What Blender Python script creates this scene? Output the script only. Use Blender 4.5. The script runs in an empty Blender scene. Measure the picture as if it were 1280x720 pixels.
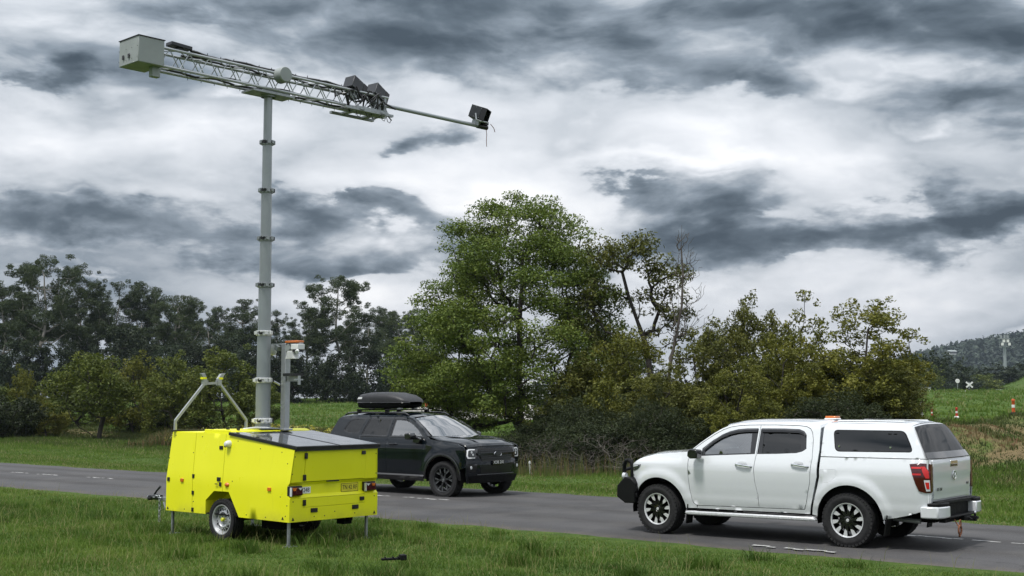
import bpy, bmesh, math, random
import numpy as np
from mathutils import Vector, Matrix
from mathutils.geometry import delaunay_2d_cdt

SC = bpy.context.scene
COL = SC.collection
R = math.radians
rng = np.random.default_rng(7)

# ------------------------------------------------------------------ camera
FPX, HORIZON, CAMH = 1600.0, 500.0, 2.12
cam = bpy.data.objects.new("camera", bpy.data.cameras.new("camera"))
COL.objects.link(cam)
cam.data.sensor_width = 36.0
cam.data.lens = 36.0 * FPX / 1280.0
cam.data.clip_end = 9000.0
cam.location = (0, 0, CAMH)
cam.rotation_euler = (R(90) + math.atan((HORIZON - 360) / FPX), 0, 0)
SC.camera = cam

# ------------------------------------------------------------------ light
SC.view_settings.view_transform = 'Standard'
SC.view_settings.look = 'None'
SC.view_settings.exposure = 0.60
SC.view_settings.gamma = 1.0
SUN_AZ, SUN_EL = R(222), R(66)          # azimuth clockwise from +Y: behind the camera, to the left
sun = bpy.data.objects.new("sun", bpy.data.lights.new("sun", 'SUN'))
COL.objects.link(sun)
sun.data.energy = 2.2
sun.data.angle = R(11)
sun.data.color = (1.0, 0.97, 0.93)
sd = Vector((math.sin(SUN_AZ) * math.cos(SUN_EL), math.cos(SUN_AZ) * math.cos(SUN_EL), math.sin(SUN_EL)))
sun.rotation_euler = sd.to_track_quat('Z', 'Y').to_euler()

world = bpy.data.worlds.new("World")
SC.world = world
world.use_nodes = True


class NT:
    """small helper for building node trees"""
    def __init__(s, tree):
        s.t = tree
        s.n = tree.nodes

    def new(s, kind, **kw):
        nd = s.n.new(kind)
        for k, v in kw.items():
            setattr(nd, k, v)
        return nd

    def put(s, sock, v):
        if v is None:
            return
        if isinstance(v, bpy.types.NodeSocket):
            s.t.links.new(v, sock)
        elif isinstance(v, (tuple, list)) and len(v) == 3 and sock.type == 'RGBA':
            sock.default_value = (*v, 1)
        else:
            sock.default_value = v

    def m(s, op, a, b=None, c=None, clamp=False):
        nd = s.new('ShaderNodeMath', operation=op, use_clamp=clamp)
        for i, v in enumerate((a, b, c)):
            s.put(nd.inputs[i], v)
        return nd.outputs[0]

    def vm(s, op, a, b=None, out=0):
        nd = s.new('ShaderNodeVectorMath', operation=op)
        s.put(nd.inputs[0], a)
        if b is not None:
            s.put(nd.inputs[1], b)
        return nd.outputs[out]

    def noise(s, vec, scale, detail=3.0, rough=0.5, dist=0.0, lac=2.0, color=False, dim='3D'):
        nd = s.new('ShaderNodeTexNoise', noise_dimensions=dim)
        s.put(nd.inputs['Vector'], vec)
        s.put(nd.inputs['Scale'], scale)
        s.put(nd.inputs['Detail'], detail)
        s.put(nd.inputs['Roughness'], rough)
        s.put(nd.inputs['Lacunarity'], lac)
        s.put(nd.inputs['Distortion'], dist)
        return nd.outputs['Color' if color else 'Fac']

    def ramp(s, fac, stops, interp='LINEAR'):
        nd = s.new('ShaderNodeValToRGB')
        cr = nd.color_ramp
        cr.interpolation = interp
        while len(cr.elements) < len(stops):
            cr.elements.new(0.5)
        for e, (p, c) in zip(cr.elements, stops):
            e.position = p
            if not isinstance(c, (tuple, list)):
                c = (c, c, c)
            e.color = (*c, 1)
        s.put(nd.inputs[0], fac)
        return nd.outputs[0]

    def mix(s, fac, a, b, blend='MIX'):
        nd = s.new('ShaderNodeMix', data_type='RGBA', blend_type=blend)
        s.put(nd.inputs[0], fac)
        s.put(nd.inputs[6], a)
        s.put(nd.inputs[7], b)
        return nd.outputs[2]

    def rng(s, v, a, b, c, d, smooth=False):
        nd = s.new('ShaderNodeMapRange')
        if smooth:
            nd.interpolation_type = 'SMOOTHSTEP'
        for i, q in enumerate((v, a, b, c, d)):
            s.put(nd.inputs[i], q)
        return nd.outputs[0]


def build_sky():
    nt = NT(world.node_tree)
    for nd in list(nt.n):
        nt.n.remove(nd)
    out = nt.new('ShaderNodeOutputWorld')
    bg = nt.new('ShaderNodeBackground')
    bg.inputs[1].default_value = 0.1
    nt.t.links.new(bg.outputs[0], out.inputs[0])
    sky = nt.new('ShaderNodeTexSky', sky_type='NISHITA')
    sky.sun_disc = False
    sky.sun_elevation = SUN_EL
    sky.sun_rotation = SUN_AZ
    d = nt.vm('NORMALIZE', nt.new('ShaderNodeTexCoord').outputs['Generated'])
    sp = nt.new('ShaderNodeSeparateXYZ')
    nt.put(sp.inputs[0], d)
    x, y, z = sp.outputs
    az = nt.m('ARCTAN2', x, y)                      # radians, 0 = +Y
    el = nt.m('ARCSINE', nt.m('MAXIMUM', z, 0.0))

    # a cloud layer seen in perspective: coordinates on a plane overhead
    def layer(lift):
        k = nt.m('DIVIDE', 1.0, nt.m('ADD', nt.m('ADD', nt.m('MAXIMUM', z, 0.0), lift), 0.50))
        cb = nt.new('ShaderNodeCombineXYZ')
        nt.put(cb.inputs[0], nt.m('MULTIPLY', x, k))
        nt.put(cb.inputs[1], nt.m('MULTIPLY', y, k))
        nt.put(cb.inputs[2], nt.m('MULTIPLY', nt.m('ADD', el, lift), 2.6))
        return cb.outputs[0]
    p0 = layer(0.0)
    p1 = layer(0.016)
    wv = nt.vm('SCALE', nt.vm('SUBTRACT', nt.noise(p0, 3.6, 3, 0.5, color=True), (0.5, 0.5, 0.5)))
    wv.node.inputs['Scale'].default_value = 0.16
    q0 = nt.vm('ADD', p0, wv)
    q1 = nt.vm('ADD', p1, wv)
    big = nt.noise(q0, 1.7, 3, 0.5)
    f0 = nt.noise(q0, 4.0, 10, 0.52)
    f1 = nt.noise(q1, 4.0, 10, 0.52)
    fine = nt.noise(q0, 12.0, 6, 0.55)

    # billows: rounded lumps along the cloud edges
    def billow(q):
        s_ = None
        for sc_, am in ((6.5, 0.16), (14.0, 0.07)):
            vo = nt.new('ShaderNodeTexVoronoi', feature='F1')
            vo.inputs['Scale'].default_value = sc_
            nt.put(vo.inputs['Vector'], q)
            v_ = nt.m('MULTIPLY', nt.m('SUBTRACT', 0.42, vo.outputs['Distance']), am)
            s_ = v_ if s_ is None else nt.m('ADD', s_, v_)
        return s_
    f0 = nt.m('ADD', f0, billow(q0))
    f1 = nt.m('ADD', f1, billow(q1))
    # warp of the sky direction so that the placed cloud banks get ragged edges
    we = nt.noise(nt.vm('ADD', p0, (7.3, 1.1, 4.0)), 5.0, 7, 0.55, color=True)
    ws = nt.new('ShaderNodeSeparateColor')
    nt.put(ws.inputs[0], we)
    uu = nt.m('MULTIPLY_ADD', nt.m('SUBTRACT', ws.outputs[0], 0.5), 0.30, az)
    vv = nt.m('MULTIPLY_ADD', nt.m('SUBTRACT', ws.outputs[1], 0.5), 0.13, el)

    def bank(u0, v0, su, sv, amp):
        a = nt.m('DIVIDE', nt.m('SUBTRACT', uu, u0), su)
        b = nt.m('DIVIDE', nt.m('SUBTRACT', vv, v0), sv)
        r2 = nt.m('MULTIPLY_ADD', a, a, nt.m('MULTIPLY', b, b))
        return nt.m('MULTIPLY', nt.m('EXPONENT', nt.m('MULTIPLY', r2, -1.0)), amp)
    tot = None
    for (px, py, wx, wy, amp) in BANKS:
        u0 = math.atan((px - 640) / FPX)
        v0 = math.atan((HORIZON - py) / FPX)
        b = bank(u0, v0, wx / FPX, wy / FPX, amp)
        tot = b if tot is None else nt.m('ADD', tot, b)
    tot = nt.m('MULTIPLY', tot, 1.12)
    # far layer: soft, bright, high cloud
    back = nt.m('ADD', nt.m('MULTIPLY', nt.m('SUBTRACT', big, 0.5), 1.1), nt.m('MULTIPLY', nt.m('SUBTRACT', f0, 0.5), 0.9))
    lb = nt.m('SUBTRACT', nt.m('SUBTRACT', 0.60, back), nt.m('MULTIPLY', tot, 0.55))
    lb = nt.rng(nt.m('ADD', lb, nt.m('MULTIPLY', nt.m('SUBTRACT', fine, 0.5), -0.22)), 0.0, 1.0, 0.0, 1.0)
    # near layer: separate masses of grey cloud with firm, billowing edges
    th0 = nt.m('ADD', nt.m('MULTIPLY', nt.m('SUBTRACT', f0, 0.5), 1.0), nt.m('MULTIPLY', nt.m('SUBTRACT', big, 0.5), 0.30))
    th = nt.m('ADD', nt.m('ADD', th0, nt.m('MULTIPLY', nt.m('SUBTRACT', fine, 0.5), 0.20)), tot)
    cover = nt.rng(th, -0.04, 0.09, 0.0, 1.0, True)
    rim = nt.m('MULTIPLY', nt.m('SUBTRACT', f0, f1), RIM)       # tops that catch the light
    lf = nt.m('ADD', nt.m('SUBTRACT', 0.56, nt.m('MULTIPLY', th, 0.95)), rim)
    lf = nt.m('ADD', lf, nt.m('MULTIPLY', nt.m('SUBTRACT', fine, 0.5), -0.42))
    lf = nt.rng(lf, 0.0, 1.0, 0.0, 1.0)
    lum = nt.m('MULTIPLY_ADD', nt.m('SUBTRACT', lf, lb), cover, lb)
    colr = nt.ramp(lum, [(0.0, (0.050, 0.069, 0.090)), (0.18, (0.096, 0.124, 0.154)), (0.38, (0.216, 0.258, 0.304)),
                         (0.60, (0.460, 0.495, 0.540)), (0.80, (0.660, 0.685, 0.725)), (1.0, (0.88, 0.885, 0.90))])
    # overcast: the sky overhead is brighter than near the horizon
    zen = nt.m('MULTIPLY_ADD', nt.m('MAXIMUM', z, 0.0), ZENITH, 1.0)
    cloud = nt.vm('SCALE', colr)
    nt.put(cloud.node.inputs['Scale'], nt.m('MULTIPLY', zen, 10.0 * SKYGAIN))
    gap = nt.rng(nt.noise(nt.vm('ADD', q0, (3.1, 8.8, 0.0)), 1.7, 5, 0.5), 0.66, 0.80, 0.0, 0.30, True)
    full = nt.mix(gap, cloud, sky.outputs[0])
    # below the horizon: what ground there would be
    full = nt.mix(nt.rng(z, -0.006, 0.0, 1.0, 0.0), full, (1.0, 1.1, 1.0))
    nt.put(bg.inputs[0], full)


SKYGAIN, ZENITH, RIM = 0.68, 1.4, 1.9
#        px    py    wx   wy   thickness (+ dark, - bright)
BANKS = [(1010, 40, 230, 60, 0.24), (1270, 115, 90, 45, 0.30), (700, 20, 150, 45, 0.16),
         (870, 268, 95, 34, 0.34), (1010, 295, 150, 26, 0.42), (1210, 285, 130, 26, 0.36), (880, 325, 140, 16, 0.18), (100, 205, 190, 42, -0.34), (1230, 330, 150, 14, -0.2),
         (415, 262, 80, 26, 0.42), (530, 290, 55, 34, 0.26), (590, 172, 48, 17, 0.40), (20, 110, 40, 32, 0.40),
         (70, 92, 36, 18, 0.28), (110, 292, 200, 30, 0.34), (330, 300, 120, 20, 0.2), (430, 40, 300, 60, 0.24), (390, 95, 90, 30, 0.10), (1150, 30, 160, 50, 0.06),
         (760, 145, 150, 38, -0.06), (960, 130, 160, 30, -0.16), (330, 185, 170, 40, -0.20), (150, 180, 150, 40, -0.12),
         (1180, 205, 130, 30, -0.24), (600, 235, 120, 40, -0.16), (150, 246, 70, 14, -0.22), (235, 258, 50, 12, -0.18), (810, 215, 110, 16, -0.2),
         (1190, 375, 190, 45, -0.30), (900, 385, 140, 34, -0.20), (470, 370, 190, 40, -0.26), (230, 350, 190, 30, -0.20),
         (870, 215, 120, 22, -0.12)]
build_sky()
SC.cycles.max_bounces = 6
SC.cycles.transparent_max_bounces = 12
SC.cycles.caustics_reflective = False
SC.cycles.caustics_refractive = False

# ------------------------------------------------------------------ materials
def new_mat(name):
    m = bpy.data.materials.new(name)
    m.use_nodes = True
    nt = NT(m.node_tree)
    b = m.node_tree.nodes['Principled BSDF']
    return m, nt, b


def simple(name, col, rough=0.5, metal=0.0, coat=0.0, var=0.12, scale=6.0, bump=0.0, spec=0.5):
    """plain surface: base colour with a little uneven wear and roughness"""
    m, nt, b = new_mat(name)
    tc = nt.new('ShaderNodeTexCoord').outputs['Object']
    n = nt.noise(tc, scale, 5, 0.6)
    lo = tuple(c * (1 - var) for c in col)
    hi = tuple(min(1, c * (1 + var)) for c in col)
    nt.put(b.inputs['Base Color'], nt.ramp(n, [(0.3, lo), (0.7, hi)]))
    nt.put(b.inputs['Roughness'], nt.rng(nt.noise(tc, scale * 2.3, 4, 0.6), 0.3, 0.7, max(0.02, rough - 0.08), min(1, rough + 0.08)))
    b.inputs['Metallic'].default_value = metal
    b.inputs['Coat Weight'].default_value = coat
    b.inputs['Coat Roughness'].default_value = 0.04
    b.inputs['Specular IOR Level'].default_value = spec
    if bump:
        bp = nt.new('ShaderNodeBump')
        bp.inputs['Strength'].default_value = bump
        bp.inputs['Distance'].default_value = 0.01
        nt.put(bp.inputs['Height'], nt.noise(tc, scale * 6, 4, 0.6))
        nt.put(b.inputs['Normal'], bp.outputs[0])
    return m


def paint(name, col, rough=0.35, coat=0.6, dirt=(0.20, 0.17, 0.12), dirt_amt=0.35, dirt_h=0.75, metal=0.0, flake=0.0):
    """vehicle paint with road dust low down (a real film of dirt on the lower panels)"""
    m, nt, b = new_mat(name)
    tc = nt.new('ShaderNodeTexCoord').outputs['Object']
    sp = nt.new('ShaderNodeSeparateXYZ')
    nt.put(sp.inputs[0], tc)
    n = nt.noise(tc, 5.0, 6, 0.65)
    low = nt.rng(sp.outputs[2], 0.30, dirt_h, 1.0, 0.0)
    f = nt.m('MULTIPLY', nt.m('MULTIPLY', low, low), nt.rng(n, 0.35, 0.75, 0.2, 1.0))
    f = nt.m('MULTIPLY', f, dirt_amt)
    f = nt.m('ADD', f, nt.m('MULTIPLY', nt.rng(nt.noise(tc, 2.2, 6, 0.7), 0.5, 0.85, 0, 1), dirt_amt * 0.12))
    base = nt.mix(f, col, dirt)
    nt.put(b.inputs['Base Color'], base)
    nt.put(b.inputs['Roughness'], nt.m('ADD', rough, nt.m('MULTIPLY', f, 0.5)))
    b.inputs['Metallic'].default_value = metal
    nt.put(b.inputs['Coat Weight'], nt.m('MULTIPLY', nt.m('SUBTRACT', 1.0, nt.m('MINIMUM', f, 1.0)), coat))
    b.inputs['Coat Roughness'].default_value = 0.05
    bp = nt.new('ShaderNodeBump')
    bp.inputs['Strength'].default_value = 0.04
    bp.inputs['Distance'].default_value = 0.02
    nt.put(bp.inputs['Height'], nt.noise(tc, 3.0, 2, 0.5))
    nt.put(b.inputs['Normal'], bp.outputs[0])
    return m


def glass(name, tint=(0.10, 0.12, 0.13), see=0.5, rough=0.003, refl=0.09, film=1.0):
    """tinted vehicle glass: mirror-like film over a dark see-through pane"""
    m, nt, b = new_mat(name)
    o = m.node_tree.nodes['Material Output']
    tr = nt.new('ShaderNodeBsdfTransparent')
    nt.put(tr.inputs[0], tuple(c * see for c in tint))
    gl = nt.new('ShaderNodeBsdfGlossy')
    nt.put(gl.inputs[0], (film, film, film))
    tc = nt.new('ShaderNodeTexCoord').outputs['Object']
    nt.put(gl.inputs[1], nt.rng(nt.noise(tc, 3, 4, 0.6), 0.3, 0.7, rough, rough + 0.012))
    fr = nt.new('ShaderNodeFresnel')
    fr.inputs[0].default_value = 1.62
    mx = nt.new('ShaderNodeMixShader')
    nt.put(mx.inputs[0], nt.m('ADD', nt.m('MULTIPLY', fr.outputs[0], 1.0), refl))
    nt.put(mx.inputs[1], tr.outputs[0])
    nt.put(mx.inputs[2], gl.outputs[0])
    nt.put(o.inputs[0], mx.outputs[0])
    return m


# ------------------------------------------------------------------ objects
def thing(name, label, cat, loc=(0, 0, 0), rz=0.0, group=None):
    o = bpy.data.objects.new(name, None)
    o.empty_display_size = 0.2
    COL.objects.link(o)
    o.location = loc
    o.rotation_euler = (0, 0, rz)
    tag(o, label, cat, group)
    return o


def tag(o, label=None, cat=None, group=None, kind=None):
    for k, v in (('label', label), ('category', cat), ('group', group), ('kind', kind)):
        if v:
            o[k] = v
    return o


def link(name, me, mats, parent=None, label=None):
    o = bpy.data.objects.new(name, me)
    COL.objects.link(o)
    if mats is not None and not me.materials:
        for mt in (mats if isinstance(mats, (list, tuple)) else [mats]):
            me.materials.append(mt)
    if parent is not None:
        o.parent = parent
    if label:
        o['label'] = label
    return o


def np_mesh(name, V, F, smooth=False, attr=None):
    """fast mesh from a vertex array and one face array of constant corner count (or several)"""
    V = np.asarray(V, np.float32)
    Fs = F if isinstance(F, (list, tuple)) else [F]
    Fs = [np.asarray(f, np.int32) for f in Fs if len(f)]
    me = bpy.data.meshes.new(name)
    me.vertices.add(len(V))
    me.vertices.foreach_set('co', V.ravel())
    loops = np.concatenate([f.ravel() for f in Fs])
    counts = np.concatenate([np.full(len(f), f.shape[1], np.int32) for f in Fs])
    me.loops.add(len(loops))
    me.loops.foreach_set('vertex_index', loops)
    me.polygons.add(len(counts))
    st = np.zeros(len(counts), np.int32)
    st[1:] = np.cumsum(counts)[:-1]
    me.polygons.foreach_set('loop_start', st)
    me.polygons.foreach_set('loop_total', counts)
    if smooth:
        me.polygons.foreach_set('use_smooth', np.ones(len(counts), bool))
    me.update(calc_edges=True)
    if attr is not None:
        for k, v in attr.items():
            a = me.attributes.new(k, 'FLOAT', 'POINT')
            a.data.foreach_set('value', np.asarray(v, np.float32))
    return me


class MB:
    """collects shapes into ONE mesh"""
    def __init__(s):
        s.v, s.f, s.mi = [], [], []

    def add(s, vs, fs, mi=0, mat=None):
        b = len(s.v)
        if mat is not None:
            vs = [mat @ Vector(p) for p in vs]
        s.v += [tuple(p) for p in vs]
        s.f += [tuple(i + b for i in f) for f in fs]
        s.mi += [mi] * len(fs)
        return s

    def box(s, c, d, mi=0, rot=None, taper=None):
        x, y, z = (q / 2 for q in d)
        vs = [(-x, -y, -z), (x, -y, -z), (x, y, -z), (-x, y, -z), (-x, -y, z), (x, -y, z), (x, y, z), (-x, y, z)]
        if taper:
            vs = [(p[0] * (taper[0] if p[2] > 0 else 1), p[1] * (taper[1] if p[2] > 0 else 1), p[2]) for p in vs]
        M = Matrix.Translation(c)
        if rot is not None:
            M = M @ rot.to_4x4()
        return s.add(vs, [(0, 3, 2, 1), (4, 5, 6, 7), (0, 1, 5, 4), (1, 2, 6, 5), (2, 3, 7, 6), (3, 0, 4, 7)], mi, M)

    def tube(s, pts, r, n=8, mi=0, caps=True, close=False):
        pts = [Vector(p) for p in pts]
        m = len(pts)
        rs = r if isinstance(r, (list, tuple)) else [r] * m
        vs, fs = [], []
        up = None
        for i, p in enumerate(pts):
            if close:
                t = pts[(i + 1) % m] - pts[i - 1]
            else:
                t = pts[min(i + 1, m - 1)] - pts[max(i - 1, 0)]
            t.normalize()
            if up is None:
                up = t.orthogonal().normalized()
            else:
                up = (up - t * up.dot(t))
                up = up.normalized() if up.length > 1e-6 else t.orthogonal().normalized()
            sd_ = t.cross(up)
            for k in range(n):
                a = 2 * math.pi * k / n
                vs.append(p + (up * math.cos(a) + sd_ * math.sin(a)) * rs[i])
        for i in range(m if close else m - 1):
            j = (i + 1) % m
            for k in range(n):
                l = (k + 1) % n
                fs.append((i * n + k, i * n + l, j * n + l, j * n + k))
        if caps and not close:
            fs.append(tuple(reversed(range(n))))
            fs.append(tuple((m - 1) * n + k for k in range(n)))
        return s.add(vs, fs, mi)

    def lathe(s, prof, n=24, mi=0, M=None, close=False, caps=False):
        """profile of (radius, height) turned about local Z"""
        vs, fs = [], []
        m = len(prof)
        for (r, z) in prof:
            for k in range(n):
                a = 2 * math.pi * k / n
                vs.append((r * math.cos(a), r * math.sin(a), z))
        for i in range(m if close else m - 1):
            j = (i + 1) % m
            for k in range(n):
                l = (k + 1) % n
                fs.append((i * n + k, i * n + l, j * n + l, j * n + k))
        if caps and not close:
            if prof[0][0] > 1e-6:
                fs.append(tuple(reversed(range(n))))
            if prof[-1][0] > 1e-6:
                fs.append(tuple((m - 1) * n + k for k in range(n)))
        return s.add(vs, fs, mi, M)

    def prism(s, poly, a, b, axis='y', mi=0, M=None):
        """polygon of 2-D points pushed from a to b along an axis ('y': points are x,z; 'x': y,z; 'z': x,y)"""
        def p3(p, t):
            return {'y': (p[0], t, p[1]), 'x': (t, p[0], p[1]), 'z': (p[0], p[1], t)}[axis]
        n = len(poly)
        vs = [p3(p, a) for p in poly] + [p3(p, b) for p in poly]
        fs = [tuple(range(n)), tuple(reversed(range(n, 2 * n)))]
        for i in range(n):
            j = (i + 1) % n
            fs.append((i, i + n, j + n, j))
        return s.add(vs, fs, mi, M)

    def grid(s, P, mi=0):
        r, c = len(P), len(P[0])
        vs = [p for row in P for p in row]
        fs = [(i * c + j, i * c + j + 1, (i + 1) * c + j + 1, (i + 1) * c + j) for i in range(r - 1) for j in range(c - 1)]
        return s.add(vs, fs, mi)

    def mesh(s, name, sharp=35, weld=True):
        bm = bmesh.new()
        vs = [bm.verts.new(p) for p in s.v]
        for f, mi in zip(s.f, s.mi):
            try:
                fc = bm.faces.new([vs[i] for i in f])
                fc.material_index = mi
            except ValueError:
                pass
        if weld:
            bmesh.ops.remove_doubles(bm, verts=bm.verts, dist=0.0004)
        bmesh.ops.recalc_face_normals(bm, faces=bm.faces)
        for f in bm.faces:
            f.smooth = True
        lim = R(sharp)
        for e in bm.edges:
            if e.calc_face_angle(0.0) > lim:
                e.smooth = False
        me = bpy.data.meshes.new(name)
        bm.to_mesh(me)
        bm.free()
        return me

    def build(s, name, mats, parent=None, bevel=0.0, sharp=35, label=None):
        o = link(name, s.mesh(name, sharp), mats, parent, label)
        if bevel:
            md = o.modifiers.new('bevel', 'BEVEL')
            md.width = bevel
            md.segments = 2
            md.limit_method = 'ANGLE'
            md.angle_limit = R(40)
            md.harden_normals = False
        return o


def in_poly(P, poly):
    """even-odd test, P (n,2)"""
    x, y = P[:, 0], P[:, 1]
    ins = np.zeros(len(P), bool)
    n = len(poly)
    for i in range(n):
        x0, y0 = poly[i]
        x1, y1 = poly[(i + 1) % n]
        if y0 == y1:
            continue
        c = ((y0 > y) != (y1 > y)) & (x < (x1 - x0) * (y - y0) / (y1 - y0) + x0)
        ins ^= c
    return ins


def densify(poly, h):
    out = []
    n = len(poly)
    for i in range(n):
        a, b = poly[i], poly[(i + 1) % n]
        k = max(1, int(math.ceil(math.hypot(b[0] - a[0], b[1] - a[1]) / h)))
        for j in range(k):
            t = j / k
            out.append((a[0] + (b[0] - a[0]) * t, a[1] + (b[1] - a[1]) * t))
    return out


def rounded(poly, r, n=4):
    """polygon with rounded corners"""
    out = []
    m = len(poly)
    for i in range(m):
        p0, p1, p2 = (Vector(poly[k % m]) for k in (i - 1, i, i + 1))
        d0, d2 = p0 - p1, p2 - p1
        l = min(r, d0.length * 0.45, d2.length * 0.45)
        a, c = p1 + d0.normalized() * l, p1 + d2.normalized() * l
        for k in range(n + 1):
            t = k / n
            q = a * (1 - t) ** 2 + p1 * 2 * t * (1 - t) + c * t * t
            out.append((q.x, q.y))
    return out


def arc(cx, cz, r, a0, a1, n=24):
    return [(cx + r * math.cos(R(a0 + (a1 - a0) * k / n)), cz + r * math.sin(R(a0 + (a1 - a0) * k / n))) for k in range(n + 1)]


def panel(name, outline, fn, inward, mats, parent, holes=(), thick=0.02, h=0.05, off=0.0, back=False, label=None):
    """sheet-metal panel: a 2-D outline laid on the curved surface fn(u,v)->xyz, with rolled-in edges"""
    loops = [densify(outline, h)] + [densify(q, h) for q in holes]
    pts, edges = [], []
    for lp in loops:
        b = len(pts)
        pts += lp
        edges += [(b + i, b + (i + 1) % len(lp)) for i in range(len(lp))]
    nb = len(pts)
    A = np.array(loops[0])
    lo, hi = A.min(0), A.max(0)
    gx = np.arange(lo[0] + h * 0.5, hi[0], h)
    gy = np.arange(lo[1] + h * 0.5, hi[1], h)
    if len(gx) and len(gy):
        G = np.stack(np.meshgrid(gx, gy), -1).reshape(-1, 2)
        G[:, 0] += (np.floor((G[:, 1] - lo[1]) / h) % 2) * h * 0.5 - h * 0.25
        ok = in_poly(G, loops[0])
        for q in loops[1:]:
            ok &= ~in_poly(G, q)
        G = G[ok]
        if len(G):
            B = np.array(pts)
            d2 = ((G[:, None, :] - B[None, :, :]) ** 2).sum(-1).min(1)
            G = G[d2 > (0.45 * h) ** 2]
            pts += [tuple(g) for g in G]
    res = delaunay_2d_cdt([Vector(p) for p in pts], edges, [], 0, 1e-5)
    v2, tris = res[0], res[2]
    V2 = np.array([(p.x, p.y) for p in v2])
    cen = np.array([V2[list(t)].mean(0) for t in tris])
    ok = in_poly(cen, loops[0])
    for q in loops[1:]:
        ok &= ~in_poly(cen, q)
    inw = Vector(inward)
    bm = bmesh.new()
    vs = [bm.verts.new(Vector(fn(p[0], p[1])) - inw * off) for p in V2]
    for t, k in zip(tris, ok):
        if k:
            try:
                f = bm.faces.new([vs[i] for i in t])
                f.smooth = True
            except ValueError:
                pass
    bmesh.ops.delete(bm, geom=[v for v in bm.verts if not v.link_faces], context='VERTS')
    bm.normal_update()
    # face outwards
    s = sum((f.normal.dot(inw) for f in bm.faces))
    if s > 0:
        bmesh.ops.reverse_faces(bm, faces=bm.faces)
    if thick:
        be = [e for e in bm.edges if len(e.link_faces) == 1]
        top, bot = {}, {}
        for e in be:
            for v in e.verts:
                if v not in top:
                    top[v] = bm.verts.new(v.co)
                    bot[v] = bm.verts.new(v.co + inw * thick)
        for e in be:
            a, b_ = e.verts
            f0 = e.link_faces[0]
            lp = [l for l in f0.loops if l.edge == e][0]
            a, b_ = lp.vert, lp.link_loop_next.vert
            f = bm.faces.new((top[b_], top[a], bot[a], bot[b_]))
            f.smooth = False
            f.material_index = 0
    me = bpy.data.meshes.new(name)
    bm.to_mesh(me)
    bm.free()
    return link(name, me, mats, parent, label)


def text_mesh(name, body, size, mat, parent, M, depth=0.002, stretch=1.0):
    cu = bpy.data.curves.new(name, 'FONT')
    cu.body = body
    cu.size = size
    cu.extrude = depth
    cu.align_x = 'CENTER'
    cu.align_y = 'CENTER'
    cu.resolution_u = 3
    tmp = bpy.data.objects.new('tmp', cu)
    me = bpy.data.meshes.new_from_object(tmp)
    me.name = name
    bpy.data.objects.remove(tmp)
    bpy.data.curves.remove(cu)
    me.transform(M @ Matrix.Diagonal((stretch, 1, 1, 1)))
    me.materials.clear()
    return link(name, me, mat, parent)


def frame(origin, right, up):
    """matrix whose local X = right, Y = up, Z = out of the surface"""
    r_, u_ = Vector(right).normalized(), Vector(up).normalized()
    n_ = r_.cross(u_).normalized()
    u_ = n_.cross(r_)
    M = Matrix((r_, u_, n_)).transposed().to_4x4()
    return Matrix.Translation(origin) @ M


def smooth01(t):
    t = np.clip(t, 0, 1)
    return t * t * (3 - 2 * t)

# ------------------------------------------------------------------ terrain
def hmm(x, y, s, seed=0.0):
    """cheap smooth bumps"""
    return (np.sin(x * s + 1.3 + seed) * np.cos(y * s * 1.17 - 0.7 + seed * 2) + 0.5 * np.sin(x * s * 2.3 - y * s * 1.9 + seed)
            + 0.35 * np.cos(x * s * 4.1 + y * s * 3.3 + 2 * seed))


def terrain(x, y):
    x = np.asarray(x, float)
    y = np.asarray(y, float)
    n = 0.625 * x + 0.78 * y                   # across the road
    th = x / np.maximum(y, 1.0)                # left .. right
    right = smooth01((th - 0.02) / 0.26)
    # bank behind the road verge
    n0 = 32.5 + 0.0 * n
    bank = smooth01((n - n0) / (8.0 + 3 * (1 - right)))
    z = bank * (0.35 + 0.85 * right) * (0.8 + 0.2 * np.tanh(th * 4))
    z = z + bank * 0.13 * hmm(x, y, 0.55) * (0.5 + 1.6 * right)
    # field rising slowly towards the railway
    d = np.sqrt(x * x + y * y)
    z = z + smooth01((d - 48) / 110.0) * (1.9 - 0.15 * right)
    z = z + 0.02 * hmm(x, y, 0.9, 2.0) * smooth01((np.abs(n - 20) - 4.2) / 3)
    # mound at the far right
    z = z + 7.5 * np.exp(-(((x - 99) / 11.5) ** 2 + ((y - 212) / 26.0) ** 2))
    # drainage dip under the big tree
    z = z - 0.45 * np.exp(-(((x - 1.0) / 9.0) ** 2 + ((y - 44) / 5.0) ** 2))
    return z


def spaced(lo, hi, n, k):
    t = np.linspace(-1, 1, n)
    a = np.sinh(k * t) / np.sinh(k)
    return np.where(a < 0, a * lo, a * hi)


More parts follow.
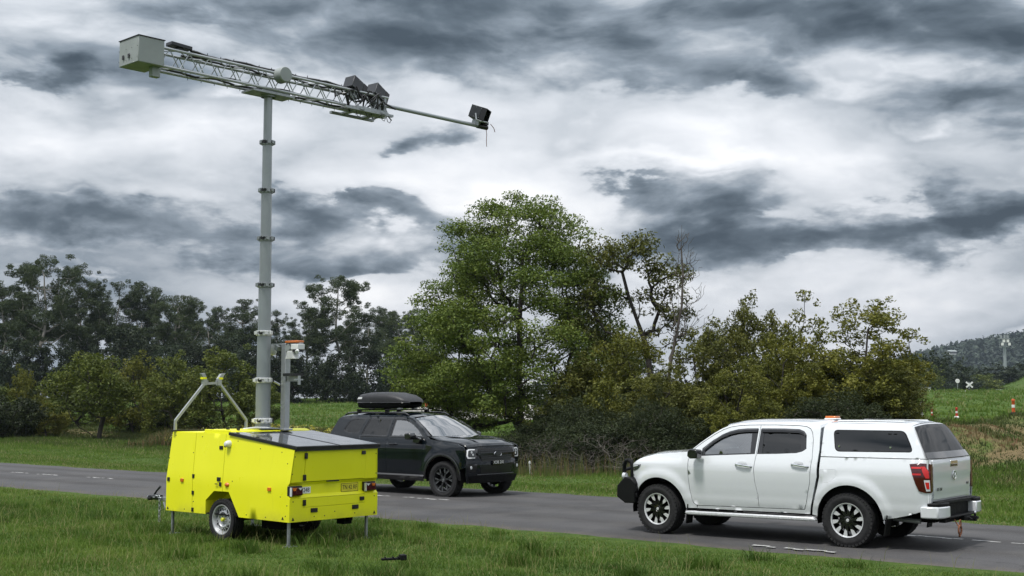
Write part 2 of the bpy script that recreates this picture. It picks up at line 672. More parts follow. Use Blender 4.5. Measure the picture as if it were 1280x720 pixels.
def mat_ground():
    m, nt, b = new_mat('field_ground')
    tc = nt.new('ShaderNodeTexCoord').outputs['Object']
    sp = nt.new('ShaderNodeSeparateXYZ')
    nt.put(sp.inputs[0], tc)
    n1 = nt.noise(tc, 0.35, 6, 0.62)
    n2 = nt.noise(tc, 3.0, 6, 0.65)
    n3 = nt.noise(tc, 0.06, 4, 0.5)
    green = nt.ramp(n2, [(0.25, (0.030, 0.055, 0.012)), (0.5, (0.060, 0.105, 0.020)), (0.75, (0.110, 0.150, 0.035))])
    dry = nt.ramp(n2, [(0.25, (0.080, 0.060, 0.030)), (0.75, (0.25, 0.19, 0.10))])
    nn = nt.m('ADD', nt.m('MULTIPLY', sp.outputs[0], 0.625), nt.m('MULTIPLY', sp.outputs[1], 0.78))
    onbank = nt.m('MULTIPLY', nt.rng(nn, 31.5, 34.0, 0.0, 1.0, True), nt.rng(nn, 40.0, 49.0, 1.0, 0.0, True))
    f = nt.m('MULTIPLY', onbank, nt.rng(n1, 0.44, 0.58, 0.0, 1.0, True))
    f = nt.m('MAXIMUM', f, nt.m('MULTIPLY', nt.rng(n3, 0.58, 0.72, 0.0, 0.35, True), nt.rng(nn, 60, 140, 0.0, 1.0)))
    c = nt.mix(f, green, dry)
    # bare earth at the edge of the seal
    nt.put(b.inputs['Base Color'], c)
    b.inputs['Roughness'].default_value = 0.95
    b.inputs['Specular IOR Level'].default_value = 0.15
    bp = nt.new('ShaderNodeBump')
    bp.inputs['Strength'].default_value = 0.8
    bp.inputs['Distance'].default_value = 0.12
    nt.put(bp.inputs['Height'], nt.noise(tc, 6.0, 8, 0.7))
    nt.put(b.inputs['Normal'], bp.outputs[0])
    return m


xs = spaced(2600, 2600, 300, 6.0)
ys = np.concatenate([np.linspace(-60, 8, 18), np.linspace(9, 75, 120), 75 + (np.linspace(0, 1, 90)[1:] ** 2.2) * 3300])
GX, GY = np.meshgrid(xs, ys)
GZ = terrain(GX, GY)
# the field stays a little lower than the road sheet near the road
nr, nc = GX.shape
ii = np.arange(nr * nc).reshape(nr, nc)
F = np.stack([ii[:-1, :-1], ii[:-1, 1:], ii[1:, 1:], ii[1:, :-1]], -1).reshape(-1, 4)
gnd = link('ground', np_mesh('ground', np.stack([GX, GY, GZ], -1).reshape(-1, 3), F, True), mat_ground())
tag(gnd, kind='structure')

# ------------------------------------------------------------------ road
NEAR = [(-60.0, 70.5), (-30, 46.0), (-12.68, 31.75), (-2.31, 23.2), (0.0, 21.3), (3.98, 17.75), (6.34, 15.85), (11.0, 11.9), (22, 2.5), (40, -13)]
FAR = [(-60.0, 78.5), (-30, 54.0), (-17.6, 44.05), (-10.25, 37.9), (0.19, 30.2), (5.0, 25.7), (8.64, 21.7), (15.0, 15.0), (27, 3.5), (45, -12)]


def curve_at(P, n=140):
    P = np.array(P, float)
    s = np.concatenate([[0], np.cumsum(np.hypot(*np.diff(P, axis=0).T))])
    q = np.linspace(0, s[-1], n)
    # Catmull-Rom through the points
    out = []
    for t in q:
        i = min(np.searchsorted(s, t, 'right') - 1, len(P) - 2)
        u = (t - s[i]) / (s[i + 1] - s[i])
        p0, p1, p2, p3 = P[max(i - 1, 0)], P[i], P[i + 1], P[min(i + 2, len(P) - 1)]
        h_ = s[i + 1] - s[i]
        m1 = (p2 - p0) / max(1e-6, (s[i + 1] - s[max(i - 1, 0)])) * h_
        m2 = (p3 - p1) / max(1e-6, (s[min(i + 2, len(P) - 1)] - s[i])) * h_
        out.append((2 * u ** 3 - 3 * u ** 2 + 1) * p1 + (u ** 3 - 2 * u ** 2 + u) * m1 + (-2 * u ** 3 + 3 * u ** 2) * p2 + (u ** 3 - u ** 2) * m2)
    return np.array(out)


cn, cf = curve_at(NEAR), curve_at(FAR)


def road_point(s, t):
    """s along the road 0..1, t across 0 near .. 1 far"""
    i = np.clip(s * (len(cn) - 1), 0, len(cn) - 1.001)
    k = np.floor(i).astype(int)
    f = (i - k)[..., None]
    a = cn[k] * (1 - f) + cn[k + 1] * f
    b = cf[k] * (1 - f) + cf[k + 1] * f
    return a + (b - a) * np.asarray(t)[..., None]


def mat_road():
    m, nt, b = new_mat('asphalt')
    tc = nt.new('ShaderNodeTexCoord')
    uv = tc.outputs['UV']
    ob = tc.outputs['Object']
    sp = nt.new('ShaderNodeSeparateXYZ')
    nt.put(sp.inputs[0], uv)
    v = sp.outputs[1]
    mp = nt.new('ShaderNodeMapping')
    mp.inputs['Scale'].default_value = (30.0, 5.0, 1.0)
    nt.put(mp.inputs[0], uv)
    streak = nt.noise(mp.outputs[0], 1.0, 5, 0.6)
    fine = nt.noise(ob, 45, 4, 0.75)
    blot = nt.noise(ob, 0.9, 6, 0.6)
    base = nt.ramp(fine, [(0.25, (0.030, 0.029, 0.030)), (0.5, (0.054, 0.052, 0.052)), (0.78, (0.108, 0.104, 0.102))])
    # two polished wheel tracks in each lane, darker and browner between
    tr = nt.m('ABSOLUTE', nt.m('SINE', nt.m('MULTIPLY', v, 4 * math.pi)))
    base = nt.mix(nt.m('MULTIPLY', tr, 0.40), base, (0.085, 0.085, 0.09))
    base = nt.mix(nt.rng(streak, 0.42, 0.70, 0.0, 0.65), base, (0.035, 0.034, 0.034))
    base = nt.mix(nt.rng(blot, 0.46, 0.70, 0.0, 0.5), base, (0.10, 0.095, 0.09))
    edge = nt.m('MAXIMUM', nt.rng(v, 0.0, 0.06, 1.0, 0.0), nt.rng(v, 0.95, 1.0, 0.0, 1.0))
    base = nt.mix(nt.m('MULTIPLY', edge, nt.rng(nt.noise(ob, 3.5, 5, 0.7), 0.35, 0.65, 0.1, 0.9)), base, (0.13, 0.11, 0.085))
    # old crack sealing and hairline cracks
    vo = nt.new('ShaderNodeTexVoronoi', feature='DISTANCE_TO_EDGE')
    vo.inputs['Scale'].default_value = 0.55
    nt.put(vo.inputs['Vector'], nt.vm('ADD', ob, nt.noise(ob, 1.4, 4, 0.6, color=True)))
    base = nt.mix(nt.m('MULTIPLY', nt.rng(vo.outputs['Distance'], 0.0, 0.012, 0.55, 0.0), nt.rng(nt.noise(ob, 0.25, 2), 0.45, 0.6, 0, 1)), base, (0.02, 0.02, 0.021))
    nt.put(b.inputs['Base Color'], base)
    nt.put(b.inputs['Roughness'], nt.rng(tr, 0.0, 1.0, 0.92, 0.78))
    b.inputs['Specular IOR Level'].default_value = 0.3
    bp = nt.new('ShaderNodeBump')
    bp.inputs['Strength'].default_value = 0.5
    bp.inputs['Distance'].default_value = 0.01
    nt.put(bp.inputs['Height'], fine)
    nt.put(b.inputs['Normal'], bp.outputs[0])
    return m


ns, ntv = 280, 13
S, T = np.meshgrid(np.linspace(0, 1, ns), np.linspace(0, 1, ntv), indexing='ij')
er = np.zeros_like(T)
er[:, 0] = -0.022 * np.abs(rng.normal(size=ns))
er[:, -1] = 0.022 * np.abs(rng.normal(size=ns))
RP = road_point(S.ravel(), (T + er).ravel())
rz = 0.03 + 0.035 * (1 - (2 * T.ravel() - 1) ** 2) - 0.045 * (np.abs(2 * T.ravel() - 1) > 0.999)
ii = np.arange(ns * ntv).reshape(ns, ntv)
F = np.stack([ii[:-1, :-1], ii[1:, :-1], ii[1:, 1:], ii[:-1, 1:]], -1).reshape(-1, 4)
me = np_mesh('road', np.column_stack([RP, rz]), F, True)
uvl = me.uv_layers.new(name='UVMap')
lv = np.zeros(len(me.loops), np.int32)
me.loops.foreach_get('vertex_index', lv)
UV = np.column_stack([S.ravel(), T.ravel()])[lv]
uvl.data.foreach_set('uv', UV.astype(np.float32).ravel())
road = link('road', me, mat_road())
tag(road, kind='structure')
ROADZ = 0.06


def road_z(t):
    return 0.03 + 0.035 * (1 - (2 * t - 1) ** 2)


m_line = simple('worn_line_paint', (0.36, 0.36, 0.35), 0.8, var=0.35, scale=9)


def s_of(px):
    """road position whose near-edge point sits at this azimuth (helper for laying marks)"""
    return px


def mark(name, s0, s1, t, w, breaks=0.0, seed=1):
    """one painted line, broken by wear into flakes, lying 4 mm above the seal"""
    r_ = np.random.default_rng(seed)
    L = np.hypot(*(road_point(np.array([s1]), np.array([t])) - road_point(np.array([s0]), np.array([t])))[0])
    k = max(3, int(L / 0.14))
    V, Fq = [], []
    ss = np.linspace(s0, s1, k + 1)
    for i in range(k):
        if r_.random() < breaks:
            continue
        a, b_ = ss[i], ss[i + 1]
        w0, w1 = (w * (0.5 + 0.5 * r_.random()) if breaks else w for _ in (0, 1))
        j = r_.normal() * 0.004 if breaks else 0
        q = [(a, t - w0 + j), (b_, t - w1 + j), (b_, t + w1 + j), (a, t + w0 + j)]
        P = road_point(np.array([p[0] for p in q]), np.array([p[1] for p in q]))
        bb = len(V)
        V += [(P[c, 0], P[c, 1], road_z(q[c][1]) + 0.005) for c in range(4)]
        Fq.append([bb, bb + 1, bb + 2, bb + 3])
    o = link(name, np_mesh(name, V, np.array(Fq)), m_line)
    tag(o, kind='structure')
    return o


def s_at_x(x, t):
    """road parameter where the line at t passes world x"""
    ss = np.linspace(0, 1, 2000)
    P = road_point(ss, np.full(2000, t))
    return ss[np.argmin(np.abs(P[:, 0] - x))]


for k, (x0, x1, br) in enumerate([(-15.6, -14.9, .2), (-14.3, -13.6, .2), (-13.2, -12.4, .2), (-11.6, -10.4, .3), (-5.2, -4.0, .4), (-3.4, -2.6, .25), (-2.3, -1.3, .1),
                                  (6.05, 9.5, .06)]):
    mark('centre_line', s_at_x(x0, .47), s_at_x(x1, .47), .47, .009, br, k)
for k, (x0, x1, br) in enumerate([(3.45, 3.75, .2), (3.86, 4.45, .15)]):
    mark('edge_line', s_at_x(x0, .055), s_at_x(x1, .055), .055, .008, br, 40 + k)

# ------------------------------------------------------------------ vehicle materials
m_white = paint('white_paint', (0.66, 0.682, 0.705), 0.18, 1.0, dirt=(0.30, 0.26, 0.20), dirt_amt=0.40, dirt_h=0.85)
m_navy = paint('dark_blue_black_paint', (0.0035, 0.006, 0.009), 0.07, 0.35, dirt=(0.03, 0.027, 0.025), dirt_amt=0.04, dirt_h=0.7, metal=0.0)
m_navy.node_tree.nodes['Principled BSDF'].inputs['Specular IOR Level'].default_value = 0.36
m_blackp = simple('black_plastic', (0.006, 0.0064, 0.007), 0.6, bump=0.15, spec=0.18)
m_gloss = simple('gloss_black', (0.008, 0.008, 0.009), 0.15, coat=0.6)
m_rubber = simple('tyre_rubber', (0.020, 0.020, 0.021), 0.80, var=0.3, scale=14, bump=0.3, spec=0.3)
m_under = simple('underbody', (0.012, 0.012, 0.012), 0.9, spec=0.1)
m_alloy = simple('machined_alloy', (0.66, 0.67, 0.68), 0.32, metal=0.35, scale=20)
m_dkalloy = simple('dark_alloy', (0.055, 0.057, 0.06), 0.35, metal=0.5, scale=20)
m_silver = simple('silver_steel_rim', (0.50, 0.51, 0.52), 0.42, metal=0.6, scale=16)
m_chrome = simple('chrome', (0.78, 0.79, 0.80), 0.12, metal=1.0, var=0.04)
m_galv = simple('galvanised_steel', (0.33, 0.35, 0.36), 0.5, metal=0.7, var=0.2, scale=18)
m_glass = glass('window_glass', (0.35, 0.40, 0.41), 0.55, refl=0.22)
m_dark = glass('privacy_glass', (0.10, 0.11, 0.12), 0.35, refl=0.10, film=0.42)
m_wscreen = glass('windscreen_glass', (0.45, 0.52, 0.52), 0.6, refl=0.26)
m_redlens = simple('red_lens', (0.055, 0.003, 0.004), 0.15, coat=0.4)
m_redlit = simple('bright_red_lens', (0.55, 0.016, 0.016), 0.2, coat=0.3)
m_amber = simple('amber_lens', (0.60, 0.15, 0.012), 0.2, coat=0.8)
m_clear = simple('clear_lens', (0.62, 0.64, 0.66), 0.10, coat=1.0)
m_lampdark = simple('smoked_lens', (0.030, 0.032, 0.035), 0.06, coat=1.0)
m_drl = simple('white_light_guide', (0.90, 0.92, 0.93), 0.2, coat=0.6)
m_grille = simple('grille_black', (0.007, 0.007, 0.008), 0.35)
m_seat = simple('seat_fabric', (0.045, 0.047, 0.05), 0.9, bump=0.4)
m_seatl = simple('light_seat_fabric', (0.20, 0.205, 0.21), 0.9, bump=0.4)
m_rust = simple('rusty_steel', (0.22, 0.085, 0.04), 0.85, var=0.45, scale=30, bump=0.5)
m_wpaint = simple('white_marking', (0.75, 0.76, 0.76), 0.5)
m_skin = simple('skin', (0.50, 0.25, 0.19), 0.55)
m_shirt = simple('dark_shirt', (0.03, 0.035, 0.05), 0.9)
m_hair = simple('dark_hair', (0.015, 0.011, 0.008), 0.7)

tyre_cache = {}


def wheel(parent, c, rad, wid, rim, style, side, steer=0.0):
    """wheel > tyre, rim; local Z is the outward axle direction"""
    M = Matrix.Translation(c) @ Matrix.Rotation(steer, 4, 'Z') @ Matrix.Rotation(R(-90 * side), 4, 'X')
    hb = MB()
    hw = wid / 2
    hb.lathe([(0.0, -hw * 0.6), (rim * 0.72, -hw * 0.6), (rim * 0.72, -hw * 0.15), (0.09, -hw * 0.1), (0.0, -hw * 0.1)], 24)
    w = link('wheel', hb.mesh('wheel'), m_under, parent)
    w.matrix_local = M
    key = (rad, wid, rim)
    if key not in tyre_cache:
        t = MB()
        pr = [(rim - 0.004, -hw * 0.86), (rim + 0.02, -hw * 0.98), ((rim + rad) / 2, -hw * 1.03), (rad - 0.030, -hw * 0.98), (rad - 0.010, -hw * 0.88)]
        for k in range(4):
            z0 = -hw * 0.82 + k * hw * 0.41
            pr += [(rad, z0 + 0.004), (rad, z0 + hw * 0.41 - 0.010), (rad - 0.010, z0 + hw * 0.41 - 0.008), (rad - 0.010, z0 + hw * 0.41 - 0.001)]
        pr += [(rad - 0.010, hw * 0.88), (rad - 0.030, hw * 0.98), ((rim + rad) / 2 + 0.012, hw * 1.03), ((rim + rad) / 2, hw * 1.055),
               ((rim + rad) / 2 - 0.012, hw * 1.03), (rim + 0.020, hw * 0.99), (rim - 0.004, hw * 0.86)]
        t.lathe(pr, 48)
        # shoulder tread blocks
        nb = 40
        for k in range(nb):
            a = 2 * math.pi * k / nb
            for sg in (-1, 1):
                a2 = a + (0.5 * 2 * math.pi / nb if sg > 0 else 0)
                t.box((math.cos(a2) * (rad - 0.022), math.sin(a2) * (rad - 0.022), sg * hw * 0.93), (0.034, 0.040, 0.018), rot=Matrix.Rotation(a2, 3, 'Z'))
        tyre_cache[key] = t.mesh('tyre', 30)
    ty = link('tyre', tyre_cache[key], m_rubber, w)
    key2 = (style, rim, wid)
    if key2 not in tyre_cache:
        q = MB()
        zf = hw * 0.78
        if style == 'steel':
            q.lathe([(rim, -hw * 0.85), (rim + 0.004, -hw * 0.8), (rim - 0.02, -hw * 0.5), (rim - 0.025, hw * 0.3), (rim - 0.012, hw * 0.75), (rim + 0.006, hw * 0.93),
                     (rim + 0.004, hw * 0.99), (rim - 0.010, hw * 0.97), (rim - 0.024, hw * 0.70), (rim - 0.030, hw * 0.45)], 40, 0)
            n = 16
            ro, ri = rim - 0.030, rim * 0.56
            z0, z1 = hw * 0.45, hw * 0.62
            for k in range(n):           # ring of vent holes: webs between them
                a0, a1 = 2 * math.pi * (k + 0.28) / n, 2 * math.pi * (k + 0.72) / n
                b0, b1 = 2 * math.pi * (k - 0.28) / n, 2 * math.pi * (k + 0.28) / n
                P = lambda r, a, z: (r * math.cos(a), r * math.sin(a), z)
                q.add([P(ro, b0, z0), P(ro, b1, z0), P(ri, b1, z1), P(ri, b0, z1)], [(0, 1, 2, 3)], 0)
                ra, rb = ro - (ro - ri) * 0.28, ro - (ro - ri) * 0.66
                for (r0, r1) in ((ro, ra), (rb, ri)):
                    zz0 = z0 + (z1 - z0) * (ro - r0) / (ro - ri)
                    zz1 = z0 + (z1 - z0) * (ro - r1) / (ro - ri)
                    q.add([P(r0, b1, zz0), P(r0, 2 * math.pi * (k + 0.72) / n, zz0), P(r1, 2 * math.pi * (k + 0.72) / n, zz1), P(r1, b1, zz1)], [(0, 1, 2, 3)], 0)
            q.lathe([(ri + 0.001, z1), (ri - 0.012, z1 + 0.004), (ri - 0.02, z1 - 0.01), (rim * 0.34, z1 - 0.018), (rim * 0.32, z1 - 0.012), (0.0, z1 - 0.012)], 32, 0)
            q.lathe([(0.030, z1 - 0.02), (0.030, z1 + 0.025), (0.022, z1 + 0.034), (0, z1 + 0.034)], 16, 2)
            for k in range(5):
                a = 2 * math.pi * k / 5 + 0.3
                q.tube([(0.056 * math.cos(a), 0.056 * math.sin(a), z1 - 0.02), (0.056 * math.cos(a), 0.056 * math.sin(a), z1 + 0.008)], 0.010, 6, 0)
            mats = [m_silver, m_under, simple('yellow_hub_cap', (0.60, 0.62, 0.03), 0.5)]
        else:
            q.lathe([(rim, -hw * 0.85), (rim + 0.004, -hw * 0.8), (rim - 0.02, -hw * 0.5), (rim - 0.022, hw * 0.5), (rim - 0.014, hw * 0.86)], 40, 1)
            q.lathe([(rim - 0.014, hw * 0.86), (rim - 0.006, hw * 0.96), (rim + 0.005, hw * 0.985), (rim + 0.006, hw * 0.93), (rim, hw * 0.86)], 40, 0 if style == 'ten' else 1)
            n = 10 if style == 'ten' else 6
            for k in range(n):
                a = 2 * math.pi * k / n + 0.16
                Mz = Matrix.Rotation(a, 4, 'Z')
                if style == 'ten':
                    # dark spoke, with a bright machined wedge on its outer half
                    q.prism([(0.045, -0.020), (rim * 0.55, -0.026), (rim - 0.012, -0.036), (rim - 0.012, 0.036), (rim * 0.55, 0.026), (0.045, 0.020)], zf - 0.030, zf, 'z', 1, Mz)
                    q.prism([(rim * 0.54, -0.016), (rim * 0.62, -0.024), (rim - 0.006, -0.034), (rim - 0.004, 0.030), (rim * 0.66, 0.015)], zf - 0.004, zf + 0.006, 'z', 0, Mz)
                else:
                    q.prism([(0.040, -0.020), (rim * 0.52, -0.016), (rim * 0.52, 0.016), (0.040, 0.020)], zf - 0.028, zf - 0.004, 'z', 1, Mz)
                    for sg in (-1, 1):
                        q.prism([(rim * 0.48, -0.014 * sg), (rim * 0.48, 0.016 * sg), (rim - 0.01, (0.078) * sg), (rim - 0.01, 0.036 * sg)], zf - 0.030, zf - 0.002, 'z', 1, Mz)
                        q.prism([(rim * 0.56, 0.020 * sg), (rim * 0.55, 0.028 * sg), (rim - 0.012, 0.080 * sg), (rim - 0.008, 0.068 * sg)], zf - 0.006, zf + 0.001, 'z', 0, Mz)
            q.lathe([(0.062, zf - 0.02), (0.058, zf + 0.004), (0.040, zf + 0.006), (0.036, zf + 0.002), (0, zf + 0.002)], 24, 1)
            q.lathe([(0.024, zf + 0.001), (0.022, zf + 0.006), (0.0, zf + 0.006)], 16, 0)
            for k in range(6):
                a = 2 * math.pi * k / 6
                q.tube([(0.085 * math.cos(a), 0.085 * math.sin(a), zf - 0.04), (0.085 * math.cos(a), 0.085 * math.sin(a), zf - 0.012)], 0.010, 6, 1)
            mats = [m_alloy, m_gloss if style == 'ten' else m_dkalloy]
            if style != 'ten':
                mats[0] = simple('brushed_alloy', (0.30, 0.31, 0.32), 0.35, metal=0.9)
        tyre_cache[key2] = (q.mesh('rim', 30), mats)
    rm, mats = tyre_cache[key2]
    link('rim', rm, mats, w)
    return w


def loft(name, E, mats, parent, bx=0.0, bz=0.0, p=2.2, nv=25, vmax=1.0, off=0.0, thick=0.0, sub=4, label=None, vmin=None):
    """skin across the car: E = list of (x, z, half width[, bulge x, bulge z]) edge points"""
    E = [tuple(e) + (bx, bz)[len(e) - 3:] if len(e) < 5 else tuple(e) for e in E]
    A = np.array(E, float)
    s = np.concatenate([[0], np.cumsum(np.hypot(np.diff(A[:, 0]), np.diff(A[:, 1])))])
    q = np.unique(np.concatenate([s] + [np.linspace(s[i], s[i + 1], sub + 1) for i in range(len(s) - 1)]))
    A = np.stack([np.interp(q, s, A[:, k]) for k in range(5)], 1)
    v = np.linspace(-vmax if vmin is None else vmin, vmax, nv)
    P = []
    for (x, z, w, b0, b1) in A:
        k = 1 - np.abs(v) ** p
        P.append([(x + b0 * kk, vv * w, z + b1 * kk) for kk, vv in zip(k, v)])
    P = np.array(P)
    if off:
        du = np.gradient(P, axis=0)
        dv = np.gradient(P, axis=1)
        N = np.cross(du, dv)
        N /= np.linalg.norm(N, axis=-1, keepdims=True) + 1e-9
        N *= np.sign(N[..., 2:3] + 1e-9)
        P = P + N * off
    b = MB()
    b.grid([[tuple(c) for c in r] for r in P])
    me = b.mesh(name, 50)
    o = link(name, me, mats, parent, label)
    if thick:
        md = o.modifiers.new('solid', 'SOLIDIFY')
        md.thickness = thick
        md.offset = -1
    return o


def cardata(rows):
    A = np.array(rows, float)
    return lambda z: np.interp(z, A[:, 0], A[:, 1])


def bump_arch(x, z, cx, cz, r, amp, wd=0.11):
    d = math.hypot(x - cx, z - cz) - r
    return amp * float(smooth01(1 - (d - 0.055) / wd)) if d > -0.05 else amp


def seat(parent, x, y, mat, back=0.62):
    b = MB()
    b.box((x, y, 0.62), (0.48, 0.48, 0.16))
    b.box((x - 0.26, y, 0.66 + back / 2), (0.13, 0.46, back), rot=Matrix.Rotation(R(-14), 3, 'Y'), taper=(0.8, 0.8))
    b.box((x - 0.37, y, 0.74 + back + 0.09), (0.09, 0.27, 0.17), rot=Matrix.Rotation(R(-10), 3, 'Y'))
    return b.build('seat', mat, parent, bevel=0.03)


# ================================================================== white ute
UTE_POSE = (5.296, 19.013, 2.476)
ute = thing('utility_vehicle', 'white dual cab ute with a hard canopy and black bull bar on the road', 'ute',
            (UTE_POSE[0], UTE_POSE[1], 0.045), UTE_POSE[2])
_ub = cardata([(.3, .86), (.43, .872), (.50, .885), (.56, .902), (.64, .905), (.72, .918), (.9, .934), (1.02, .936), (1.08, .932), (1.13, .918), (1.18, .900),
               (1.26, .868), (1.45, .785), (1.65, .694), (1.70, .665), (1.74, .625), (1.80, .56)])
UA, UB_ = (3.105, .385, .487), (-.035, .385, .492)


def ute_w(x, z):
    w = float(_ub(z))
    if z < 1.25:
        w += bump_arch(x, z, *UA, .030) + bump_arch(x, z, *UB_, .030)
    if x > 2.7:
        t = (x - 2.7) / 1.0
        w -= 0.055 * t * t + 0.10 * max(0, (x - 3.3) / .38) ** 2.2
        if z > 1.1:
            w -= 0.06 * float(smooth01((z - 1.1) / .1)) * min(1, t + .3)
    if x < -.95:
        w -= 0.085 * max(0, (-.95 - x) / .31) ** 2.4
    return w


def upanel(name, outline, mats, holes=(), sides=(1, -1), parent=None, thick=0.02, h=0.055, off=0.0, label=None):
    r_ = None
    for sg in sides:
        o = panel(name, outline, lambda x, z, sg=sg: (x, sg * ute_w(x, z), z), (0, -sg, 0), mats, parent if parent is not None else ute, holes, thick, h, off, label=label)
        r_ = r_ or o
    return r_


DF = [(2.438, .473), (2.491, .511), (2.536, .692), (2.556, .916), (2.562, 1.117), (2.545, 1.279), (2.37, 1.418), (2.18, 1.548), (2.05, 1.618), (1.93, 1.66), (1.80, 1.682),
      (1.62, 1.693), (1.443, 1.697), (1.432, 1.253), (1.445, 1.035), (1.428, .859), (1.390, .666), (1.387, .490)]
DR = [(1.380, .490), (1.382, .666), (1.420, .859), (1.437, 1.035), (1.424, 1.253), (1.435, 1.697), (1.164, 1.700), (.817, 1.694), (.70, 1.682), (.63, 1.65), (.594, 1.60),
      (.560, 1.501), (.532, 1.236), (.553, .895), (.634, .566), (.665, .50)]
WF = [(2.352, 1.222), (2.356, 1.335), (2.20, 1.462), (2.06, 1.545), (1.93, 1.598), (1.80, 1.628), (1.66, 1.640), (1.462, 1.645), (1.452, 1.272)]
WR = [(1.418, 1.272), (1.424, 1.645), (1.05, 1.648), (.80, 1.642), (.72, 1.615), (.672, 1.56), (.640, 1.366), (.70, 1.325), (.79, 1.302), (1.1, 1.283)]
GF = [(2.30, 1.244), (2.298, 1.330), (2.17, 1.428), (2.04, 1.505), (1.92, 1.552), (1.80, 1.580), (1.70, 1.590), (1.565, 1.592), (1.535, 1.284)]
GR = [(1.340, 1.288), (1.368, 1.592), (1.05, 1.594), (.775, 1.590), (.725, 1.356), (.80, 1.316), (1.1, 1.298)]
for sg in (1, -1):
    d = upanel('front_door', DF, m_white, [WF], (sg,))
    upanel('window_trim', WF, m_gloss, [GF], (sg,), d, 0.01, off=-0.010)
    upanel('window_glass', GF, m_glass, (), (sg,), d, 0.0, off=-0.016)
    d2 = upanel('rear_door', DR, m_white, [WR], (sg,))
    upanel('window_trim', WR, m_gloss, [GR], (sg,), d2, 0.01, off=-0.010)
    upanel('window_glass', GR, m_dark, (), (sg,), d2, 0.0, off=-0.016)
    # weather shields over both windows: smoked strips standing off the frame
    for dd, pl, nx in ((d, [(2.33, 1.345), (2.18, 1.470), (2.06, 1.549), (1.93, 1.604), (1.80, 1.634), (1.66, 1.648), (1.47, 1.652)], .05),
                       (d2, [(1.41, 1.652), (1.05, 1.655), (.80, 1.648), (.72, 1.62), (.68, 1.58)], .05)):
        b = MB()
        P = []
        for (x, z) in pl:
            P.append([(x, sg * (ute_w(x, z) + .004), z), (x, sg * (ute_w(x, z - .03) + .018), z - .024), (x - .004, sg * (ute_w(x, z - .06) + .012), z - .056)])
        b.grid(P)
        o = b.build('weather_shield', m_gloss, dd)
    for dd, hx, hz in ((d, 1.612, 1.106), (d2, .706, 1.132)):
        yy = ute_w(hx, hz)
        b = MB()
        b.tube([(hx + .135, sg * (yy + .004), hz + .012), (hx + .11, sg * (yy + .034), hz + .014), (hx, sg * (yy + .040), hz), (hx - .11, sg * (yy + .034), hz - .014), (hx - .14, sg * (yy + .004), hz - .016)],
               [.012, .016, .017, .016, .012], 8)
        b.build('door_handle', m_chrome, dd)
        b = MB()
        b.lathe([(.0, .006), (.055, .005), (.066, 0.0)], 20, 0, Matrix.Translation((hx + .02, sg * (yy - .001), hz + .02)) @ Matrix.Rotation(R(-90 * sg), 4, 'X') @ Matrix.Diagonal((1.15, .72, 1, 1)))
        b.build('handle_cup', m_white, dd)

CABRING = [(2.560, 1.292), (2.42, 1.412), (2.20, 1.571), (2.07, 1.645), (1.95, 1.692), (1.80, 1.722), (1.6, 1.738), (1.0, 1.742), (.55, 1.732), (.500, 1.715), (.472, 1.67), (.455, 1.50),
           (.437, 1.351), (.441, .975), (.557, .524), (.575, .437), (2.44, .425), (2.425, .464), (1.385, .482), (.655, .492), (.626, .560), (.544, .893), (.523, 1.236), (.551, 1.503),
           (.585, 1.606), (.623, 1.658), (.697, 1.691), (.817, 1.703), (1.164, 1.709), (1.44, 1.706), (1.62, 1.702), (1.80, 1.691), (1.935, 1.669), (2.055, 1.627), (2.187, 1.556), (2.376, 1.426), (2.549, 1.287)]
upanel('cab_side', CABRING, m_white, h=0.05)
fr_arch = arc(UA[0], UA[1], UA[2], 176, 12, 30)
FEND = [(2.446, .427), (2.60, .425)] + fr_arch + [(3.60, .60), (3.63, .80), (3.645, 1.0), (3.632, 1.062), (3.48, 1.152), (3.25, 1.207), (2.94, 1.243), (2.64, 1.276), (2.556, 1.285), (2.570, 1.117), (2.564, .916), (2.544, .690), (2.499, .505), (2.446, .467)]
upanel('front_fender', FEND, m_white, h=0.045)
rr_arch = arc(UB_[0], UB_[1], UB_[2], 4, 176, 30)
BED = [(.398, 1.256), (.398, .975), (.515, .524), (.530, .436)] + rr_arch + [(-.70, .452), (-.87, .493), (-1.149, .567), (-1.235, .60), (-1.262, .75), (-1.262, 1.17), (-1.235, 1.262)]
TAIL = [(-.926, 1.198), (-1.10, 1.212), (-1.245, 1.205), (-1.262, 1.18), (-1.262, .815), (-1.19, .812), (-1.088, .834), (-1.033, .943), (-.969, 1.104)]
TAILg = [(-.915, 1.204), (-1.10, 1.219), (-1.22, 1.215), (-1.235, 1.262), (-1.262, 1.17)]
FUEL = rounded([(.394, 1.085), (.139, 1.094), (.139, .985), (.243, .908), (.365, .890)], .03)
bedo = upanel('cargo_bed', BED, m_white, [rounded(FUEL, .005, 1)], h=0.045)
for sg in (1,):
    ff = [(x * .985 + .004, z * .985 + .0148) for x, z in FUEL]
    upanel('fuel_flap', ff, m_white, (), (sg,))
upanel('fuel_flap', FUEL, m_white, (), (-1,))
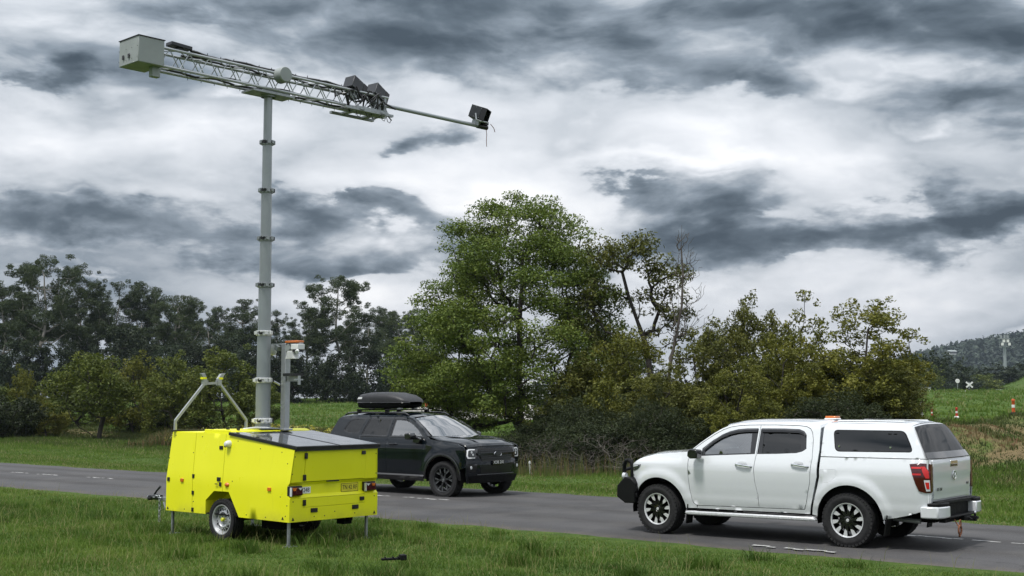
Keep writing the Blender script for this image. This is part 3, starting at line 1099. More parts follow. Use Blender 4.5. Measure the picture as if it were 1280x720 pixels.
# rear lamps
for sg in (1, -1):
    tl = upanel('tail_light', TAIL, m_redlens, (), (sg,), thick=0.03, h=0.03, off=0.012)
    for zz in (1.150, 1.062):
        upanel('light_strip', [(-.965 - (1.15 - zz) * .2, zz + .012), (-1.13, zz + .012), (-1.13, zz - .012), (-.972 - (1.15 - zz) * .2, zz - .012)], m_redlit, (), (sg,), tl, 0.006, h=0.03, off=0.018)
    upanel('light_strip', [(-1.12, 1.168), (-1.18, 1.168), (-1.24, 1.10), (-1.25, 1.01), (-1.20, 1.01), (-1.17, 1.06)], m_redlit, (), (sg,), tl, 0.006, h=0.03, off=0.017)
    upanel('reversing_lens', [(-1.172, .985), (-1.255, .985), (-1.258, .835), (-1.20, .835)], m_clear, (), (sg,), tl, 0.006, h=0.03, off=0.017)
    upanel('indicator_lens', [(-1.192, .955), (-1.246, .955), (-1.249, .865), (-1.21, .865)], m_redlit, (), (sg,), tl, 0.006, h=0.03, off=0.021)
    # rear-facing edge of the lamp
    b = MB()
    b.prism([(sg * .852, 1.20), (sg * .775, 1.20), (sg * .785, .83), (sg * .852, .815)], -1.268, -1.235, 'x')
    b.build('rear_lens', m_redlens, tl)

# canopy
CAN = [(.400, 1.268), (.412, 1.50), (.420, 1.67), (.405, 1.712), (.36, 1.738), (-.55, 1.738), (-.78, 1.730), (-.87, 1.705), (-.925, 1.650), (-1.06, 1.455), (-1.185, 1.272)]
CW = rounded([(.271, 1.648), (-.790, 1.648), (-.962, 1.352), (.195, 1.338)], .075, 5)
CWi = [(.03 + (x - .03) * .972 - .010, 1.495 + (z - 1.495) * .93) for x, z in CW]
cano = None
for sg in (1, -1):
    o = upanel('canopy_side', CAN, m_white, [CW], (sg,), h=0.05)
    upanel('window_seal', CW, m_blackp, [CWi], (sg,), o, 0.012, off=-0.004)
    upanel('canopy_window', CWi, m_dark, (), (sg,), o, 0.0, off=0.002)
    for hx in (.14, -.62):
        b = MB()
        b.tube([(hx, sg * (ute_w(hx, 1.42) - .004), 1.415), (hx, sg * (ute_w(hx, 1.42) + .02), 1.415)], [.020, .014], 8)
        b.build('window_latch', m_chrome, o)
    for hx in (.20, -.58, -.66):
        b = MB()
        b.box((hx, sg * (ute_w(hx, 1.60) + .004), 1.60), (.045, .012, .012))
        b.build('window_hinge', m_blackp, o)
loft('canopy_roof', [(.420, 1.67, .680), (.405, 1.712, .650), (.36, 1.738, .627), (-.10, 1.742, .625), (-.55, 1.738, .627), (-.78, 1.730, .634), (-.87, 1.705, .66)], m_white, ute, 0, .048, 2.6, 31)
for yy in (-.46, .46):
    b = MB()
    b.box((-.20, yy, 1.778), (1.0, .05, .016), taper=(.97, .5))
    b.build('roof_rib', m_white, ute)
# front bulkhead of the canopy, back wall of the cab
b = MB()
b.prism([(-.86, 1.27), (.86, 1.27), (.66, 1.70), (.60, 1.745), (0, 1.775), (-.60, 1.745), (-.66, 1.70)], .34, .385, 'x')
b.build('canopy_bulkhead', m_white, ute)
b = MB()
b.prism([(-.84, .50), (.84, .50), (.88, 1.15), (.83, 1.30), (.65, 1.66), (.55, 1.73), (-.55, 1.73), (-.65, 1.66), (-.83, 1.30), (-.88, 1.15)], .50, .54, 'x')
b.build('cab_back', m_white, ute)
# rear screen of the canopy: dark frameless glass
RE = [(-.87, 1.705, .655, -.05, .045), (-.925, 1.650, .690, -.055, .03), (-1.06, 1.455, .776, -.06, .015), (-1.185, 1.272, .846, -.06, .0)]
loft('canopy_rear_frame', RE, m_white, ute, p=3.0, nv=31)
hatch = loft('rear_window', [(-.895, 1.690, .630, -.055, .04), (-.935, 1.648, .664, -.057, .03), (-1.06, 1.465, .752, -.062, .015), (-1.145, 1.335, .802, -.062, .003)], m_dark, ute, p=3.0, nv=31, off=0.012)
loft('rear_trim', [(-1.143, 1.345, .815, -.063, .003), (-1.175, 1.302, .834, -.066, .001), (-1.205, 1.262, .846, -.068, 0)], m_gloss, hatch, p=3.0, nv=31, off=0.016)
b = MB()
b.box((-1.175, 0, 1.362), (.03, .16, .035), rot=Matrix.Rotation(R(-35), 3, 'Y'))
b.build('hatch_handle', m_gloss, hatch, bevel=.008)
# tailgate
TGP = [(-.745, .715), (-.760, 1.236), (-.745, 1.252), (.745, 1.252), (.760, 1.236), (.745, .715)]


def tg(y, z):
    x = -1.262 - .018 * (1 - abs(y / .78) ** 3) - .012 * float(smooth01((z - .98) / .08)) + .012 * float(smooth01((z - 1.21) / .05))
    if z < .80:
        x += .012
    return (x, y, z)


tgo = panel('tailgate', TGP, tg, (1, 0, 0), m_white, ute, (), .03, .045)
panel('tailgate_surround', [(-.86, .60), (-.87, 1.26), (.87, 1.26), (.86, .60)], lambda y, z: (-1.243 + .012 * abs(y / .86) ** 4, y, z), (1, 0, 0), m_white, ute, (), .02, .08)
b = MB()
b.box((-1.292, .0, 1.185), (.02, .30, .085))
b.box((-1.304, .0, 1.165), (.012, .24, .030), 1)
b.build('tailgate_handle', [m_chrome, m_gloss], tgo, bevel=.008)
# round badge: oval ring with a winged emblem
b = MB()
N = 28
b.tube([(-1.300, .0 + .072 * math.cos(2 * math.pi * k / N), 1.02 + .058 * math.sin(2 * math.pi * k / N)) for k in range(N)], .007, 6, close=True)
b.tube([(-1.300, .066, 1.045), (-1.302, .038, 1.046), (-1.304, .0, 1.010), (-1.302, -.038, 1.046), (-1.300, -.066, 1.045)], [.004, .007, .008, .007, .004], 6)
b.tube([(-1.300, .055, .992), (-1.302, .025, 1.01), (-1.304, 0, 1.010), (-1.302, -.025, 1.01), (-1.300, -.055, .992)], .004, 6)
b.build('badge', m_chrome, tgo)
text_mesh('model_lettering', 'BT-50', .060, m_dkalloy, tgo, frame((-1.283, .56, .845), (0, -1, 0), (0, 0, 1)), .002, 1.3)
text_mesh('model_lettering', '4x4', .055, m_dkalloy, tgo, frame((-1.279, -.60, .885), (0, -1, 0), (0, 0, 1)), .002, 1.2)
# rear bumper with black step pads
bb = MB()
bb.prism([(-.56, .455), (.56, .455), (.56, .64), (-.56, .64)], -1.30, -1.24, 'x', 0)
bb.box((-1.36, 0, .462), (.16, 1.1, .03), 0)
bb.box((-1.30, 0, .665), (.16, 1.50, .05), 0)
o = bb.build('rear_bumper', m_blackp, ute, bevel=.012)
for sg in (1, -1):
    b = MB()
    pl = [(-1.10, sg * .935), (-1.22, sg * .935), (-1.39, sg * .89), (-1.45, sg * .76), (-1.455, sg * .54), (-1.25, sg * .54), (-1.20, sg * .80)]
    b.prism(pl, .468, .628, 'z')
    b.build('bumper_corner', m_white, o, bevel=.018)
    b = MB()
    b.prism([(-1.22, sg * .925), (-1.39, sg * .88), (-1.44, sg * .75), (-1.445, sg * .55), (-1.22, sg * .55)], .631, .672, 'z')
    b.build('step_pad', m_blackp, o, bevel=.010)
b = MB()
b.box((-1.30, .0, .43), (.10, 1.1, .08))
b.box((-1.46, -.05, .425), (.36, .07, .07))
b.box((-1.60, -.05, .435), (.13, .09, .035))
b.tube([(-1.62, -.05, .45), (-1.62, -.05, .49)], .022, 8)
b.lathe([(.0, -.025), (.018, -.018), (.025, 0), (.018, .018), (0, .025)], 12, 1, Matrix.Translation((-1.62, -.05, .51)))
b.box((-1.56, .12, .43), (.06, .10, .05))
b.tube([(-1.58, .12, .45), (-1.66, .16, .42)], .014, 6)
b.build('tow_bar', [m_blackp, m_chrome], ute)
b = MB()
N = 20
b.tube([(-1.50, .30 + .055 * math.cos(2 * math.pi * k / N), .285 + .060 * math.sin(2 * math.pi * k / N)) for k in range(N)], .017, 8, close=True)
b.tube([(-1.50, .30 - .02 + .03 * math.cos(2 * math.pi * k / N), .375 + .045 * math.sin(2 * math.pi * k / N)) for k in range(N)], .010, 6, close=True)
b.tube([(-1.50, .30, .23), (-1.50, .33, .20)], .02, 6)
b.tube([(-1.47, .30, .34), (-1.40, .28, .42)], .010, 6)
b.build('rusty_shackle', m_rust, ute)

# bonnet, windscreen, roof, nose
loft('bonnet', [(2.60, 1.279, .835, -.10, .02), (2.94, 1.243, .832, .0, .045), (3.25, 1.207, .815, .08, .055), (3.48, 1.152, .785, .14, .055), (3.632, 1.062, .735, .16, .03)], m_white, ute, p=2.6, nv=31, thick=.012)
loft('windscreen', [(2.575, 1.295, .81, .16, .0), (2.42, 1.412, .765, .15, .02), (2.20, 1.571, .705, .13, .04), (2.00, 1.675, .655, .12, .05)], m_wscreen, ute, p=2.2, nv=31, vmax=.93, off=-.004)
for a_, b_ in ((.925, 1.0), (-1.0, -.925)):
    loft('windscreen_pillar', [(2.560, 1.292, .845, .16, .0), (2.42, 1.412, .797, .15, .02), (2.20, 1.571, .724, .13, .04), (2.00, 1.675, .672, .12, .05)], m_white, ute, p=2.2, nv=5, vmin=a_, vmax=b_)
loft('cab_roof', [(2.00, 1.675, .672, .12, .05), (1.80, 1.722, .635, .06, .05), (1.6, 1.738, .622, .02, .05), (1.0, 1.742, .62, 0, .052), (.55, 1.732, .628, 0, .05), (.50, 1.715, .640, 0, .045), (.472, 1.67, .672, 0, .03)], m_white, ute, p=2.6, nv=31)


def ufront(y, z):
    return (3.80 - .17 * abs(y / .80) ** 2.6 - .10 * max(0, (z - 1.0) / .1) ** 2 * .5, y, z)


panel('nose', [(-.77, .55), (-.80, .95), (-.735, 1.06), (-.4, 1.095), (.4, 1.095), (.735, 1.06), (.80, .95), (.77, .55)], ufront, (-1, 0, 0), m_white, ute, (), .02, .06)
panel('grille', rounded([(-.50, .66), (-.56, 1.02), (.56, 1.02), (.50, .66)], .06), ufront, (-1, 0, 0), m_grille, ute, (), .02, .06, off=.012)
for sg in (1, -1):
    hl = upanel('headlight', [(3.632, 1.045), (3.44, 1.062), (3.455, 1.03), (3.51, .985), (3.60, .955), (3.63, .965)], m_lampdark, (), (sg,), thick=.02, h=.03, off=.008)
    upanel('light_strip', [(3.62, 1.035), (3.50, 1.047), (3.50, 1.035), (3.62, 1.018)], m_clear, (), (sg,), hl, .004, h=.03, off=.013)
# bull bar
b = MB()
for sg in (1, -1):
    # wrap-round wing of the bar
    b.prism([(3.50, sg * .93), (3.70, sg * .935), (3.86, sg * .84), (3.93, sg * .55), (3.86, sg * .50), (3.78, sg * .80), (3.66, sg * .87), (3.50, sg * .87)], .62, .72, 'z')
    b.prism([(3.50, sg * .92), (3.70, sg * .925), (3.85, sg * .83), (3.92, sg * .55), (3.85, sg * .50), (3.77, sg * .80), (3.65, sg * .86), (3.50, sg * .86)], .53, .617, 'z')
b.prism([(3.80, -.80), (3.94, -.55), (3.94, .55), (3.80, .80), (3.70, .80), (3.70, -.80)], .44, .725, 'z')
bar = b.build('bull_bar', m_blackp, ute, bevel=.015)
for sg in (1, -1):
    b = MB()
    b.prism([(3.52, .45), (3.53, .625), (3.50, .76), (3.60, .85), (3.72, .86), (3.86, .72), (3.87, .54), (3.72, .445)], sg * .80, sg * .945, 'y')
    b.build('bar_wing', m_blackp, bar, bevel=.02)
    b = MB()
    b.tube([(3.665, sg * .80, .74), (3.655, sg * .80, .95), (3.66, sg * .79, 1.03), (3.69, sg * .785, 1.09), (3.74, sg * .78, 1.115), (3.80, sg * .76, 1.10), (3.845, sg * .74, 1.04), (3.865, sg * .72, .95), (3.87, sg * .70, .72)], .033, 10)
    b.build('bar_hoop', m_blackp, bar)
    b = MB()
    b.tube([(3.80, sg * .76, .86), (3.85, sg * .76, .86)], [.05, .055], 14)
    b.box((3.79, sg * .76, .80), (.04, .04, .12))
    b.build('driving_lamp', m_clear, bar)
b = MB()
b.tube([(3.87, -.72, .95), (3.90, -.4, .98), (3.90, .4, .98), (3.87, .72, .95)], .028, 8)
b.build('bar_rail', m_blackp, bar)
# mirrors
for sg in (1, -1):
    b = MB()
    b.prism([(2.30, 1.19), (2.42, 1.185), (2.47, 1.22), (2.46, 1.30), (2.42, 1.335), (2.31, 1.325), (2.29, 1.30)], sg * .955, sg * 1.12, 'y')
    o = b.build('door_mirror', m_gloss, ute, bevel=.025)
    b = MB()
    b.tube([(2.40, sg * .85, 1.22), (2.40, sg * .97, 1.235)], .03, 8)
    b.build('mirror_arm', m_gloss, o)
# side steps, mud flaps, wheels, chassis
for sg in (1, -1):
    b = MB()
    b.prism([(2.62, .340), (2.60, .385), (.50, .400), (.46, .352), (.52, .340), (2.55, .325)], sg * .80, sg * .955, 'y')
    o = b.build('side_step', m_alloy, ute, bevel=.018)
    b = MB()
    b.box((1.55, sg * .872, .399), (1.78, .11, .008))
    b.build('step_tread', m_blackp, o)
    for x0, ww in ((2.60, .06), (-.56, .055)):
        b = MB()
        b.box((x0, sg * .82, .335), (.018, .19, .30), rot=Matrix.Rotation(R(-7 if x0 > 0 else -10), 3, 'Y'))
        b.build('mud_flap', m_blackp, ute, bevel=.004)
    for cx, st in ((3.125, R(-4)), (0.0, 0.0)):
        wheel(ute, (cx, sg * .795, .382), .382, .255, .238, 'ten', sg, st)
    # arch liners
    for (cx, cz, r) in (UA, UB_):
        b = MB()
        P = [[(cx + (r + .012) * math.cos(a), sg * y, cz + (r + .012) * math.sin(a)) for y in (.40, .60, .875)] for a in np.linspace(-.15, math.pi + .15, 22)]
        b.grid(P)
        b.build('arch_liner', m_under, ute)
    b = MB()
    b.box((1.50, sg * .80, .62), (1.90, .04, .30))
    b.build('inner_sill', m_under, ute)
b = MB()
b.box((1.1, 0, .48), (4.5, 1.02, .20))
b.box((1.52, 0, .52), (2.0, 1.62, .14))
b.box((-.90, 0, .60), (.60, 1.55, .12))
b.box((-.02, 0, .385), (.14, 1.35, .14))
b.box((3.12, 0, .40), (.16, 1.35, .12))
b.box((-.35, .0, .90), (1.66, 1.62, .55))
b.build('chassis', m_under, ute)
b = MB()
b.tube([(-.40, .55, .42), (-.85, .60, .40), (-.95, .60, .40)], .035, 10)
b.build('exhaust_pipe', m_galv, ute)
for sg in (1, -1):
    seat(ute, 1.75, sg * .38, m_seatl)
    seat(ute, .92, sg * .42, m_seat, .60)
b = MB()
b.box((2.33, 0, 1.10), (.35, 1.5, .20))
b.build('dashboard', m_blackp, ute, bevel=.05)
b = MB()
N = 20
Mst = Matrix.Translation((2.06, -.38, 1.17)) @ Matrix.Rotation(R(62), 4, 'Y')
b.tube([tuple(Mst @ Vector((.18 * math.cos(2 * math.pi * k / N), .18 * math.sin(2 * math.pi * k / N), 0))) for k in range(N)], .014, 6, close=True)
b.tube([tuple(Mst @ Vector((-.17, 0, 0))), tuple(Mst @ Vector((.17, 0, 0)))], .012, 6)
b.tube([tuple(Mst @ Vector((0, 0, 0))), tuple(Mst @ Vector((.0, 0, .25)))], .03, 6)
b.build('steering_wheel', m_blackp, ute)
b = MB()
b.box((.70, 0, 1.0), (.10, 1.5, .9))
b.build('cab_rear_wall_trim', m_seat, ute)
b = MB()
b.box((.60, -.02, 1.794), (.19, .19, .020), 1)
b.box((.60, -.02, 1.818), (.17, .17, .034), 0)
b.build('warning_beacon', [m_amber, m_wpaint], ute, bevel=.01)


def refit(root, fn):
    """final trim of the body lines: move the points of every panel (wheels keep their own shape)"""
    done = set()
    for o in root.children_recursive:
        if o.type != 'MESH' or o.name.split('.')[0] in ('wheel', 'tyre', 'rim') or o.data.name in done:
            continue
        done.add(o.data.name)
        me_ = o.data
        a_ = np.zeros(len(me_.vertices) * 3, np.float32)
        me_.vertices.foreach_get('co', a_)
        a_ = a_.reshape(-1, 3)
        fn(a_)
        me_.vertices.foreach_set('co', a_.ravel())
        me_.update()


def ute_trim(a):
    t = a[:, 0] < -.90
    a[:, 0] = np.where(t, -.90 + (a[:, 0] + .90) * .80, a[:, 0])
    k = np.clip((-.6 - a[:, 0]) / .6, 0, 1)
    a[:, 1] = np.where(a[:, 1] < 0, a[:, 1] * (1 - .03 * k), a[:, 1])


refit(ute, ute_trim)

# ================================================================== dark SUV
SUV_POSE = (-3.119, 30.15, -0.691)
suv = thing('suv_car', 'dark blue-black four wheel drive wagon parked behind the yellow trailer, its headlights facing right', 'car',
            (SUV_POSE[0], SUV_POSE[1], 0.035), SUV_POSE[2])
_sb = cardata([(.28, .88), (.40, .905), (.50, .925), (.62, .930), (.80, .945), (.98, .955), (1.06, .955), (1.12, .945), (1.17, .925), (1.25, .900), (1.30, .876), (1.45, .815), (1.65, .730), (1.70, .705),
               (1.745, .670), (1.80, .60)])
SA, SB_ = (2.895, .395, .505), (0.0, .395, .505)


def suv_w(x, z):
    w = float(_sb(z))
    if z < 1.2:
        w += bump_arch(x, z, *SA, .028, .14) + bump_arch(x, z, *SB_, .028, .14)
    if x > 2.6:
        t = x - 2.6
        w -= .03 * t * t + 0.06 * max(0, (x - 3.35) / .3) ** 2
        if z > 1.08:
            w -= .05 * float(smooth01((z - 1.08) / .12)) * min(1, t + .3)
    if x < -.55:
        w -= .11 * max(0, (-.55 - x) / .55) ** 2.2
    return w


def spanel(name, outline, mats, holes=(), sides=(1, -1), parent=None, thick=0.02, h=0.06, off=0.0, label=None):
    r_ = None
    for sg in sides:
        o = panel(name, outline, lambda x, z, sg=sg: (x, sg * suv_w(x, z), z), (0, -sg, 0), mats, parent if parent is not None else suv, holes, thick, h, off, label=label)
        r_ = r_ or o
    return r_


SDF = [(2.265, .475), (2.292, .70), (2.305, .95), (2.325, 1.15), (2.385, 1.296), (2.15, 1.468), (1.90, 1.605), (1.74, 1.668), (1.60, 1.698), (1.45, 1.710), (1.235, 1.712), (1.215, 1.45), (1.205, 1.25),
       (1.195, .90), (1.190, .475)]
SDR = [(1.182, .475), (1.187, .90), (1.197, 1.25), (1.207, 1.45), (1.227, 1.712), (.80, 1.712), (.40, 1.706), (.300, 1.50), (.262, 1.30), (.285, 1.05), (.36, .82), (.46, .64), (.545, .475)]
SWF = [(2.285, 1.285), (2.215, 1.355), (2.05, 1.462), (1.88, 1.556), (1.73, 1.622), (1.60, 1.652), (1.47, 1.662), (1.272, 1.662), (1.258, 1.45), (1.250, 1.278)]
SWR = [(1.158, 1.278), (1.162, 1.45), (1.175, 1.662), (.80, 1.662), (.455, 1.658), (.36, 1.46), (.325, 1.302)]
SGF = [(2.225, 1.305), (2.04, 1.443), (1.88, 1.531), (1.73, 1.595), (1.60, 1.628), (1.47, 1.638), (1.30, 1.638), (1.285, 1.30)]
SGR = [(1.125, 1.298), (1.142, 1.638), (.80, 1.638), (.475, 1.634), (.385, 1.46), (.355, 1.318)]
for sg in (-1, 1):
    d = spanel('front_door', SDF, m_navy, [SWF], (sg,))
    spanel('window_trim', SWF, m_gloss, [SGF], (sg,), d, .01, off=-.008)
    spanel('window_glass', SGF, m_glass, (), (sg,), d, 0, off=-.014)
    d2 = spanel('rear_door', SDR, m_navy, [SWR], (sg,))
    spanel('window_trim', SWR, m_gloss, [SGR], (sg,), d2, .01, off=-.008)
    spanel('window_glass', SGR, m_dark, (), (sg,), d2, 0, off=-.014)
    b = MB()
    b.tube([(.72, sg * (suv_w(.72, 1.5) - .004), 1.30), (.80, sg * (suv_w(.72, 1.655) + .000), 1.65)], .012, 6)
    b.build('window_bar', m_gloss, d2)
    # belt mouldings
    for dd, x0, x1 in ((d, 1.25, 2.30), (d2, .32, 1.16)):
        b = MB()
        b.tube([(x, sg * (suv_w(x, 1.275) + .004), 1.272) for x in np.linspace(x0, x1, 8)], .009, 6)
        b.build('belt_moulding', m_dkalloy, dd)
    for dd, hx, hz in ((d, 1.42, 1.115), (d2, .50, 1.115)):
        yy = suv_w(hx, hz)
        b = MB()
        b.tube([(hx + .12, sg * (yy + .004), hz + .004), (hx + .09, sg * (yy + .034), hz + .006), (hx - .09, sg * (yy + .034), hz - .004), (hx - .12, sg * (yy + .004), hz - .006)], [.012, .017, .017, .012], 8)
        b.build('door_handle', m_gloss, dd)
SRING = [(2.40, 1.302), (2.16, 1.482), (1.91, 1.622), (1.75, 1.688), (1.61, 1.722), (1.45, 1.738), (.80, 1.745), (.10, 1.738), (-.30, 1.722), (-.50, 1.70), (-.575, 1.655), (-.64, 1.50), (-.73, 1.32), (-.83, 1.20),
         (-.905, 1.02), (-.93, .78), (-.93, .58), (-.90, .42), (-.60, .36)] + list(arc(SB_[0], SB_[1], SB_[2], 184, -4, 28)) + [(.555, .42), (2.262, .41), (2.258, .468), (.556, .467), (.468, .645), (.369, .818),
         (.294, 1.046), (.271, 1.30), (.309, 1.497), (.405, 1.714), (.80, 1.720), (1.23, 1.720), (1.45, 1.718), (1.60, 1.706), (1.745, 1.676), (1.905, 1.613), (2.155, 1.476), (2.392, 1.304)]
SQ = rounded([(.325, 1.665), (.16, 1.40), (.205, 1.325), (-.20, 1.330), (-.335, 1.40), (-.20, 1.62), (-.08, 1.662)], .05, 4)
SQ = rounded([(.345, 1.660), (.225, 1.325), (-.12, 1.330), (-.315, 1.385), (-.20, 1.60), (-.07, 1.656)], .06, 4)
for sg in (-1, 1):
    o = spanel('body_side', SRING, m_navy, [SQ], (sg,), h=.055)
    SQi = [(.03 + (x - .03) * .93, 1.49 + (z - 1.49) * .90) for x, z in SQ]
    spanel('window_trim', SQ, m_gloss, [SQi], (sg,), o, .01, off=-.004)
    spanel('quarter_window', SQi, m_dark, (), (sg,), o, 0, off=-.010)
SFEND = [(2.27, .41)] + list(arc(SA[0], SA[1], SA[2], 178, 22, 28)) + [(3.47, .62), (3.575, .66), (3.60, .80), (3.585, 1.02), (3.55, 1.085), (3.30, 1.150), (3.0, 1.185), (2.70, 1.212), (2.47, 1.245), (2.395, 1.294), (2.333, 1.15), (2.313, .95), (2.300, .70), (2.273, .475)]
spanel('front_fender', SFEND, m_navy, h=.05)
for sg in (-1, 1):
    # gloss black wheel-arch mouldings
    for (cx, cz, r) in (SA, SB_):
        b = MB()
        P = []
        for a in np.linspace(-.02, math.pi + .02, 30):
            row = []
            for rr, oo in ((r - .012, -.03), (r - .012, .012), (r + .022, .016), (r + .050, .006), (r + .054, -.004)):
                x, z = cx + rr * math.cos(a), cz + rr * math.sin(a)
                row.append((x, sg * (suv_w(x, z) + oo), z))
            P.append(row)
        b.grid(P)
        b.build('arch_moulding', m_gloss, suv)
    # fender side vent
    b = MB()
    b.prism([(2.40, 1.12), (2.58, 1.10), (2.60, 1.06), (2.52, .99), (2.46, .96), (2.44, .99)], sg * (suv_w(2.5, 1.05) - .01), sg * (suv_w(2.5, 1.05) + .008), 'y')
    b.build('fender_vent', m_gloss, suv, bevel=.004)
    b = MB()
    P = [[(x, sg * (suv_w(x, .46) + .008), .472), (x, sg * (suv_w(x, .44) + .03), .44), (x, sg * (suv_w(x, .38) + .02), .345), (x, sg * .80, .325)] for x in np.linspace(.50, 2.36, 20)]
    b.grid(P)
    b.build('sill_step', m_gloss, suv)
    for cx in (2.9, 0.0):
        wheel(suv, (cx, sg * .815, .390), .390, .255, .262, 'six', sg, R(3) if cx else 0)
    for (cx, cz, r) in (SA, SB_):
        b = MB()
        P = [[(cx + (r + .006) * math.cos(a), sg * y, cz + (r + .006) * math.sin(a)) for y in (.42, .60, .90)] for a in np.linspace(-.12, math.pi + .12, 22)]
        b.grid(P)
        b.build('arch_liner', m_under, suv)
    b = MB()
    b.box((1.42, sg * .84, .62), (1.75, .04, .34))
    b.build('inner_sill', m_under, suv)
loft('bonnet', [(2.42, 1.296, .835, -.05, .03), (2.70, 1.220, .875, .06, .075), (3.0, 1.192, .868, .10, .085), (3.30, 1.155, .850, .13, .075), (3.50, 1.105, .830, .18, .055), (3.56, 1.075, .815, .195, .03)], m_navy, suv, p=3.2, nv=35, thick=.012)
for yy in (-.50, .50):
    b = MB()
    b.tube([(2.62, yy * 1.1, 1.292), (3.0, yy * 1.02, 1.272), (3.45, yy * .96, 1.212), (3.62, yy * .92, 1.155)], [.008, .016, .016, .006], 8)
    b.build('bonnet_crease', m_navy, suv)
loft('windscreen', [(2.425, 1.305, .83, .17, .0), (2.16, 1.482, .775, .15, .03), (1.91, 1.622, .712, .13, .05), (1.76, 1.690, .672, .12, .06)], m_wscreen, suv, p=2.2, nv=31, vmax=.93, off=-.004)
for a_, b_ in ((.925, 1.0), (-1.0, -.925)):
    loft('windscreen_pillar', [(2.40, 1.302, .868, .17, .0), (2.16, 1.482, .805, .15, .03), (1.91, 1.622, .740, .13, .05), (1.76, 1.690, .705, .12, .06)], m_navy, suv, p=2.2, nv=5, vmin=a_, vmax=b_)
loft('roof', [(1.76, 1.690, .705, .12, .06), (1.61, 1.722, .688, .06, .06), (1.45, 1.738, .676, .02, .065), (.80, 1.745, .670, 0, .072), (.10, 1.738, .676, 0, .072), (-.30, 1.722, .685, -.05, .065), (-.50, 1.70, .695, -.16, .05)], m_navy, suv, p=2.6, nv=31)
loft('tail_door', [(-.50, 1.70, .695, -.16, .05), (-.575, 1.655, .705, -.12, .02), (-.64, 1.50, .78, -.12, .0), (-.73, 1.32, .84, -.14, 0), (-.83, 1.20, .86, -.16, 0), (-.905, 1.02, .87, -.17, 0), (-.93, .78, .86, -.18, 0), (-.93, .58, .86, -.18, 0), (-.90, .42, .85, -.16, 0)], m_navy, suv, p=3.0, nv=27)
loft('rear_window', [(-.582, 1.640, .64, -.125, .0), (-.64, 1.50, .71, -.125, 0), (-.715, 1.35, .76, -.14, 0)], m_dark, suv, p=3.0, nv=21, off=.012)


def sfront(y, z):
    prof = np.interp(z, [.30, .45, .60, .72, .80, 1.0, 1.08], [-.09, -.01, .025, .03, .012, .0, -.03])
    return (3.765 + prof - .165 * abs(y / .84) ** 2.8, y, z)


nose = panel('front_bumper', [(-.80, .32), (-.865, .50), (-.87, .66), (-.85, 1.0), (-.80, 1.075), (-.4, 1.095), (.4, 1.095), (.80, 1.075), (.85, 1.0), (.87, .66), (.865, .50), (.80, .32)], sfront, (-1, 0, 0), m_navy, suv, (), .02, .055)
GRL = rounded([(-.56, 1.055), (.56, 1.055), (.575, .93), (.47, .78), (-.47, .78), (-.575, .93)], .05, 4)
g = panel('grille', GRL, sfront, (-1, 0, 0), m_grille, suv, (), .03, .05, off=.012)
b = MB()
for zz in (.85, .89, .97, 1.01):
    b.tube([(sfront(y, zz)[0] + .014, y, zz) for y in np.linspace(-.50, .50, 14)], .008, 6)
b.build('grille_slat', m_dkalloy, g)
b = MB()
P = []
for y in np.linspace(-.60, .60, 18):
    x0 = sfront(y, .93)[0]
    P.append([(x0 + .010, y, .955), (x0 + .034, y, .950), (x0 + .036, y, .912), (x0 + .010, y, .905)])
b.grid(P)
b.build('grille_bar', m_navy, g)
b = MB()
b.tube([(sfront(y, .955)[0] + .026, y, .956) for y in np.linspace(-.60, .60, 14)], .006, 6)
b.build('bar_edge', m_dkalloy, g)
b = MB()
Mb = frame((sfront(0, .93)[0] + .040, 0, .932), (0, 1, 0), (0, 0, 1)) @ Matrix.Diagonal((1.0, .44, 1, 1))
b.lathe([(0, .012), (.105, .010), (.122, .0)], 28, 0, Mb)
b.lathe([(.116, .004), (.122, .010), (.128, .0)], 28, 1, Mb)
b.build('oval_badge', [m_dkalloy, m_chrome], g)
for sg in (-1, 1):
    hl = panel('headlight', [(sg * .58, 1.050), (sg * .80, 1.052), (sg * .848, 1.03), (sg * .862, .90), (sg * .835, .842), (sg * .66, .845), (sg * .60, .905)], sfront, (-1, 0, 0), m_lampdark, suv, (), .02, .04, off=.010)
    # bright C-shaped light guide
    C = [(.66, 1.046), (.80, 1.046), (.845, 1.022), (.858, .90), (.832, .848), (.675, .850), (.655, .868), (.812, .872), (.828, .905), (.818, 1.006), (.790, 1.022), (.66, 1.024)]
    panel('light_guide', [(sg * y, z) for y, z in C], sfront, (-1, 0, 0), m_drl, hl, (), .008, .04, off=.018)
    for yy, zz in ((.735, .975), (.705, .925)):
        b = MB()
        b.lathe([(0, .012), (.022, .010), (.026, 0)], 12, 0, frame((sfront(sg * yy, zz)[0] + .010, sg * yy, zz), (0, 1, 0), (0, 0, 1)))
        b.build('lamp_projector', m_clear, hl)
    fg = panel('fog_lamp_pocket', [(sg * .60, .73), (sg * .83, .745), (sg * .855, .66), (sg * .82, .56), (sg * .64, .56)], sfront, (-1, 0, 0), m_grille, suv, (), .02, .05, off=.006)
    b = MB()
    b.lathe([(0, .012), (.030, .008), (.036, 0)], 14, 0, frame((sfront(sg * .76, .655)[0] + .010, sg * .76, .655), (0, 1, 0), (0, 0, 1)))
    b.build('fog_lamp', m_clear, fg)
panel('lower_intake', rounded([(-.54, .70), (.54, .70), (.50, .53), (-.50, .53)], .03), sfront, (-1, 0, 0), m_grille, suv, (), .02, .05, off=.006)
panel('skid_plate', rounded([(-.80, .47), (.80, .47), (.74, .325), (-.74, .325)], .03), sfront, (-1, 0, 0), m_blackp, suv, (), .03, .05, off=.014)
b = MB()
b.tube([(sfront(y, .505)[0] + .012, y, .505) for y in np.linspace(-.60, .60, 12)], .012, 6)
b.build('bumper_trim', m_dkalloy, suv)
pl = MB()
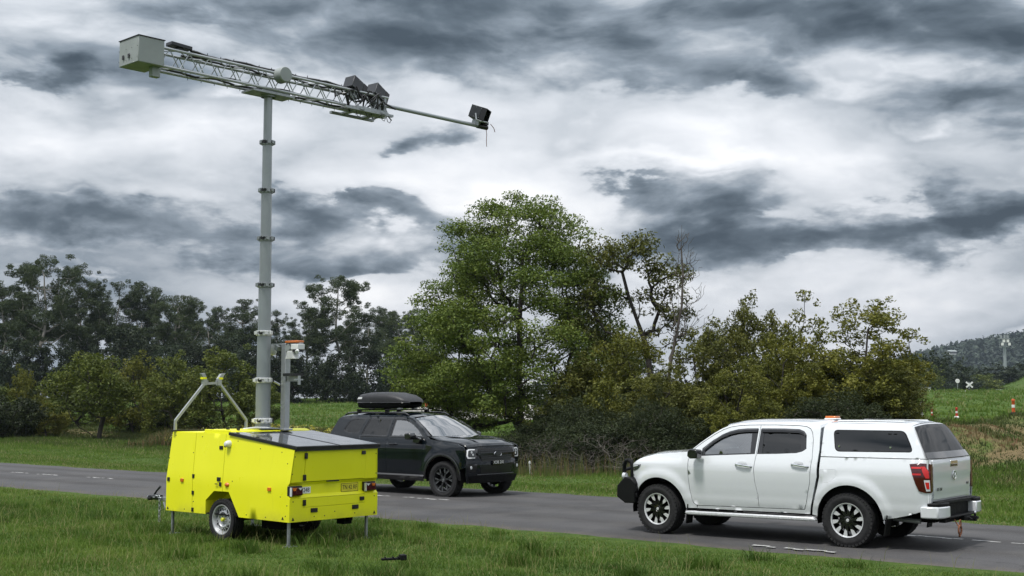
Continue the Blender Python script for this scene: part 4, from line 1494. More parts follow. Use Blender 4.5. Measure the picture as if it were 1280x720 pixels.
pl.box((3.832, 0, .745), (.012, .375, .105))
plate = pl.build('number_plate', m_gloss, suv, bevel=.003)
text_mesh('plate_lettering', 'XDB 2XI', .090, m_wpaint, plate, frame((3.839, 0, .750), (0, 1, 0), (0, 0, 1)), .001, 1.0)
for sg in (-1, 1):
    b = MB()
    b.prism([(1.98, 1.235), (2.10, 1.225), (2.17, 1.255), (2.17, 1.33), (2.12, 1.375), (1.99, 1.365), (1.965, 1.33)], sg * .985, sg * 1.175, 'y')
    o = b.build('door_mirror', m_gloss, suv, bevel=.03)
    b = MB()
    b.prism([(2.06, 1.16), (2.24, 1.15), (2.30, 1.24), (2.20, 1.28), (2.08, 1.26)], sg * .90, sg * 1.00, 'y')
    b.build('mirror_arm', m_gloss, o, bevel=.01)
    # roof rails
    b = MB()
    b.tube([(1.62, sg * .655, 1.745), (1.50, sg * .650, 1.790), (1.30, sg * .645, 1.800), (-.10, sg * .645, 1.800), (-.34, sg * .650, 1.782), (-.45, sg * .655, 1.735)], [.014, .020, .020, .020, .020, .014], 8)
    for x in (1.3, .62, -.10):
        b.box((x, sg * .648, 1.775), (.12, .03, .05))
    b.build('roof_rail', m_gloss, suv)
b = MB()
b.box((1.35, 0, .45), (4.4, 1.05, .20))
b.box((1.42, 0, .50), (1.9, 1.66, .14))
b.box((-.55, 0, .55), (.60, 1.5, .20))
b.box((0, 0, .39), (.14, 1.4, .14))
b.box((2.9, 0, .40), (.14, 1.4, .12))
b.build('chassis', m_under, suv)
for sg in (1, -1):
    seat(suv, 1.62, sg * .38, m_seat)
    seat(suv, .70, sg * .42, m_seat, .60)
b = MB()
b.box((2.24, 0, 1.13), (.40, 1.56, .20))
b.build('dashboard', m_blackp, suv, bevel=.06)
b = MB()
N = 20
Mst = Matrix.Translation((1.98, -.38, 1.20)) @ Matrix.Rotation(R(62), 4, 'Y')
b.tube([tuple(Mst @ Vector((.18 * math.cos(2 * math.pi * k / N), .18 * math.sin(2 * math.pi * k / N), 0))) for k in range(N)], .015, 6, close=True)
b.tube([tuple(Mst @ Vector((-.17, 0, 0))), tuple(Mst @ Vector((.17, 0, 0)))], .012, 6)
b.build('steering_wheel', m_blackp, suv)
# cross bars of the roof
for x in (.92, .02):
    b = MB()
    b.box((x, 0, 1.862), (.09, 1.38, .026))
    for sg in (-1, 1):
        b.box((x, sg * .645, 1.830), (.11, .07, .07), taper=(.8, .8))
    b.build('roof_cross_bar', m_blackp, suv, bevel=.008)

def suv_trim(a):
    t = a[:, 0] > 3.25
    a[:, 0] = np.where(t, 3.25 + (a[:, 0] - 3.25) * .72, a[:, 0])


refit(suv, suv_trim)

# ------------------------------------------------------------------ roof box
def to_world(pose, p):
    c, s = math.cos(pose[2]), math.sin(pose[2])
    return (pose[0] + p[0] * c - p[1] * s, pose[1] + p[0] * s + p[1] * c, p[2])


box = thing('roof_box', 'black luggage pod with a tapered nose strapped on top of the dark wagon', 'roof box', to_world(SUV_POSE, (0, 0, 0.035 + 1.876)), SUV_POSE[2])
# lower tray and upper lid lofted along the box
def box_ring(x, w, z0, z1, n=20, top=True):
    P = []
    for k in range(n + 1):
        a = math.pi * k / n
        ca, sa = math.cos(a), math.sin(a)
        P.append((x, w * math.copysign(abs(ca) ** .45, ca), z0 + (z1 - z0) * abs(sa) ** .55))
    return P


lid = MB()
XQ = lambda L_: [(.42 + (q[0] - .475) * .78,) + tuple(q[1:]) for q in L_]
XS = XQ([(-.52, .28, .20), (-.50, .37, .30), (-.40, .415, .355), (-.10, .43, .385), (.30, .43, .395), (.75, .42, .385), (1.10, .395, .335), (1.30, .36, .275), (1.42, .30, .215), (1.47, .20, .17)])
lid.grid([box_ring(x, w, .145, z) for x, w, z in XS])
lid.add([p for p in box_ring(XS[0][0], .28, .145, .20)], [tuple(range(21))])
lo = lid.build('lid', simple('textured_black_plastic', (0.014, 0.014, 0.016), 0.5, bump=0.35), box)
tray = MB()
XS2 = XQ([(-.50, .30, .10), (-.46, .39, .02), (-.30, .40, .005), (.40, .41, .005), (1.10, .37, .015), (1.35, .31, .05), (1.46, .20, .11)])
tray.grid([[(x, w * math.copysign(min(1, abs(math.cos(math.pi * k / 16)) * 1.6) ** .6, math.cos(math.pi * k / 16)) * (1 - .12 * math.sin(math.pi * k / 16)), .15 + (z - .15) * abs(math.sin(math.pi * k / 16)) ** .45) for k in range(17)] for x, w, z in XS2])
tray.build('tray', m_blackp, box)
b = MB()
for sg in (-1, 1):
    b.tube([(x, sg * (w + .004), .147) for x, w, z in XS], .008, 6)
b.build('rim_seam', m_gloss, box)
b = MB()
b.prism([(-.25, .275), (-.13, .278), (-.14, .232), (-.29, .228)], -.425, -.36, 'y')
b.build('maker_badge', m_wpaint, box)
b = MB()
b.tube([(.18, -.432, .15), (.18, -.44, .15)], .012, 8)
b.build('lock', m_chrome, box)
for x in (.92, .02):
    for sg in (-1, 1):
        b = MB()
        b.box((x, sg * .24, .014), (.10, .10, .03))
        b.build('clamp', m_wpaint, box)

# ------------------------------------------------------------------ driver seen through the side window
def skin_body(name, verts, edges, radii, mat, parent, root=0, sub=2):
    me = bpy.data.meshes.new(name)
    me.from_pydata(verts, edges, [])
    o = link(name, me, mat, parent)
    o.modifiers.new('skin', 'SKIN')
    sv = me.skin_vertices[0].data if me.skin_vertices else None
    if sv is None:
        bm = bmesh.new()
        bm.from_mesh(me)
        bm.verts.layers.skin.verify()
        bm.to_mesh(me)
        bm.free()
        sv = me.skin_vertices[0].data
    for i, r_ in enumerate(radii):
        sv[i].radius = (r_, r_) if not isinstance(r_, tuple) else r_
        sv[i].use_root = (i == root)
    md = o.modifiers.new('sub', 'SUBSURF')
    md.levels = sub
    md.render_levels = sub
    # bake to a plain mesh
    dg = bpy.context.evaluated_depsgraph_get()
    me2 = bpy.data.meshes.new_from_object(o.evaluated_get(dg))
    o.modifiers.clear()
    o.data = me2
    me2.name = name
    for p in me2.polygons:
        p.use_smooth = True
    if not me2.materials:
        me2.materials.append(mat)
    return o


drv = thing('person', 'driver in the dark wagon with one bare forearm raised to the wheel', 'person', to_world(SUV_POSE, (1.50, -.38, .035 + .70)), SUV_POSE[2])
V = [(0, 0, .04), (-.04, 0, .24), (-.07, 0, .44), (-.07, 0, .54), (-.05, 0, .60), (-.02, 0, .70), (-.01, 0, .77),
     (-.06, -.19, .44), (.14, -.25, .40), (.36, -.16, .56), (.44, -.12, .55), (-.06, .19, .44), (.12, .24, .26), (.36, .14, .42), (.44, .11, .45),
     (.22, -.11, .06), (.50, -.14, .08), (.58, -.14, -.24), (.22, .11, .06), (.50, .14, .08), (.58, .14, -.24)]
E = [(0, 1), (1, 2), (2, 3), (3, 4), (4, 5), (5, 6), (2, 7), (7, 8), (8, 9), (9, 10), (2, 11), (11, 12), (12, 13), (13, 14), (0, 15), (15, 16), (16, 17), (0, 18), (18, 19), (19, 20)]
RD = [.16, .15, .15, .06, .07, .095, .07, .07, .05, .036, .03, .07, .05, .036, .03, .09, .07, .05, .09, .07, .05]
bd = skin_body('body', V, E, RD, m_skin, drv)
SHV = [V[0], V[1], V[2], (-.07, 0, .51), V[7], V[8], V[11], V[12]]
skin_body('shirt', SHV, [(0, 1), (1, 2), (2, 3), (2, 4), (4, 5), (2, 6), (6, 7)], [.175, .165, .165, .075, .085, .06, .085, .06], m_shirt, drv)
hd = MB()
hd.lathe([(0, .13), (.06, .115), (.098, .06), (.104, 0), (.09, -.05), (.07, -.06)], 18, 0, Matrix.Translation((-.045, 0, .70)))
hd.build('hair', m_hair, drv)
hf = MB()
for k, (dy, dz) in enumerate(((-.03, .02), (-.012, .026), (.006, .024), (.022, .016))):
    hf.tube([(.44, -.12 + dy, .55), (.49, -.12 + dy, .555 + dz), (.505, -.12 + dy, .53 + dz * .4), (.49, -.12 + dy, .51)], [.012, .011, .010, .008], 6)
hf.tube([(.43, -.10, .54), (.455, -.085, .515), (.48, -.088, .50)], [.013, .011, .008], 6)
hf.build('hand', m_skin, drv)

# ================================================================== yellow camera trailer
TP = (-3.844, 20.301, 2.434)
HW = .866


def paint_yellow():
    m, nt, b = new_mat('fluoro_yellow_paint')
    tc = nt.new('ShaderNodeTexCoord').outputs['Object']
    sp = nt.new('ShaderNodeSeparateXYZ')
    nt.put(sp.inputs[0], tc)
    n = nt.noise(tc, 4.0, 6, 0.65)
    base = nt.ramp(nt.noise(tc, 1.3, 3, 0.5), [(0.3, (0.78, 0.78, 0.012)), (0.7, (0.83, 0.82, 0.018))])
    low = nt.rng(sp.outputs[2], 0.34, 0.62, 1.0, 0.0)
    f = nt.m('MULTIPLY', nt.m('MULTIPLY', low, low), nt.rng(n, 0.36, 0.70, 0.0, 0.65))
    mp = nt.new('ShaderNodeMapping')
    mp.inputs['Scale'].default_value = (26, 26, 1.2)
    nt.put(mp.inputs[0], tc)
    drip = nt.rng(nt.noise(mp.outputs[0], 1.0, 4, 0.6), 0.60, 0.85, 0.0, 0.14)
    nt.put(b.inputs['Base Color'], nt.mix(nt.m('MAXIMUM', f, drip), base, (0.30, 0.29, 0.05)))
    nt.put(b.inputs['Roughness'], nt.rng(n, 0.3, 0.7, 0.26, 0.44))
    b.inputs['Specular IOR Level'].default_value = 0.4
    bp = nt.new('ShaderNodeBump')
    bp.inputs['Strength'].default_value = 0.06
    bp.inputs['Distance'].default_value = 0.02
    nt.put(bp.inputs['Height'], nt.noise(tc, 2.4, 2, 0.5))
    nt.put(b.inputs['Normal'], bp.outputs[0])
    return m


m_yel = paint_yellow()
m_alu = simple('aluminium', (0.40, 0.42, 0.43), 0.38, metal=0.6, var=0.08, scale=12)
m_mast = simple('mast_grey_paint', (0.30, 0.325, 0.335), 0.36, var=0.08, scale=3, metal=0.35)
m_white_box = simple('off_white_cover', (0.66, 0.67, 0.66), 0.5, var=0.06)
m_boxgrey = simple('cabinet_grey', (0.27, 0.295, 0.29), 0.5, var=0.07, scale=4)
m_latch = simple('black_latch', (0.010, 0.010, 0.011), 0.35)
m_camblack = simple('camera_housing', (0.020, 0.023, 0.028), 0.42, var=0.2)
m_platey = simple('yellow_plate', (0.62, 0.55, 0.03), 0.5)
m_ink = simple('black_print', (0.012, 0.012, 0.012), 0.6)


def mat_solar():
    m, nt, b = new_mat('solar_cells')
    tc = nt.new('ShaderNodeTexCoord').outputs['Object']
    br = nt.new('ShaderNodeTexBrick', offset=0.0)
    br.inputs['Scale'].default_value = 6.3
    br.inputs['Mortar Size'].default_value = 0.008
    br.inputs['Row Height'].default_value = 1.0
    br.inputs['Brick Width'].default_value = 1.0
    nt.put(br.inputs['Vector'], tc)
    nt.put(br.inputs[1], (0.010, 0.012, 0.020))
    nt.put(br.inputs[2], (0.012, 0.014, 0.024))
    nt.put(br.inputs[3], (0.10, 0.10, 0.11))
    nt.put(b.inputs['Base Color'], br.outputs[0])
    nt.put(b.inputs['Roughness'], nt.rng(nt.noise(tc, 5, 5, 0.6), 0.3, 0.7, 0.08, 0.20))
    b.inputs['Coat Weight'].default_value = 0.6
    return m


m_solar = mat_solar()
trl = thing('camera_trailer', 'bright yellow camera trailer with tall grey mast and truss arm on the grass', 'trailer', (TP[0], TP[1], 0.0), TP[2])


def tw(z):
    return float(np.interp(z, [.3, .90, 1.66], [HW, HW, .795]))


def tpanel(name, outline, mats, sg, parent=None, thick=.02, off=0.0, h=.12, holes=()):
    return panel(name, outline, lambda x, z: (x, sg * tw(z), z), (0, -sg, 0), mats, parent or trl, holes, thick, h, off)


g_ = .004
for sg in (1, -1):
    # three side panels, the middle seams as in the photograph
    A_ = [(1.446, .376), (1.446, .90), (1.392, 1.612), (.761 + g_, 1.612), (.752 + g_, .90), (.750 + g_, .376)]
    B_ = [(.750 - g_, .376), (.752 - g_, .90), (.761 - g_, 1.612), (.003 + g_, 1.602), (-.010 + g_, .90), (-.016 + g_, .737), (.200, .735), (.405, .587), (.405, .376)]
    C_ = [(-.016 - g_, .737), (-.010 - g_, .90), (.003 - g_, 1.602), (-.08, 1.590), (-1.630, 1.398), (-1.585, .93), (-1.545, .885), (-1.545, .75), (-1.590, .70), (-1.585, .362), (-.42, .373), (-.165, .737)]
    fp = tpanel('front_locker_door', A_, m_yel, sg)
    md_ = tpanel('middle_side_panel', B_, m_yel, sg)
    rp = tpanel('rear_side_panel', C_, m_yel, sg)
    # wheel box
    b = MB()
    b.prism([(.405, .376), (.405, .587), (.200, .735), (-.165, .737), (-.42, .373)], sg * (HW - .02), sg * .55, 'y')
    bm_o = b.mesh('wheel_box')
    bm = bmesh.new()
    bm.from_mesh(bm_o)
    kill = [f for f in bm.faces if abs(f.normal.y) > .9 and abs(f.calc_center_median().y) > .7 or f.normal.z < -.5 and f.calc_center_median().z < .5]
    bmesh.ops.delete(bm, geom=kill, context='FACES')
    bm.to_mesh(bm_o)
    bm.free()
    link('wheel_box', bm_o, m_yel, trl)

    def fit(name, x, z, sx, sz, parent, mat=m_latch, d=.014, bev=.004):
        b_ = MB()
        b_.box((x, sg * (tw(z) + d / 2 - .001), z), (sx, d, sz))
        return b_.build(name, mat, parent, bevel=bev)
    if sg == 1:
        fit('latch', .093, 1.393, .085, .055, md_)
        fit('latch', .081, .917, .085, .060, md_)
        fit('latch', .040, .842, .055, .060, md_)
        b_ = MB()
        b_.tube([(.09, tw(.84) + .02, .845), (.15, tw(.84) + .02, .845)], .008, 6)
        b_.build('key_hasp', m_latch, md_)
        for z in (.940, .684, .424):
            fit('hinge', .732, z, .050, .062, fp)
        fit('hinge', 1.383, .868, .060, .060, fp)
        fit('side_marker', 1.021, .867, .075, .052, fp, m_amber, .018)
        fit('side_marker', -1.133, .819, .075, .052, rp, m_amber, .018)
        b_ = MB()
        b_.lathe([(0, .03), (.022, .026), (.038, .010), (.042, 0)], 16, 0, Matrix.Translation((-.122, tw(.84), .841)) @ Matrix.Rotation(R(-90), 4, 'X') @ Matrix.Diagonal((1.3, .85, 1, 1)))
        b_.build('side_marker', m_amber, rp)
        b_ = MB()
        b_.lathe([(.055, 0), (.055, .03), (.050, .045), (.046, .060), (.030, .085), (0, .095)], 20, 0, Matrix.Translation((-.094, tw(1.453) - .004, 1.453)) @ Matrix.Rotation(R(-90), 4, 'X'))
        b_.tube([(-.075, tw(1.45) + .045, 1.42), (-.055, tw(1.45) + .065, 1.415)], .016, 8, 1)
        b_.build('dome_camera', [m_white_box, m_latch], rp)
        b_ = MB()
        for (x, z) in [(1.40, .42), (1.415, 1.20), (.79, 1.30), (.72, .55), (.05, .62), (-.25, .90), (-1.50, 1.20), (-1.53, .60), (-1.50, .45), (-.60, .42), (-1.05, .41), (-1.38, .72), (.60, 1.55), (-.30, 1.50), (-.85, 1.40), (-1.35, 1.36), (1.30, 1.56), (.95, .42)]:
            b_.lathe([(0, .006), (.006, .005), (.010, 0)], 8, 0, Matrix.Translation((x, tw(z), z)) @ Matrix.Rotation(R(-90), 4, 'X'))
        b_.build('rivets', m_latch, rp)
        for x, z, pr in ((1.39, .395, fp), (-1.44, .395, rp)):
            b_ = MB()
            b_.prism([(x - .025, z), (x + .025, z), (x, z + .045)], tw(z) - .001, tw(z) + .003, 'y')
            b_.build('warning_triangle', m_ink, pr)
    else:
        for x, z in ((.09, 1.39), (.08, .917)):
            fit('latch', x, z, .085, .055, md_)
        fit('side_marker', 1.021, .867, .075, .052, fp, m_amber, .018)
        fit('side_marker', -1.133, .819, .075, .052, rp, m_amber, .018)
    wheel(trl, (0, sg * .772, .312), .312, .195, .222, 'steel', sg)
    # corner legs
for x, y, z0 in ((1.36, .79, .40), (1.36, -.79, .40), (-1.50, .80, .40), (-1.50, -.72, .40)):
    b = MB()
    b.box((x, y, .20), (.034, .034, .42))
    lg = b.build('support_leg', m_galv, trl)
    b = MB()
    b.box((x, y - .05, .010), (.14, .18, .010))
    b.box((x, y, .03), (.05, .05, .03))
    b.build('foot_plate', m_galv, lg)

# rear face: upper hatch, recessed lamp band, lower hatch
def tr_panel(name, outline, xf, mats, parent=None, holes=(), off=0.0, thick=.02):
    return panel(name, outline, xf, (1, 0, 0), mats, parent or trl, holes, thick, .12, off)


up = lambda y, z: (-1.585 - .045 * (z - .93) / .468, y, z)
lw = lambda y, z: (-1.588, y, z)
hat = tr_panel('rear_hatch', [(.600, .936), (.600, 1.385), (-.590, 1.385), (-.590, .936)], up, m_yel, off=.004)
tr_panel('rear_corner_panel', [(.860, .930), (.812, 1.396), (.606, 1.396), (.606, .930)], up, m_yel)
tr_panel('rear_corner_panel', [(-.860, .930), (-.812, 1.396), (-.596, 1.396), (-.596, .930)], up, m_yel)
LOW = [(.864, .362), (.864, .700), (-.864, .700), (-.864, .362)]
LH = [(.598, .567), (.598, .695), (-.599, .695), (-.599, .567)]
lower = tr_panel('rear_lower_panel', LOW, lw, m_yel, holes=[[(.602, .563), (.602, .6985), (-.603, .6985), (-.603, .563)]])
lh = tr_panel('lower_hatch', LH, lw, m_yel, off=.001)
b = MB()
b.prism([(-1.585, .928), (-1.540, .885), (-1.540, .75), (-1.588, .702), (-1.50, .702), (-1.50, .928)], -.862, .862, 'y')
band = b.build('lamp_band', m_yel, trl)
for z in (1.310, .994):
    b = MB()
    b.box((up(0, z)[0] - .012, .604, z), (.022, .050, .085))
    b.build('hinge', m_latch, hat, bevel=.004)
b = MB()
b.box((up(0, 1.325)[0] - .012, -.529, 1.325), (.022, .075, .055))
b.build('latch', m_latch, hat, bevel=.004)
b = MB()
b.box((-1.592, .05, .925), (.020, .24, .022))
b.build('hatch_grip', m_latch, hat)
b = MB()
b.box((-1.600, .598, .632), (.022, .050, .085))
b.build('hinge', m_latch, lh, bevel=.004)
b = MB()
b.box((-1.600, -.534, .632), (.022, .080, .055))
b.build('latch', m_latch, lh, bevel=.004)
for y in (.406, -.405):
    b = MB()
    b.box((-1.594, y, .513), (.014, .125, .062))
    for k in range(3):
        b.box((-1.603, y, .495 + .018 * k), (.006, .10, .006))
    b.build('vent', m_latch, lower, bevel=.003)
for y, sgn in ((.750, 1), (-.705, -1)):
    b = MB()
    b.box((-1.560, y, .808), (.06, .235, .140))
    lp = b.build('lamp_cluster', m_latch, trl, bevel=.006)
    b = MB()
    b.box((-1.600, y - .004, .800), (.03, .215, .115))
    b.build('red_lens', m_redlens, lp, bevel=.012)
    b = MB()
    b.prism([(y + sgn * .085, .852), (y + sgn * .010, .852), (y + sgn * .030, .812), (y + sgn * .070, .812)], -1.622, -1.612, 'x')
    b.build('indicator_lens', m_amber, lp)
    b = MB()
    b.prism([(y - sgn * .020, .852), (y - sgn * .095, .852), (y - sgn * .060, .815)], -1.622, -1.612, 'x')
    b.build('reversing_lens', m_clear, lp)
    b = MB()
    b.box((-1.612, y + .112, .800), (.04, .010, .125))
    b.build('side_lens', m_clear, lp)
b = MB()
b.box((-1.545, .522, .808), (.006, .165, .095))
nb = b.build('number_sticker', m_wpaint, band)
text_mesh('sticker_lettering', '248', .092, m_ink, nb, frame((-1.5495, .522, .808), (0, -1, 0), (0, 0, 1)), .0008, .86)
b = MB()
b.box((-1.546, -.326, .808), (.008, .345, .130))
npl = b.build('number_plate', m_platey, band, bevel=.002)
text_mesh('plate_lettering', 'TN 42 RF', .092, m_ink, npl, frame((-1.551, -.326, .808), (0, -1, 0), (0, 0, 1)), .0008, .80)
b = MB()
for (y0, y1, z0, z1) in ((-.493, -.159, .868, .870), (-.493, -.159, .746, .748), (-.495, -.493, .746, .870), (-.159, -.157, .746, .870)):
    b.box((-1.5505, (y0 + y1) / 2, (z0 + z1) / 2), (.002, y1 - y0 + .003, z1 - z0 + .003))
b.build('plate_border', m_ink, npl)
b = MB()
for (y, z) in [(.80, .655), (.80, .42), (-.80, .655), (-.80, .42), (.40, .42), (0, .47), (-.40, .42), (.83, 1.05), (.80, 1.30), (-.80, 1.30), (-.83, 1.0), (.2, .42)]:
    b.lathe([(0, .006), (.006, .005), (.010, 0)], 8, 0, Matrix.Translation((-1.588 if z < .9 else up(0, z)[0], y, z)) @ Matrix.Rotation(R(-90), 4, 'Y'))
b.build('rivets', m_latch, lower)
for y in (.80, -.80):
    b = MB()
    b.prism([(y - .025, .385), (y + .025, .385), (y, .43)], -1.592, -1.589, 'x')
    b.build('warning_triangle', m_ink, lower)
# front, floor, top
b = MB()
b.prism([(-.864, .376), (.864, .376), (.864, .90), (.800, 1.61), (-.800, 1.61), (-.864, .90)], 1.375, 1.388, 'x')
b.build('front_panel', m_yel, trl)
b = MB()
b.box((-.07, 0, .385), (2.98, 1.70, .018))
b.box((0, 0, .312), (.07, 1.40, .07))
b.box((-1.0, .45, .34), (.9, .07, .09))
b.box((-1.0, -.45, .34), (.9, .07, .09))
b.box((-.70, .30, .28), (.45, .35, .18))
b.box((-1.30, -.45, .30), (.16, .16, .12))
b.build('chassis', m_under, trl)
b = MB()
b.box((1.00, 0, 1.612), (.78, 1.58, .014))
b.build('top_panel', m_yel, trl, bevel=.004)
b = MB()
b.prism([(.605, 1.605), (.600, 1.664), (-.02, 1.664), (-.10, 1.640), (-.10, 1.57)], -.770, .770, 'y')
top = b.build('raised_top', m_yel, trl, bevel=.008)
for (x, y) in ((.50, .70), (.10, .70), (-.05, .62), (.45, -.6), (.2, -.65)):
    b = MB()
    b.box((x, y, 1.672), (.05, .03, .024))
    b.build('top_fitting', m_latch, top)
b = MB()
b.tube([(.05, .45, 1.668), (-.05, .30, 1.690), (-.06, .10, 1.685), (.02, -.1, 1.67)], .016, 6)
b.build('mast_cable', m_white_box, top)
# two solar panels side by side on the sloping top
sl = math.atan2(1.610 - 1.425, 1.60)
for y0, y1 in ((.012, .828), (-.828, -.012)):
    Ms = Matrix.Translation((-.885, (y0 + y1) / 2, 1.5175)) @ Matrix.Rotation(-sl, 4, 'Y')
    b = MB()
    b.box((0, 0, 0), (1.61, y1 - y0, .045))
    o = b.build('solar_panel', m_latch, trl, bevel=.003)
    o.matrix_local = Ms
    b = MB()
    b.box((0, 0, .0235), (1.555, y1 - y0 - .05, .004))
    b.build('solar_glass', m_solar, o)
b = MB()
b.box((-1.655, 0, 1.405), (.030, 1.64, .052))
b.build('rear_edge_strip', m_latch, trl, bevel=.004)
b = MB()
for y in (.80, .05, -.05, -.78):
    b.lathe([(0, .008), (.010, .006), (.013, 0)], 8, 0, Matrix.Translation((-1.670, y, 1.418)) @ Matrix.Rotation(R(-90), 4, 'Y'))
b.build('edge_bolts', m_chrome, trl)
# arm rest frame at the front
b = MB()
FX = 1.335
b.tube([(FX, .80, 1.615), (FX, .80, 1.79), (FX, .262, 2.385)], .028, 4)
b.tube([(FX, .262, 2.385), (FX, -.030, 2.400)], .026, 4)
b.tube([(FX, -.030, 2.400), (FX, -.600, 1.785), (FX, -.600, 1.615)], .028, 4)
b.box((FX, .10, 1.632), (.06, 1.50, .025), 1)
rest = b.build('arm_rest_frame', [m_alu, m_latch], trl)
for y, tl_ in ((.262, .05), (-.030, -.06)):
    b = MB()
    b.prism([(y - .035, 2.36), (y + .035, 2.36), (y + .035, 2.47), (y + .03 + tl_, 2.55), (y - .045 + tl_, 2.56), (y - .035, 2.46)], FX - .03, FX + .03, 'x')
    b.box((FX, y + tl_ * .3, 2.475), (.066, .076, .035), 1)
    b.build('cradle_horn', [m_alu, m_yel], rest)
b = MB()
for y in (.20, .02):
    b.tube([(FX, y, 2.41), (FX, y, 2.44)], .016, 6)
b.build('cradle_bolt', m_alu, rest)
# drawbar
b = MB()
for sg in (1, -1):
    b.tube([(1.20, sg * .55, .42), (2.55, sg * .06, .43)], .035, 4)
b.tube([(2.45, 0, .44), (2.95, 0, .44)], .04, 4)
dr = b.build('drawbar', m_galv, trl)
b = MB()
b.tube([(2.85, 0, .45), (3.02, 0, .46), (3.12, 0, .45)], [.05, .055, .035], 10)
b.lathe([(.045, -.05), (.06, -.02), (.05, .03), (.0, .045)], 12, 0, Matrix.Translation((3.16, 0, .45)))
b.tube([(3.05, 0, .50), (2.98, 0, .57), (2.88, 0, .64)], [.018, .016, .022], 8)
b.build('coupling', m_latch, dr, bevel=0)
b = MB()
b.tube([(3.14, 0, .45), (3.22, 0, .45)], .035, 10)
b.build('coupling_nose', m_chrome, dr)
for k in range(9):
    b = MB()
    Mk = Matrix.Translation((2.80, .06, .44 - .045 * k)) @ Matrix.Rotation(R(90 * (k % 2) + 20), 4, 'Z') @ Matrix.Rotation(R(90), 4, 'X')
    b.tube([tuple(Mk @ Vector((.018 * math.cos(2 * math.pi * q / 10), .032 * math.sin(2 * math.pi * q / 10), 0))) for q in range(10)], .0075, 5, close=True)
    b.build('chain_link', m_galv, dr)
for k in range(5):
    b = MB()
    Mk = Matrix.Translation((2.80 + .05 * k, .06 - .006 * k, .46 + .028 * math.sin(k * .8))) @ Matrix.Rotation(R(90 * (k % 2)), 4, 'X')
    b.tube([tuple(Mk @ Vector((.034 * math.cos(2 * math.pi * q / 10), .018 * math.sin(2 * math.pi * q / 10), 0))) for q in range(10)], .0075, 5, close=True)
    b.build('chain_link', m_galv, dr)
b = MB()
b.tube([(2.60, .10, .40), (2.55, .10, .30), (2.40, .10, .38)], .03, 8)
b.build('jockey_clamp', m_galv, dr)

# ------------------------------------------------------------------ telescopic mast
mx = .14
mb = MB()
mb.lathe([(.19, 1.664), (.19, 1.685), (.14, 1.69), (.135, 1.70)], 28, 0, Matrix.Translation((mx, 0, 0)))
mb.box((mx, 0, 1.672), (.46, .42, .012))
mast = mb.build('mast', m_mast, trl)
JZ = [1.680, 1.800, 2.437, 3.187, 3.956, 4.703, 5.482, 6.265, 7.020]
RR = [.122, .116, .108, .101, .093, .085, .077, .068]
for k in range(8):
    z0, z1 = JZ[k], JZ[k + 1]
    b = MB()
    b.lathe([(RR[k], z0), (RR[k], z1)], 28, 0, Matrix.Translation((mx, 0, 0)))
    b.build('mast_section', m_mast, mast)
    if k < 7:
        rr = RR[k]
        z = z1
        b = MB()
        b.lathe([(rr + .002, z - .050), (rr + .020, z - .046), (rr + .022, z - .012), (rr + .010, z - .008), (rr + .010, z + .006), (rr + .026, z + .010), (rr + .026, z + .030), (rr + .002, z + .036)], 28, 0, Matrix.Translation((mx, 0, 0)))
        for q in range(10):
            a = 2 * math.pi * q / 10 + .2
            Mq = Matrix.Rotation(a, 3, 'Z')
            b.box((mx + (rr + .032) * math.cos(a), (rr + .032) * math.sin(a), z - .004), (.034, .050, .052), 0 if q % 3 else 1, rot=Mq)
        for a in (2.2, 5.0):
            Mq = Matrix.Rotation(a, 3, 'Z')
            b.tube([(mx + rr * math.cos(a), rr * math.sin(a), z + .012), (mx + (rr + .11) * math.cos(a), (rr + .11) * math.sin(a), z + .012)], .012, 6)
        b.build('clamp_ring', [m_white_box if k < 3 else m_galv, m_latch], mast)

# camera and lamp post beside the mast
b = MB()
b.box((-.101, -.25, 2.33), (.105, .105, 1.37))
b.box((-.101, -.25, 1.655), (.18, .18, .03))
post = b.build('lamp_post', m_alu, trl, bevel=.006)
b = MB()
b.box((-.10, -.25, 3.012), (.78, .06, .018))
b.box((-.36, -.25, 3.000), (.12, .16, .012))
b.build('head_plate', m_alu, post)
b = MB()
b.lathe([(.070, .0), (.078, -.02), (.062, -.12), (.035, -.155), (.0, -.165)], 16, 0, Matrix.Translation((.225, -.25, 2.998)))
b.build('dome_sensor', m_white_box, post)
b = MB()
b.box((-.305, -.25, 3.040), (.29, .15, .036))
b.box((-.305, -.25, 3.017), (.26, .12, .012), 1)
b.build('amber_beacon', [m_amber, m_latch], post, bevel=.012)
b = MB()
b.box((-.425, -.22, 2.955), (.17, .14, .085), 0)
b.box((-.445, -.20, 2.895), (.12, .12, .04), 1)
b.tube([(-.49, -.16, 2.89), (-.52, -.12, 2.87)], .03, 10, 0)
b.build('bullet_camera', [m_white_box, m_latch], post, bevel=.006)
b = MB()
Mf = Matrix.Translation((-.315, -.20, 2.825))
b.prism([(-.055, .07), (.055, .07), (.105, -.055), (-.105, -.055)], -.05, .05, 'y', 0, Mf)
for k in range(5):
    b.box((-.315 + (-.06 + .03 * k), -.145, 2.83), (.006, .012, .10))
b.build('flood_lamp', m_white_box, post)
b = MB()
b.box((-.225, -.22, 2.945), (.10, .10, .09), 0, rot=Matrix.Rotation(R(30), 3, 'Y'))
b.box((.05, -.22, 2.950), (.07, .10, .08), 0, rot=Matrix.Rotation(R(-30), 3, 'Y'))
b.build('louvred_lamp', m_boxgrey, post)
b = MB()
b.box((-.325, -.22, 2.517), (.27, .20, .045), 0)
b.box((-.310, -.245, 2.455), (.29, .025, .085), 1)
b.box((-.468, -.22, 2.430), (.012, .05, .14), 1)
b.box((-.45, -.22, 2.44), (.04, .16, .02), 1)
b.build('side_bracket', [m_latch, m_alu], post)
